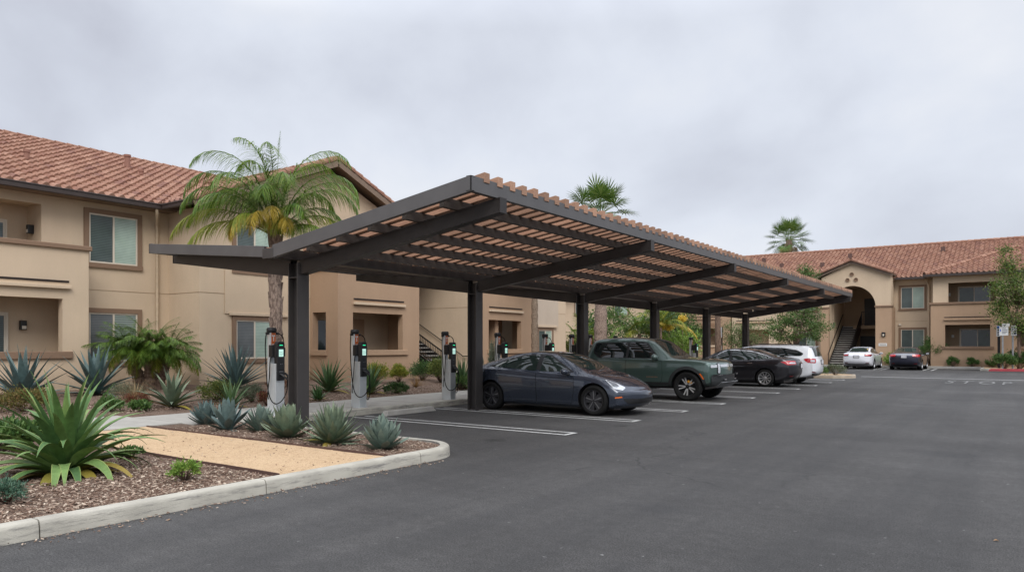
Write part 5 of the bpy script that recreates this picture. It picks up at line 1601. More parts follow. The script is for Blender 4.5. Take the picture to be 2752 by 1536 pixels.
# ---- black sedan backed out, tail to the lane
BLK = dict(L=4.87, wr=.335, rim=.235, ww=.235, well=.385, fa=1.50, ra=-1.35, track=.80, rimstyle='ten', under=.20, plan=(.45, .34), bulge=.04,
           top=[(-2.435, .95), (-2.34, 1.075), (-2.15, 1.105), (-1.75, 1.15), (-1.35, 1.255), (-.75, 1.42), (-.1, 1.478), (.25, 1.45), (.7, 1.29), (1.2, 1.035), (1.6, .975), (2.1, .89), (2.3, .80), (2.435, .68)],
           belt=[(-2.435, .88), (-2.25, 1.02), (-1.9, 1.04), (-1.2, 1.0), (0, .95), (1.1, .93), (1.6, .90), (2.1, .81), (2.3, .72), (2.435, .60)],
           bot=[(-2.435, .48), (-2.3, .33), (-1.9, .22), (-1.2, .18), (1.2, .17), (1.9, .18), (2.2, .19), (2.435, .26)],
           hw=[(-2.435, .80), (-2.2, .88), (-1.5, .925), (0, .92), (1.4, .92), (1.9, .90), (2.25, .82), (2.435, .72)],
           hr=[(-2.435, .62), (-1.9, .66), (-1.3, .60), (-.5, .585), (.3, .60), (1.1, .74), (1.6, .76), (2.2, .62), (2.435, .5)])
pb = paint('black_metallic', (.016, .015, .019), .4, .30)
t, bv = base_car('parked_car', 'black sedan with chrome window line and bright ten spoke wheels, parked tail out', 'car', (-9.40, 29.02, 0), math.pi, BLK, pb, CG)
def sedan_details(t, bv, p, sp, tail='tail', gl='carglass_g', chrome=True, dz=0.0, plate=True):
    L2 = sp['L'] / 2
    tr = [(.98, .985 + dz), (-1.62, 1.08 + dz), (-1.30, 1.20 + dz), (-.75, 1.345 + dz), (-.1, 1.395 + dz), (.22, 1.375 + dz)]
    if chrome: mirror(t, bv, 'chrome_line', grow(tr, .018), M['chrome'], .0025, r=.05)
    mirror(t, bv, 'window_trim', tr, M['black'], .0045, r=.05)
    mirror(t, bv, 'side_window', [(.86, 1.005 + dz), (.05, 1.01 + dz), (.05, 1.365 + dz), (.20, 1.355 + dz)], M[gl], .007, r=.03)
    mirror(t, bv, 'side_window', [(-.04, 1.01 + dz), (-.98, 1.045 + dz), (-.98, 1.255 + dz), (-.7, 1.325 + dz), (-.04, 1.37 + dz)], M[gl], .007, r=.03)
    mirror(t, bv, 'side_window', [(-1.04, 1.05 + dz), (-1.53, 1.085 + dz), (-1.28, 1.185 + dz), (-1.04, 1.265 + dz)], M[gl], .007, r=.02)
    top_patch(t, bv, 'windscreen', [(1.16, .0), (1.12, .4), (1.0, .66), (.45, .55), (.32, 0), (.45, -.55), (1.0, -.66), (1.12, -.4)], M[gl], .005, r=.05)
    top_patch(t, bv, 'rear_window', [(-.82, 0), (-.88, .50), (-1.62, .58), (-1.74, .4), (-1.78, 0), (-1.74, -.4), (-1.62, -.58), (-.88, -.50)], M[gl], .005, r=.05)
    door(t, bv, [(.98, .93 + dz), (1.0, .55), (.92, .25), (-.02, .26), (-.02, .95 + dz)], p, (.22, .86), M['chrome'] if chrome else None)
    door(t, bv, [(-.05, .95 + dz), (-.05, .26), (-.70, .27), (-.92, .5), (-1.08, .75), (-1.08, .98 + dz)], p, (-.78, .90), M['chrome'] if chrome else None)
    for s_ in (1, -1):
        P = rounded([(-L2, s_ * .52, 1.00), (-L2 + .12, s_ * .86, 1.0), (-L2 + .50, s_ * .9, .96), (-L2 + .20, s_ * .87, .84), (-L2, s_ * .50, .86)], .035)
        tl = add_patch('tail_light', bv, [(P, (-.75, s_ * .66, 0))], M[tail], t, .008, .035)
        P = rounded([(-L2, s_ * .56, .945), (-L2 + .10, s_ * .80, .945), (-L2 + .16, s_ * .84, .89), (-L2, s_ * .56, .885)], .02)
        add_patch('lamp_insert', bv, [(P, (-.75, s_ * .66, 0))], M['lens'] if chrome else M['tail'], tl, .012, .035)
        P = rounded([(-L2, s_ * .60, .44), (-L2 + .1, s_ * .78, .44), (-L2 + .1, s_ * .78, .40), (-L2, s_ * .60, .40)], .01)
        add_patch('reflector', bv, [(P, (-.85, s_ * .5, 0))], M['tail_dk'], t, .007, .04)
        P = rounded([(L2 - .62, s_ * .80, .80), (L2 - .25, s_ * .68, .76), (L2 - .14, s_ * .60, .64), (L2 - .35, s_ * .80, .66)], .03)
        add_patch('headlight', bv, [(P, (.5, s_ * .7, .4))], M['lens'], t, .008, .04)
    P = rounded([(-L2, -.78, .34), (-L2, .78, .34), (-L2, .66, .255), (-L2, -.66, .255)], .03); add_patch('rear_valance', bv, [(P, (-1, 0, -.2))], M['black'], t, .006, .05)
    P = [(-L2, -.62, 1.03), (-L2, .62, 1.03), (-L2, .62, 1.022), (-L2, -.62, 1.022)]; add_patch('boot_seam', bv, [(P, (-1, 0, 0))], M['seam'], t, .003, .06)
    mirrors(t, .80, 1.0, 1.02 + dz, p)
sedan_details(t, bv, pb, BLK)
def plate(t, bv, L2, z, txt=None, w_=.32):
    h = bv.ray_cast(V((-L2 - 1, 0, z)), V((1, 0, 0)), 3); x = h[0].x if h[0] else -L2
    mb = MB(); mb.box(x - .022, x + .02, -w_ / 2, w_ / 2, z - .08, z + .08); p = mb.build('number_plate', M['plate'], t, world=False, bevel=.006)
    mb = MB(); mb.box(x - .018, x + .02, -w_ / 2 - .014, w_ / 2 + .014, z - .094, z + .094); mb.build('plate_frame', M['black'], p, world=False)
    if txt:
        me = text_mesh(txt, .105, plain('plate_ink', (.03, .04, .10), .6)); o = bpy.data.objects.new('plate_letters', me); COL.objects.link(o); o.parent = p
        o.matrix_local = Matrix.Translation((x - .0235, 0, z)) @ Matrix.Rotation(R(-90), 4, 'Z') @ Matrix.Rotation(R(90), 4, 'X')
plate(t, bv, BLK['L'] / 2, .80)

# ---- white estate / SUV beyond it
SUV = dict(L=5.05, wr=.36, rim=.245, ww=.24, well=.41, fa=1.52, ra=-1.45, track=.82, rimstyle='ten', under=.24, plan=(.40, .20), bulge=.03,
           top=[(-2.525, 1.0), (-2.49, 1.12), (-2.40, 1.34), (-2.26, 1.53), (-2.1, 1.565), (-1.2, 1.605), (-.2, 1.605), (.4, 1.54), (.85, 1.40), (1.35, 1.10), (1.9, 1.01), (2.3, .88), (2.525, .70)],
           belt=[(-2.525, .96), (-2.45, 1.06), (-1.2, 1.06), (0, 1.02), (1.2, 1.0), (1.9, .93), (2.3, .79), (2.525, .62)],
           bot=[(-2.525, .50), (-2.4, .36), (-1.9, .26), (-1.2, .22), (1.2, .21), (1.9, .22), (2.525, .30)],
           hw=[(-2.525, .86), (-2.3, .92), (-1.5, .95), (0, .95), (1.5, .95), (2.0, .92), (2.3, .84), (2.525, .74)],
           hr=[(-2.525, .66), (-2.2, .66), (-1.2, .68), (-.3, .68), (.4, .68), (1.1, .76), (1.8, .78), (2.525, .55)])
pw = paint('white_paint_car', (.66, .68, .71), .0, .30)
t, bv = base_car('parked_car', 'white estate car with roof rails, parked tail out behind the black sedan', 'car', (-9.30, 31.65, 0), math.pi, SUV, pw, CG)
tr = [(1.05, 1.09), (-1.95, 1.15), (-2.02, 1.25), (-1.75, 1.39), (-1.2, 1.475), (.2, 1.495), (.42, 1.465)]
mirror(t, bv, 'window_trim', tr, M['black'], .004, r=.08)
mirror(t, bv, 'side_window', [(.9, 1.11), (.05, 1.11), (.05, 1.47), (.38, 1.44)], M['carglass'], .007); mirror(t, bv, 'side_window', [(-.02, 1.11), (-1.0, 1.125), (-1.0, 1.455), (-.02, 1.47)], M['carglass'], .007)
mirror(t, bv, 'side_window', [(-1.07, 1.13), (-1.9, 1.16), (-1.95, 1.24), (-1.7, 1.38), (-1.07, 1.455)], M['carglass'], .007, r=.06)
top_patch(t, bv, 'windscreen', [(1.28, 0), (1.15, .68), (.58, .60), (.46, 0), (.58, -.60), (1.15, -.68)], M['carglass_g'], .005)
P = rounded([(-2.5, -.62, 1.14), (-2.5, .62, 1.14), (-2.3, .54, 1.48), (-2.3, -.54, 1.48)], .06); add_patch('rear_window', bv, [(P, (-1, 0, .25))], M['carglass_g'], t, .006, .05)
door(t, bv, [(1.0, 1.02), (1.02, .55), (.95, .30), (-.0, .30), (.0, 1.04)], pw, (.2, .95), M['chrome']); door(t, bv, [(-.04, 1.04), (-.04, .30), (-.85, .31), (-1.05, .6), (-1.1, 1.05)], pw, (-.85, .97), M['chrome'])
for s_ in (1, -1):
    P = rounded([(-2.5, s_ * .68, 1.04), (-2.2, s_ * .93, 1.06), (-2.05, s_ * .94, 1.02), (-2.2, s_ * .92, .88), (-2.5, s_ * .72, .86)], .05); tl = add_patch('tail_light', bv, [(P, (-.6, s_ * .8, 0))], M['tail'], t, .009, .035)
    P = rounded([(-2.45, s_ * .76, .99), (-2.3, s_ * .88, .99), (-2.3, s_ * .88, .91), (-2.45, s_ * .76, .91)], .03); add_patch('lamp_insert', bv, [(P, (-.6, s_ * .8, 0))], M['lens'], tl, .012, .035)
    P = rounded([(-2.5, s_ * .62, .50), (-2.35, s_ * .84, .53), (-2.35, s_ * .84, .49), (-2.5, s_ * .62, .46)], .01); add_patch('reflector', bv, [(P, (-.8, s_ * .6, 0))], M['tail_dk'], t, .008, .04)
    mb = MB(); mb.tube([(-1.9, s_ * .62, 1.57), (-1.8, s_ * .62, 1.615), (-.2, s_ * .63, 1.635), (.15, s_ * .63, 1.60), (.2, s_ * .63, 1.56)], .018, 8); mb.build('roof_rail', M['black'], t, True, world=False)
    P = rounded([(1.9, s_ * .84, .92), (2.25, s_ * .70, .86), (2.4, s_ * .62, .72), (2.15, s_ * .84, .74)], .03); add_patch('headlight', bv, [(P, (.5, s_ * .7, .4))], M['lens'], t, .008, .04)
P = rounded([(-2.5, -.82, .42), (-2.5, .82, .42), (-2.5, .7, .31), (-2.5, -.7, .31)], .03); add_patch('rear_valance', bv, [(P, (-1, 0, -.2))], M['black'], t, .006, .05)
mb = MB(); mb.box(-2.31, -2.16, -.60, .60, 1.515, 1.545); mb.build('spoiler', pw, t, bevel=.012, world=False)
mirrors(t, .82, 1.04, 1.10, M['black']); plate(t, bv, 2.525, .90)

# ---- the two cars by the far building, tails towards the lane
FAR = dict(BLK); FAR['rimstyle'] = 'seven'; FAR['plan'] = (.4, .26)
pw2 = paint('pearl_white', (.70, .71, .75), .0, .28)
t, bv = base_car('parked_car', 'white sedan parked nose in before the arched stair entry', 'car', (-8.93, 54.2, 0), R(90), FAR, pw2, CG)
sedan_details(t, bv, pw2, FAR, 'tail_dk', 'carglass_g', False); plate(t, bv, FAR['L'] / 2, .83, '8BXC214')
pn = paint('navy_metallic', (.020, .022, .040), .4, .30)
t, bv = base_car('parked_car', 'dark navy sedan parked nose in under the far window, right of the white sedan', 'car', (-6.15, 54.0, 0), R(90), FAR, pn, CG)
sedan_details(t, bv, pn, FAR, 'tail', 'carglass_g', False); plate(t, bv, FAR['L'] / 2, .86, '6ZVW437')
P = [(-2.5, -.55, 1.005), (-2.5, .55, 1.005), (-2.5, .55, .975), (-2.5, -.55, .975)]; add_patch('chrome_bar', bv, [(P, (-1, 0, 0))], M['chrome'], t, .008, .06)
# ================================================================== plants
UPV = V((0, 0, 1))
def blade(mb, base, az, elev, L, W, bend, prof, n=8, th=.012, chan=.16, mi=0, me_=None, twist=0.0, pw=1.5):
    """one fleshy leaf: closed section with a channelled top; bend = droop in radians along the leaf"""
    h = V((math.cos(az), math.sin(az), 0)); side = V((-math.sin(az), math.cos(az), 0))
    p = V(base); vs = []; fs = []; mm = []
    for i in range(n + 1):
        s_ = i / n
        e = elev - bend * s_ ** pw
        t = h * math.cos(e) + UPV * math.sin(e); nn = side.cross(t) * -1
        if i: p = p + t * (L / n)
        w_ = max(.001, W * prof(s_)) / 2; c = w_ * chan * (1 - .5 * s_); k = th * (1 - .85 * s_)
        sd = (side * math.cos(twist * s_) + nn * math.sin(twist * s_))
        vs += [p - sd * w_ + nn * c, p - sd * w_ * .84 + nn * c * .72, p + nn * .001, p + sd * w_ * .84 + nn * c * .72, p + sd * w_ + nn * c, p - nn * k]
    q = 6
    for i in range(n):
        for j in range(q):
            k = (j + 1) % q
            fs.append((i * q + j, i * q + k, (i + 1) * q + k, (i + 1) * q + j)); mm.append(me_ if (me_ is not None and j in (0, 3)) else mi)
    fs.append(tuple(range(q))); mm.append(mi); fs.append(tuple(range(n * q + q - 1, n * q - 1, -1))); mm.append(mi)
    st = len(mb.v); mb.add(vs, fs, mi); mb.m[-len(fs):] = mm

P_sword = lambda s: (.62 + .38 * min(1, s / .35)) * (1 if s < .35 else max(0, 1 - ((s - .35) / .65) ** 1.35))
P_obov = lambda s: (.55 + .45 * min(1, s / .55)) * (1 if s < .55 else max(0, 1 - ((s - .55) / .45) ** 2.0))
P_lance = lambda s: (.45 + .55 * min(1, s / .3)) * (1 if s < .3 else max(0, 1 - ((s - .3) / .7) ** 1.1))

def rosette(name, label, x, y, z, n, Lr, Wr, elr, bendr, mats, prof, seed, group, cat='agave', th=.012, chan=.16, old=0, cone=.0, edge=None, pw=1.5, n_seg=8, r0=.06, tp_=1.0):
    """spiral rosette; ranges run from the outermost to the innermost leaf"""
    r = random.Random(seed); mb = MB()
    for i in range(n):
        t = (i / (n - 1)) ** tp_; az = i * 2.39996 + r.gauss(0, .12)
        L = (Lr[0] + (Lr[1] - Lr[0]) * t) * r.uniform(.88, 1.1); el = elr[0] + (elr[1] - elr[0]) * t ** .8 + r.gauss(0, .06)
        bd = (bendr[0] + (bendr[1] - bendr[0]) * t) * r.uniform(.6, 1.35)
        rr = r0 * (1 - t * .85)
        mi = 2 if (i < old and len(mats) > 2) else 0
        if r.random() < .07 and t < .6: bd += r.uniform(.4, 1.1); L *= r.uniform(.75, 1); mi = 2 if (len(mats) > 2 and r.random() < .4) else mi
        blade(mb, (x + rr * math.cos(az), y + rr * math.sin(az), z + cone * t), az, el, L, (Wr[0] + (Wr[1] - Wr[0]) * t) * r.uniform(.9, 1.1), bd, prof, n_seg, th, chan, mi, (1 if mi == 0 else None) if edge else None, r.gauss(0, .25), pw)
    o = mb.build(name, mats, None, 50)
    o.data.transform(Matrix.Translation((-x, -y, -z))); o.location = (x, y, z)
    return tag(o, label, cat, group)

L_big = leafmat('agave_green', (.060, .125, .042), (.105, .195, .058), (.21, .29, .09), .58, .25, tex=True)
L_edge = leafmat('agave_margin', (.19, .26, .075), (.24, .30, .10), None, .5, .3)
L_old = leafmat('agave_old_leaf', (.16, .16, .03), (.26, .21, .04), (.20, .12, .05), .6, .2)
L_blue = leafmat('agave_blue', (.060, .100, .100), (.085, .135, .130), (.125, .175, .165), .55, .3, tex=True)
L_grey = leafmat('agave_grey', (.105, .150, .128), (.150, .200, .165), (.205, .255, .21), .6, .25, tex=True)
L_pale = leafmat('agave_pale_blue', (.085, .13, .128), (.125, .18, .172), (.175, .23, .215), .6, .25, tex=True)
L_greygr = leafmat('agave_grey_green', (.110, .150, .105), (.150, .195, .13), (.20, .245, .16), .6, .25, tex=True)
L_tip = leafmat('agave_tip', (.08, .10, .085), (.12, .14, .11), None, .6, .2)
L_yuc = leafmat('agave_mid_green', (.050, .100, .040), (.085, .155, .062), (.13, .20, .085), .45, .35, tex=True)

r_ = rosette('agave', 'large bright green agave with arching curled leaves in the foreground bark bed', -8.98, 3.84, .14, 84, (1.02, 1.06), (.150, .150), (.20, 1.45), (1.75, .15), [L_big, L_edge, L_old], P_lance, 4, 'agaves in the planting beds', th=.022, chan=.26, old=9, cone=.12, edge=True, pw=2.0, n_seg=11, r0=.10, tp_=1.35)
G1 = 'blue grey agaves along the gravel path'
for nm, x, y, n, Lq, Wq, el, bd, mt, seed, lb in (
    ('agave', -12.45, 7.76, 44, (.34, .40), (.10, .085), (.15, 1.4), (-.35, -.1), L_pale, 11, 'small compact blue agave at the far left end of the row by the gravel path'),
    ('agave', -11.29, 7.44, 26, (.44, .52), (.15, .12), (.12, 1.45), (-.2, .0), L_pale, 12, 'open blue agave with pale drooping lower leaves, second from the left in the path row'),
    ('agave', -10.69, 7.68, 46, (.36, .40), (.105, .09), (.1, 1.4), (-.4, -.1), L_grey, 13, 'round grey agave partly hidden in the row, before the first charger'),
    ('agave', -9.58, 7.37, 42, (.46, .50), (.17, .13), (.08, 1.45), (-.35, -.1), L_greygr, 14, 'wide grey green agave with broad leaves at the foot of the nearest carport column'),
    ('agave', -8.48, 7.33, 84, (.50, .56), (.105, .10), (.02, 1.45), (-.15, .0), L_greygr, 15, 'largest many leaved grey green agave in the path row, right of the nearest column'),
    ('agave', -7.43, 7.34, 52, (.36, .44), (.125, .10), (.12, 1.45), (-.45, -.1), L_grey, 16, 'artichoke shaped grey agave at the rounded tip of the kerbed bed')):
    rosette(nm, lb, x, y, .13, n, Lq, Wq, el, bd, [mt, L_tip, L_old], P_obov if n != 84 else P_sword, seed, G1, th=.02, chan=.2, cone=.05, pw=1.3)
G2 = 'tall sword leaved agaves by the building'
for x, y, n, Lq, Wq, el, bd, mt, seed, lb in (
    (-19.6, 7.45, 38, (1.05, 1.18), (.195, .17), (.18, 1.45), (.25, .05), L_blue, 21, 'tall blue sword leaved agave at the left edge, under the ground floor balcony'),
    (-19.9, 9.25, 38, (1.12, 1.22), (.195, .165), (.12, 1.45), (.3, .05), L_blue, 22, 'tall blue sword leaved agave right beside the balcony corner, behind the big green agave'),
    (-19.46, 13.08, 56, (1.12, 1.26), (.135, .115), (.05, 1.45), (.15, .03), L_blue, 23, 'tall blue many bladed agave under the window, left of the nearest charger')):
    rosette('agave', lb, x, y, bed_z(x), n, Lq, Wq, el, bd, [mt, L_tip, L_old], P_sword, seed, G2, th=.022, chan=.22, cone=.12)
G3 = 'green agaves along the walkway'
for x, y, n, Lq, Wq, el, bd, mt, seed, lb in (
    (-15.91, 9.06, 34, (.82, .86), (.17, .14), (.15, 1.4), (.6, .1), L_greygr, 31, 'pale green broad agave with yellow green base by the walkway, in front of dwarf palms'),
    (-16.9, 14.5, 44, (.88, .98), (.125, .11), (.15, 1.45), (.45, .05), L_yuc, 32, 'full green agave right of the nearest column, behind the walkway'),
    (-15.6, 14.9, 32, (.72, 1.0), (.13, .12), (.25, 1.45), (.5, .05), L_yuc, 33, 'upright green agave right behind the second charger'),
    (-14.95, 14.0, 14, (.32, .45), (.10, .08), (.4, 1.4), (.5, .1), leafmat('lime_leaf', (.10, .20, .04), (.15, .27, .06)), 34, 'small lime green agave pup just behind the second charger'),
    (-15.2, 18.7, 40, (.86, 1.02), (.12, .10), (.15, 1.45), (.4, .05), L_yuc, 35, 'green agave between the third charger and the second carport column'),
    (-15.0, 12.5, 34, (.34, .40), (.08, .06), (.2, 1.4), (.3, .05), leafmat('dark_tuft', (.03, .075, .022), (.06, .13, .04)), 36, 'low dark green tufted agave right at the foot of the nearest column'),
    (-14.9, 9.9, 26, (.62, .70), (.10, .08), (.3, 1.4), (.4, .1), L_yuc, 37, 'green agave half hidden between the nearest charger and the nearest column')):
    rosette('agave', lb, x, y, bed_z(x), n, Lq, Wq, el, bd, [mt, L_tip, L_old], P_lance, seed, G3, th=.016, chan=.22, cone=.08, old=3)

# ---- grasses and bushes
def tuft(name, label, cat, x, y, n, L, W, mat_, seed, el=(.5, 1.4), bd=(.9, .4), group=None, z=None):
    r = random.Random(seed); mb = MB(); zz = bed_z(x) if z is None else z
    for i in range(n):
        t = r.random(); az = r.uniform(0, 6.283); rr = r.uniform(0, .06)
        blade(mb, (rr * math.cos(az), rr * math.sin(az), 0), az, el[0] + (el[1] - el[0]) * t, L * r.uniform(.6, 1.1), W, (bd[0] + (bd[1] - bd[0]) * t) * r.uniform(.6, 1.4), P_sword, 6, W * .1, .1)
    o = mb.build(name, mat_, None, 50); o.location = (x, y, zz)
    return tag(o, label, cat, group)

def leaf(mb, p, d, up, L, W, m=0, fold=.18):
    """small folded leaf of two halves"""
    s_ = d.cross(up); s_ = s_.normalized() if s_.length > 1e-4 else d.orthogonal().normalized(); n = s_.cross(d)
    a, b = p, p + d * L; c = p + d * L * .45
    mb.add([a, c + s_ * W / 2 + n * W * fold, b, c - s_ * W / 2 + n * W * fold], [(0, 1, 2), (0, 2, 3)], m)

def rvec(r):
    while True:
        v_ = V((r.uniform(-1, 1), r.uniform(-1, 1), r.uniform(-1, 1)))
        if .05 < v_.length < 1: return v_.normalized()

def bush(name, label, cat, x, y, rx, ry, h, n, size, mat_, seed, group=None, z=None, clumps=None, asp=.5, upw=.4, twigs=True, twigmat=None):
    """shrub: stems that fork to leaf clumps of uneven density"""
    r = random.Random(seed); zz = bed_z(x) if z is None else z
    t = thing(name, label, cat, (x, y, zz), 0, group)
    k = clumps or max(24, int(60 * rx * h / .3)); k = min(k, 80)
    cs = []
    for _ in range(k):
        v_ = rvec(r); v_.z = abs(v_.z) if r.random() < .85 else -abs(v_.z) * .3; q = r.uniform(.45, 1) ** .7
        cs.append((V((v_.x * rx * q, v_.y * ry * q, h * .42 + v_.z * h * .58 * q)), r.uniform(.20, .38) * min(rx, h) * 1.1))
    mb = MB()
    for i in range(int(n * 2.2) if n < 2500 else n):
        c, rad = cs[int(r.random() ** 1.2 * k) % k]
        o_ = V((r.gauss(0, 1), r.gauss(0, 1), r.gauss(0, .8))) * rad * .5
        p = c + o_
        if p.z < .01: p.z = abs(p.z) * .4 + .01
        d = (rvec(r) + (p - V((0, 0, h * .3))).normalized() * .9 + UPV * upw).normalized()
        leaf(mb, p, d, rvec(r), size * r.uniform(.6, 1.3), size * asp * r.uniform(.7, 1.2))
    mb.build('foliage', mat_, t, world=False)
    if twigs:
        mb = MB()
        for c, rad in cs[:26]:
            b = V((c.x * .12, c.y * .12, -.02)); m_ = b.lerp(c, .5) + V((0, 0, .06 * h)); mb.tube([b, m_, c], [.012 * max(.5, h), .008 * max(.5, h), .003], 5)
        mb.build('stems', twigmat or M['bark'], t, True, world=False)
    return t

def barkmat(name, c0, c1, sc_=(6, 6, 1.6)):
    m, nt, b = nodes(name)
    v = coords(nt, 'Object', sc_); f = noise(nt, v, 3.0, 6, .65)
    nt.links.new(ramp(nt, f, [(.35, c0), (.6, c1)]), b.inputs['Base Color']); b.inputs['Roughness'].default_value = .9; b.inputs['Specular IOR Level'].default_value = .1
    bump(nt, b, f, .9, .03)
    return m
M['bark'] = barkmat('bark', (.085, .055, .042), (.20, .14, .105))
M['palmbark'] = barkmat('palm_bark', (.11, .075, .062), (.36, .275, .225), (9, 9, 3))
M['palmbark2'] = barkmat('dry_palm_bark', (.12, .085, .06), (.30, .23, .17), (5, 5, 14))

g_olive = leafmat('bush_olive', (.055, .085, .022), (.11, .15, .035), (.20, .21, .05), .55, .25, .15)
g_yel = leafmat('bush_yellow_green', (.10, .14, .022), (.19, .22, .03), (.34, .30, .05), .55, .25, .15)
g_dark = leafmat('bush_dark_green', (.022, .055, .016), (.05, .10, .028), (.095, .155, .04), .5, .3, .12)
g_mid = leafmat('bush_mid_green', (.035, .085, .022), (.075, .145, .035), (.13, .20, .055), .5, .3, .15)
g_grey = leafmat('bush_grey_green', (.075, .095, .06), (.125, .15, .09), (.19, .205, .14), .65, .2, .1)
g_red = leafmat('ground_red', (.10, .03, .022), (.19, .06, .04), (.13, .12, .04), .6, .2, .1)
g_straw = leafmat('dry_straw', (.20, .135, .07), (.33, .235, .13), (.42, .32, .19), .8, .1)
g_lime = leafmat('bush_lime', (.10, .19, .03), (.17, .28, .05), (.26, .34, .07), .5, .3, .2)
GB = 'low shrubs in the planting beds'
for a in (
    ('shrub', 'loose yellow green shrub at the foot of the tall blue agave under the window', 'shrub', -16.65, 10.66, .42, .42, .42, 1500, .05, g_olive, 41),
    ('shrub', 'small grey green shrub with reddish edge, left of the nearest charger', 'shrub', -15.75, 11.06, .32, .32, .40, 1200, .035, g_grey, 42),
    ('shrub', 'upright rounded yellow green shrub, alone before the brown balcony wall', 'shrub', -18.4, 19.0, .30, .30, .62, 1500, .06, g_yel, 43),
    ('shrub', 'yellow flushed shrub behind the upright agave, left of the lone round shrub', 'shrub', -18.6, 18.0, .48, .4, .62, 1500, .06, g_yel, 44),
    ('shrub', 'dense dark green shrub below the passage stairs', 'shrub', -18.6, 20.5, .5, .5, .66, 1900, .055, g_dark, 45),
    ('shrub', 'olive shrub with yellow tips at the foot of the passage stairs', 'shrub', -17.5, 20.3, .46, .46, .85, 1900, .055, g_olive, 46),
    ('shrub', 'low spreading dark green shrub at the edge of the walkway bed', 'shrub', -15.2, 15.6, .42, .36, .26, 1200, .05, g_dark, 47),
    ('shrub', 'green shrub low beside the third charger, left of the second column', 'shrub', -14.85, 18.2, .40, .36, .42, 1300, .05, g_mid, 48),
    ('shrub', 'brownish ground hugging shrub behind the big green agave', 'shrub', -17.0, 6.5, .72, .5, .42, 1800, .05, leafmat('bush_brown', (.07, .075, .022), (.14, .13, .035), (.19, .11, .05), .6, .2, .1), 49),
    ('shrub', 'green fleshy low shrub by the walkway, left of the pale green agave', 'shrub', -15.75, 8.25, .22, .2, .17, 500, .07, g_mid, 50),
    ('shrub', 'small mid green shrub clump just left of the fleshy low one', 'shrub', -16.0, 7.7, .26, .22, .26, 700, .055, g_mid, 51),
    ('shrub', 'reddish low ground shrub under the dry grass', 'shrub', -16.75, 8.7, .3, .26, .24, 800, .035, g_red, 52),
    ('shrub', 'fine grey twiggy shrub at the foot of the dwarf palms', 'shrub', -17.9, 9.0, .45, .35, .40, 1300, .03, g_grey, 53),
    ('shrub', 'dark red small plant at the foot of the nearest charger', 'shrub', -14.95, 10.9, .22, .2, .3, 500, .05, g_red, 54),
    ('shrub', 'bright green little shrub alone in the foreground bark', 'shrub', -7.40, 4.36, .15, .15, .19, 420, .038, g_lime, 55),
    ('shrub', 'blue green needle leaved small shrub at the lower left corner', 'shrub', -7.75, 2.80, .17, .17, .18, 620, .05, leafmat('needle_blue', (.035, .085, .06), (.07, .14, .09), (.11, .19, .12), .5, .3), 56),
    ('shrub', 'tufted green shrub left behind the big green agave', 'shrub', -11.5, 4.2, .40, .36, .34, 900, .10, g_mid, 57),
    ('shrub', 'tiny green weed between the big agave and the gravel path', 'shrub', -9.45, 4.80, .17, .14, .12, 220, .05, g_mid, 58),
    ('shrub', 'reddish purple ground shrub before the tall agave under the window', 'shrub', -18.4, 13.9, .5, .4, .3, 1100, .035, g_red, 59),
):
    bush(*a, group=GB, asp=.22 if a[-1] in (56,) else .5)
tuft('dry_grass', 'tan dry ornamental grass clump before the dwarf palms', 'grass', -17.4, 9.0, 230, .62, .008, g_straw, 61, (.4, 1.45), (1.5, .6))
tuft('dry_grass', 'rust brown spiky dry grass in the bed before the passage stairs', 'grass', -16.4, 17.75, 90, .44, .012, leafmat('rust_blade', (.16, .085, .03), (.26, .15, .05), (.33, .22, .09), .7, .1), 62, (.3, 1.4), (.2, .1))
for x, y, n in ((-15.6, 16.6, 3), (-15.4, 13.3, 4), (-16.2, 12.2, 5), (-17.2, 16.3, 6), (-15.9, 17.4, 7)):
    pass

# ---- feather palms
def frond(mb, base, az, elev, L, bend, n, ll, droop, w_, mi=0, vee=.25, r=None, seg=3, t0=.12, rw=.012, mr=None, pw=1.25):
    h = V((math.cos(az), math.sin(az), 0)); side = V((-math.sin(az), math.cos(az), 0)); p = V(base); pts = [p.copy()]; tans = []
    k = 14
    for i in range(k):
        e = elev - bend * ((i + .5) / k) ** pw; t = h * math.cos(e) + UPV * math.sin(e); tans.append(t); p = p + t * (L / k); pts.append(p.copy())
    tans.append(tans[-1])
    mb.tube(pts, [rw * (1 - .85 * i / k) for i in range(k + 1)], 4, mi if mr is None else mr, False)
    for j in range(n):
        s_ = t0 + (1 - t0) * (j + r.random() * .6) / n; f = s_ * k; i = min(int(f), k - 1)
        b = pts[i].lerp(pts[i + 1], f - i); t = tans[i]; nn = t.cross(side) * -1
        nn = side.cross(t) * -1 if nn.z < 0 and False else nn
        lp = ll * (math.sin(math.pi * min(1, .18 + .80 * s_)) ** .7) * r.uniform(.8, 1.1); a = R(58 - 28 * s_ + r.gauss(0, 6))
        for q in (-1, 1):
            d = (side * q * math.sin(a) + t * math.cos(a) + nn * -vee * r.uniform(.2, 1.4) * -1 + rvec(r) * .12).normalized()
            sd = d.cross(UPV); sd = sd.normalized() if sd.length > .01 else side
            c = b.copy(); vs = []
            for m_ in range(seg + 1):
                u = m_ / seg; ww = w_ * (1 - u ** 1.6) * .5 + .0006
                vs += [c - sd * ww, c + sd * ww]
                d = (d - UPV * droop * (.5 + u) * r.uniform(.8, 1.2)).normalized(); c = c + d * (lp / seg)
            mb.add(vs, [(2 * m_, 2 * m_ + 1, 2 * m_ + 3, 2 * m_ + 2) for m_ in range(seg)], mi)

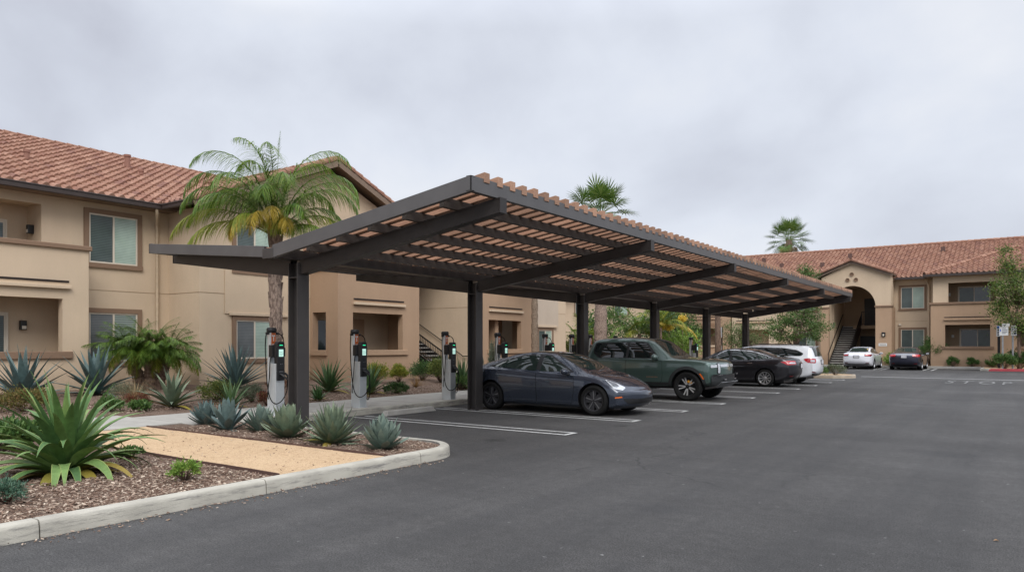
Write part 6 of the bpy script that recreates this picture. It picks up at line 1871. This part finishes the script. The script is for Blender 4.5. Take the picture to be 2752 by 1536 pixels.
def trunk_mesh(pts, r0, r1, seed, n=14, knots=True, rough=.0):
    r = random.Random(seed); out = []; rad = []
    P = [V(p) for p in pts]; total = len(P) - 1; K = 34
    for i in range(K + 1):
        f = i / K * total; j = min(int(f), total - 1); out.append(P[j].lerp(P[j + 1], f - j))
        rad.append((r0 + (r1 - r0) * i / K) * (1 + (.10 * ((i % 3) == 0) if knots else 0) + r.uniform(-rough, rough)))
    mb = MB(); mb.tube(out, rad, n); return mb

p_green = leafmat('palm_green', (.055, .125, .014), (.125, .22, .026), (.24, .31, .06), .42, .4, .4)
p_yel = leafmat('palm_yellow', (.28, .21, .025), (.40, .29, .04), (.48, .38, .10), .55, .25, .25)
p_ygr = leafmat('palm_yellow_green', (.13, .19, .02), (.23, .27, .035), (.34, .32, .06), .5, .3, .4)
r = random.Random(77)
QX, QY = -16.9, 12.6
Q = thing('palm_tree', 'tall feathery queen palm with one yellowing frond, beside the nearest end of the carport', 'palm tree', (QX, QY, bed_z(QX)), 0)
tp = [(QX + .0, QY + .05, .15), (QX - .03, QY + .02, 1.5), (QX + .05, QY, 2.6), (QX - .02, QY - .03, 3.6), (QX, QY, 4.62)]
mb = trunk_mesh(tp, .17, .155, 3, rough=.06)
rt = random.Random(5)
for i in range(26):                                   # old leaf bases peeling off the trunk
    zz = rt.uniform(1.6, 4.5); a = rt.uniform(0, 6.28); c = V((QX, QY, zz)) + V((math.cos(a), math.sin(a), 0)) * .165
    mb.bar(c, c + V((math.cos(a) * .05, math.sin(a) * .05, rt.uniform(.25, .5))), .10, .025, up=(math.cos(a), math.sin(a), .1))
mb.build('trunk', M['palmbark'], Q, 50)
C0 = V((QX, QY, 4.6))
mb = MB()
RC, RS = .8171, .5764      # directions across the street front, used to spread the fronds
specs = [  # azimuth relative to the street side, elevation, length, bend, exponent, material
    (0, 1.30, 4.2, 2.75, 2.0, 0), (-16, 1.44, 4.3, 2.6, 2.3, 0), (22, 1.22, 3.8, 2.6, 1.8, 0), (180, 1.28, 4.3, 2.7, 2.0, 0), (196, 1.42, 4.4, 2.6, 2.3, 0), (160, 1.20, 3.9, 2.6, 1.8, 0),
    (184, .75, 3.9, 1.95, 1.5, 1), (172, .98, 3.9, 2.2, 1.6, 0), (203, .55, 3.2, 1.8, 1.4, 1), (-4, .85, 3.6, 2.1, 1.5, 1), (10, 1.05, 3.7, 2.3, 1.6, 0), (-22, .6, 3.0, 1.8, 1.4, 0), (190, 1.12, 4.0, 2.5, 1.8, 0), (-10, 1.18, 3.8, 2.5, 1.8, 0),
    (60, 1.25, 3.5, 2.4, 1.9, 0), (120, 1.25, 3.6, 2.4, 1.9, 0), (90, 1.0, 3.0, 2.2, 1.7, 0), (-60, 1.34, 3.4, 2.7, 2.0, 0), (240, 1.34, 3.5, 2.7, 2.0, 0), (-90, 1.25, 3.0, 2.7, 1.9, 0), (-112, .9, 2.4, 2.5, 1.6, 1),
    (-70, .9, 2.4, 2.4, 1.6, 1), (40, 1.46, 3.9, 2.2, 2.4, 0), (142, 1.47, 4.0, 2.2, 2.4, 0), (218, 1.05, 3.3, 2.4, 1.8, 0), (-40, 1.05, 3.2, 2.4, 1.8, 0), (255, 1.50, 3.8, 2.0, 2.6, 0), (-80, 1.50, 3.7, 2.0, 2.6, 0)]
for a, e, L, bd, pw, mi in specs:
    az = R(a + 35.2) + r.gauss(0, .08)
    frond(mb, C0 + V((math.cos(az), math.sin(az), 0)) * .08, az, e, L * (.90 if e > 1.15 else .68 if math.cos(R(a)) > 0 else .86) * r.uniform(.92, 1.0), bd * 1.03, 82, .86, .50, .021, mi, .10, r, 4, .22, .02, None, pw)
for k in range(2):                                      # the closed spear of the newest frond
    az = r.uniform(0, 6.28); frond(mb, C0, az, 1.52, 3.0 - .3 * k, .1, 12, .24, .02, .010, 0, 0, r, 3, .78, .012, None, 2)
mb.build('crown', [p_green, p_ygr], Q)
mb = MB()
for a, e, L, bd in ((-95, .95, 2.1, 2.8), (-76, 1.1, 2.2, 2.9), (-118, .8, 2.0, 2.6), (-60, .9, 1.8, 2.6)):
    az = R(a + 35.2); frond(mb, C0 + V((math.cos(az), math.sin(az), -.1)) * .1, az, e, L, bd, 84, .55, .42, .020, 0, .1, r, 4, .12, .014, None, 1.5)
tag(mb.build('yellow_fronds', [p_yel], Q), 'golden yellow dying fronds hanging below the crown')

def feather_palm(name, label, x, y, z0, h, nf, L, ll, seed, mat_, r0=.12, elr=(.2, 1.4), bd=1.6, nl=46, w_=.02, tr='palmbark', droop=.1, cat='palm tree', group=None, heads=((0, 0, 0),)):
    r = random.Random(seed)
    t = thing(name, label, cat, (x, y, z0), 0, group)
    mb = MB(); cr = MB()
    for hx, hy, hz in heads:
        top = V((x + hx, y + hy, z0 + h + hz))
        m2 = trunk_mesh([(x + hx * .3, y + hy * .3, z0 - .1), ((x + hx * .7), (y + hy * .7), z0 + (h + hz) * .5), top], r0, r0 * .85, seed, rough=.08); mb.add(m2.v, m2.f)
        for i in range(nf):
            tt = (i + .5) / nf; az = i * 2.39996 + r.gauss(0, .2)
            frond(cr, top + V((math.cos(az), math.sin(az), 0)) * r0 * .5, az, elr[0] + (elr[1] - elr[0]) * tt, L * r.uniform(.8, 1.1), bd * r.uniform(.7, 1.2) * (1.15 - .4 * tt), nl, ll, droop, w_, 1 if (tt < .16 and len(mat_) > 1) else 0, .3 if ll > .36 else .8, r, 2, .14, .01)
    mb.build('trunk', M[tr], t, 50); cr.build('crown', mat_, t)
    return t
p_dk = leafmat('dwarf_palm_green', (.042, .105, .012), (.095, .175, .022), (.18, .26, .05), .42, .4, .2)
feather_palm('dwarf_palm', 'bushy clump of dark green dwarf date palms below the left windows', -20.6, 11.05, .33, 1.0, 46, 1.12, .34, 5, [p_dk, p_ygr], .17, (-.15, 1.45), 1.5, 74, .009, 'bark', .05, 'palm', heads=((-.25, -.42, .12), (.25, .42, .0), (.15, -.05, .15)))
feather_palm('palm_tree', 'slim palm with grey brown trunk before the end wall of the left building', -18.6, 28.2, .3, 5.0, 14, 1.8, .4, 6, [p_green], .16, tr='palmbark2')
GQ = 'garden palms between the buildings'
feather_palm('palm_tree', 'arching bright green plume palm right of the thick patterned trunk, between the buildings', -19.8, 42.0, .14, 2.1, 22, 2.9, .75, 71, [p_green, p_ygr], .13, (.35, 1.5), 1.6, 44, .045, group=GQ)
feather_palm('palm_tree', 'plume palm with a slim pale stem between the third and fourth carport columns', -17.9, 41.0, .14, 2.5, 16, 2.3, .65, 72, [p_ygr, p_yel], .07, (.4, 1.5), 1.7, 40, .045, group=GQ)
feather_palm('palm_tree', 'lime green young palm in the gap beside the end of the left building', -23.2, 40.5, .14, 1.6, 16, 2.2, .6, 73, [leafmat('palm_lime', (.12, .20, .02), (.20, .30, .03), (.30, .38, .06), .45, .35, .3)], .1, (.4, 1.5), 1.5, 40, .05, group=GQ)

# ---- fan palms
def fan_palm(name, label, x, y, z0, h, nl, R0, seed, mats, r0, r1, group=None, skirt=8, pet=1.0, low=-.8):
    r = random.Random(seed)
    t = thing(name, label, 'palm tree', (x, y, z0), 0, group)
    top = V((x, y, z0 + h))
    mb = trunk_mesh([(x, y, z0 - .1), (x + .05, y, z0 + h * .5), (x, y, z0 + h)], r0, r1, seed, 14, True, .05); mb.build('trunk', M['palmbark'], t, 50)
    mb = MB()
    def fan(az, el, Lp, Rf, mi, dr):
        h_ = V((math.cos(az), math.sin(az), 0)); side = V((-math.sin(az), math.cos(az), 0))
        t1 = h_ * math.cos(el) + UPV * math.sin(el); p = top + h_ * .1; pts = [p.copy()]
        for i in range(4):
            e = el - .25 * i / 4; p = p + (h_ * math.cos(e) + UPV * math.sin(e)) * Lp / 4; pts.append(p.copy())
        mb.tube(pts, [.03, .026, .022, .018, .014], 4, mi, False)
        t1 = (pts[-1] - pts[-2]).normalized(); nn = side.cross(t1) * -1
        k = 30
        for j in range(k):
            a = R(-128 + 256 * j / (k - 1)); d = (t1 * math.cos(a) + side * math.sin(a)); d = (d + nn * .10 + nn * .16 * (j % 2)).normalized()
            w_ = Rf * .5 * R(256 / k) * .48; s2 = d.cross(nn).normalized(); c = p.copy(); vs = []
            LL = Rf * (1 - .25 * abs(a) / 2.3) * r.uniform(.9, 1.05)
            for m_, (u, wk) in enumerate(((0, .06), (.30, .62), (.55, 1.0), (.8, .45), (1, .04))):
                q = p + d * LL * u - UPV * dr * LL * max(0, u - .5) ** 1.5 * r.uniform(.8, 1.3)
                vs += [q - s2 * w_ * wk, q + s2 * w_ * wk]
            mb.add(vs, [(2 * m_, 2 * m_ + 1, 2 * m_ + 3, 2 * m_ + 2) for m_ in range(4)], mi)
    for i in range(nl):
        tt = (i + .5) / nl; az = i * 2.39996 + r.gauss(0, .15)
        fan(az, low + (1.5 - low) * tt ** .8, pet * r.uniform(.8, 1.1), R0 * r.uniform(.85, 1.1), 0, .5 * (1.2 - tt))
    for i in range(skirt):
        fan(r.uniform(0, 6.28), r.uniform(-1.3, -.8), pet * .7, R0 * .7, 1, 1.0)
    mb.build('crown', mats, t)
    return t
f_green = leafmat('fan_green', (.055, .12, .02), (.11, .19, .035), (.19, .26, .07), .45, .35, .2)
f_dry = leafmat('fan_dry', (.22, .16, .085), (.34, .26, .15), None, .8, .1, .1)
GF = 'fan palms'
fan_palm('palm_tree', 'fan palm with spiky bright crown rising behind the middle of the carport roof', -21.5, 40.0, .14, 9.6, 30, 1.15, 81, [f_green, f_dry], .42, .30, GF, 10, 1.4)
fan_palm('palm_tree', 'smaller looking fan palm far behind the roof ridge of the far building', -19.8, 77.8, 0, 12.4, 32, 1.2, 82, [f_green, f_dry], .40, .30, GF, 9, 1.55)

# ---- broadleaf trees
def tree(name, label, x, y, z0, th, trunk_r, ells, ncl, nleaf, size, mats, seed, group=None, lean=(0, 0), cl=.32, bark='bark', multi=1):
    """tapered trunk, limbs reaching the leaf clumps, folded leaves in clumps with gaps"""
    r = random.Random(seed); t = thing(name, label, 'tree', (x, y, z0), 0, group)
    B0 = V((x, y, z0)); T = B0 + V((lean[0], lean[1], th))
    cs = []
    for e in ells:
        k = max(3, int(ncl * e[6]))
        for _ in range(k):
            v_ = rvec(r) * r.uniform(.25, 1) ** .55
            cs.append((B0 + V((e[0] + v_.x * e[3], e[1] + v_.y * e[4], e[2] + v_.z * e[5])), r.uniform(.6, 1.25) * cl))
    mb = MB(); mb.tube([B0 - UPV * .1, B0.lerp(T, .35) + V((.02, .01, 0)), B0.lerp(T, .7) - V((.02, 0, 0)), T], [trunk_r * 1.25, trunk_r, trunk_r * .88, trunk_r * .75], 10)
    mb.build('trunk', M[bark], t, True)
    mb = MB(); hubs = []
    for i in range(max(5, ncl // 9)):
        c = r.choice(cs)[0]; hubs.append(T.lerp(c, r.uniform(.45, .65)) + UPV * .15)
    for q in hubs:
        m_ = T.lerp(q, .5) + V((r.gauss(0, .06), r.gauss(0, .06), -.05)); mb.tube([T - UPV * r.uniform(0, .25 * th), m_, q], [trunk_r * .55, trunk_r * .38, trunk_r * .22], 6)
    for c, rad in cs:
        q = min(hubs, key=lambda a: (a - c).length); m_ = q.lerp(c, .5) + rvec(r) * .08; mb.tube([q, m_, c], [trunk_r * .2, trunk_r * .13, .006], 5)
    mb.build('branches', M[bark], t, True)
    mb = MB(); zt = max(c[0].z for c in cs); zb = min(c[0].z for c in cs)
    for i in range(nleaf):
        c, rad = r.choice(cs); p = c + V((r.gauss(0, 1), r.gauss(0, 1), r.gauss(0, .75))) * rad
        d = (rvec(r) + V((0, 0, -.25))).normalized()
        leaf(mb, p, d, rvec(r), size * r.uniform(.6, 1.3), size * .55)
    mb.build('crown', mats, t)
    return t
t_green = leafmat('tree_green', (.042, .095, .022), (.085, .15, .034), (.15, .205, .06), .5, .3, .2)
t_lite = leafmat('tree_light', (.06, .11, .02), (.12, .17, .03), (.21, .25, .06), .5, .3, .25)
tree('tree', 'rounded green broadleaf tree with forked trunk at the far end of the carport', -11.6, 47.0, .05, 1.45, .10,
     [(0, .2, 2.6, 2.05, 1.7, .85, .62), (.2, .2, 3.6, 1.5, 1.3, .8, .25), (.5, .3, 5.3, .75, .7, 1.35, .22)], 110, 10500, .115, t_green, 91, cl=.20)
tree('tree', 'slender light green young tree beside the sign posts at the right edge', -.20, 54.2, .12, 2.3, .10,
     [(0, 0, 3.5, 1.35, 1.2, 1.3, .5), (-.3, 0, 5.2, 1.1, .9, 1.0, .3), (-.55, 0, 6.6, .5, .5, .9, .14), (.6, 0, 2.6, 1.1, .9, .6, .2), (.9, 0, 5.2, 1.2, 1, 1.1, .25)], 100, 11500, .12, leafmat('tree_spring', (.04, .085, .018), (.095, .15, .03), (.20, .25, .05), .5, .3, .25), 92, cl=.27)
tree('tree', 'pale olive green shrubby tree in front of the far recess, beside the last carport column', -16.7, 52.2, .14, .8, .07,
     [(0, 0, 1.9, 1.5, 1.1, 1.3, 1)], 46, 4200, .12, g_grey if False else leafmat('olive_leaf', (.07, .105, .035), (.125, .165, .06), (.20, .23, .10), .6, .2, .15), 93, cl=.30)
tree('tree', 'tall rough trunked tree right behind the fifth carport column', -17.3, 49.3, .14, 4.6, .22, [(0, 0, 5.6, 1.4, 1.4, .8, 1)], 20, 1500, .14, t_green, 94)
GG = 'dense garden greenery between the buildings'
for nm, lb, x, y, rx, ry, h, n, s_, m_, sd in (
    ('hedge_shrub', 'clipped dark hedge shrub right at the end corner of the left building', -22.3, 38.4, .9, .8, 2.0, 2600, .13, g_olive, 101),
    ('shrub', 'tall dark leafy shrub behind the pickup, right of the plume palms', -19.4, 45.2, 1.6, 1.2, 4.0, 4200, .16, g_dark, 102),
    ('shrub', 'lime leaved bushy shrub before the dark shrub, left of the fourth carport column', -17.5, 43.3, 1.2, .9, 2.4, 2600, .15, g_lime, 103),
    ('shrub', 'large green shrub filling the gap behind the patterned palm trunk', -24.0, 46.0, 2.6, 1.4, 4.2, 5200, .18, g_mid, 104),
    ('shrub', 'yellow green shrub left of the patterned palm trunk, behind the third column', -23.6, 42.2, 1.2, 1.0, 2.2, 2600, .14, g_yel, 105),
    ('shrub', 'tall green shrub behind the plume palms, against the far wall', -21.3, 50.5, 2.4, 1.2, 4.6, 5000, .18, g_mid, 106)):
    bush(nm, lb, 'shrub', x, y, rx, ry, h, n, s_, m_, sd, GG, .14, clumps=46)
fl = leafmat('yellow_flower', (.55, .36, .03), (.66, .46, .05), (.70, .56, .16), .6, .2, .2)
for x, y, z, sd, lb in ((-18.75, 43.0, 2.75, 111, 'yellow blossom spray, the lower left of three, above the lime shrub'), (-18.25, 43.0, 2.7, 112, 'round yellow blossom spray, lower right of three, above the lime shrub'), (-17.6, 43.6, 3.25, 113, 'topmost yellow blossom spray near the fourth carport column')):
    r = random.Random(sd); t = thing('flowering_shrub', lb, 'flowering shrub', (x, y, .14), 0, 'yellow flowering shrubs')
    mb = MB()
    for i in range(420):
        v_ = rvec(r) * r.uniform(.2, 1); leaf(mb, V((v_.x * .34, v_.y * .3, z - .14 + v_.z * .26)), rvec(r), rvec(r), .09, .06)
    mb.build('flowers', fl, t, world=False)
    mb = MB(); mb.tube([(0, 0, -.1), (.05, 0, 1.2), (0, 0, z - .2)], [.04, .03, .015], 6); mb.build('stem', M['bark'], t, True, world=False)

# tall silver green spire and the cactus column beside the grey sedan
def spire(name, label, x, y, h, rx, n, mat_, seed):
    r = random.Random(seed); t = thing(name, label, 'shrub', (x, y, bed_z(x)), 0)
    mb = MB(); st = MB()
    for k in range(26):
        az = r.uniform(0, 6.28); rr = rx * r.uniform(.1, 1); b = V((math.cos(az) * .05, math.sin(az) * .05, 0)); e = V((math.cos(az) * rr, math.sin(az) * rr, h * r.uniform(.6, 1) * (1 - .3 * rr / rx)))
        m_ = b.lerp(e, .5) + V((math.cos(az), math.sin(az), 0)) * rr * .2; st.tube([b, m_, e], [.016, .011, .004], 5)
        for i in range(n // 26):
            u = r.uniform(.15, 1) ** .8; p = (b.lerp(m_, u * 2) if u < .5 else m_.lerp(e, u * 2 - 1)) + rvec(r) * .03
            d = ((e - b).normalized() + rvec(r) * .8).normalized(); leaf(mb, p, d, rvec(r), .11 * r.uniform(.7, 1.2), .016)
    mb.build('foliage', mat_, t, world=False); st.build('stems', M['bark'], t, True, world=False)
spire('columnar_shrub', 'tall silvery green spiky columnar shrub right of the second carport column', -16.3, 21.9, 1.75, .34, 3000, leafmat('silver_green', (.10, .15, .095), (.16, .21, .14), (.24, .28, .20), .6, .2, .1), 121)
mb = MB(); pr = [(.0, -.1), (.13, -.05), (.145, .4), (.14, .8), (.10, 1.05), (0, 1.12)]
for i in range(1):
    vs = []; fs = []; n = 40
    for rr, zz in pr:
        for j in range(n):
            a = 2 * math.pi * j / n; q = rr * (1 + .12 * math.cos(10 * a)); vs.append((q * math.cos(a), q * math.sin(a), zz))
    for k in range(len(pr) - 1):
        for j in range(n): fs.append((k * n + j, k * n + (j + 1) % n, (k + 1) * n + (j + 1) % n, (k + 1) * n + j))
    mb.add(vs, fs)
o = mb.build('cactus', plain('cactus_grey', (.15, .16, .12), .8, 0, .3, 12), None, True); o.location = (-16.5, 21.3, .2); tag(o, 'short grey ribbed cactus column at the foot of the silvery columnar shrub', 'cactus')

# far planting and island shrubs
GI = 'shrubs before the far building'
for lb, x, y, rx, h, n, m_, sd in (
    ('feathery grey green bush at the tip of the end island', -7.6, 38.5, .42, .50, 1200, g_grey, 131),
    ('smaller rounded green bush behind the feathery one on the end island', -8.2, 37.6, .40, .40, 1000, g_mid, 132),
    ('tall loose green bush between the navy sedan and the balcony block', -5.15, 57.7, .95, 1.9, 2200, g_mid, 133),
    ('small round clipped bush, first to the right of the tall loose bush', -3.85, 56.9, .34, .62, 700, g_mid, 134),
    ('small round clipped bush, middle of the three under the balcony', -2.75, 56.95, .36, .60, 700, g_mid, 135),
    ('small round clipped bush, rightmost of the three under the balcony', -1.65, 57.0, .38, .66, 700, g_mid, 136),
    ('light green bush under the number sign, between the two far sedans', -7.2, 56.8, .75, .95, 1500, g_lime, 137),
    ('round dark bush left of the pale utility cabinet', -13.6, 56.6, .55, 1.45, 1500, g_dark, 138),
    ('grassy bright green bush left of the grey notice post on the corner island', -.95, 53.7, .55, .95, 1600, g_mid, 139),
    ('darker green bush right of the grey notice post, under the young tree', -.15, 54.7, .65, 1.15, 1800, g_dark, 140),
    ('bush at the very right edge behind the young tree', 1.4, 55.0, .7, .9, 1300, g_mid, 141)):
    bush('shrub', lb, 'shrub', x, y, rx, rx, h, n, .10 if y > 50 else .055, m_, sd, GI, .13, clumps=26)
bush('flowering_shrub', 'orange flowering low planter bush below the round dark bush', 'flowering shrub', -13.2, 56.0, .55, .4, .75, 800, .09, leafmat('orange_flower', (.32, .17, .03), (.45, .26, .05), (.14, .13, .03), .6, .2), 142, None, .05)
# leaves blown on the asphalt
lm = leafmat('fallen_leaf', (.24, .12, .05), (.36, .20, .09), None, .8, .1)
mb0 = None
for i, (x, y) in enumerate(((-6.44, 4.70), (-6.36, 3.6), (-.18, 7.1))):
    if mb0 is None:
        mb = MB(); vs = []; fs = []
        for k in range(6):
            u = k / 5; w_ = .021 * math.sin(math.pi * min(1, .06 + .94 * u)) ; zz = .006 + .012 * math.sin(u * 3)
            vs += [(-.035 + .07 * u, -w_, zz + w_ * .4), (-.035 + .07 * u, 0, zz), (-.035 + .07 * u, w_, zz + w_ * .4)]
        for k in range(5):
            for j in (0, 1): fs.append((3 * k + j, 3 * k + j + 1, 3 * k + j + 4, 3 * k + j + 3))
        mb.add(vs, fs); mb0 = mb.build('fallen_leaf', lm, None, True); o = mb0
    else:
        o = mb0.copy(); COL.objects.link(o)
    o.location = (x, y, 0); o.rotation_euler = (0, 0, i * 1.7); o.scale = (.6, .6, .6); tag(o, 'dry brown fallen leaf lying on the asphalt near the island kerb', 'leaf', 'fallen leaves on the asphalt')
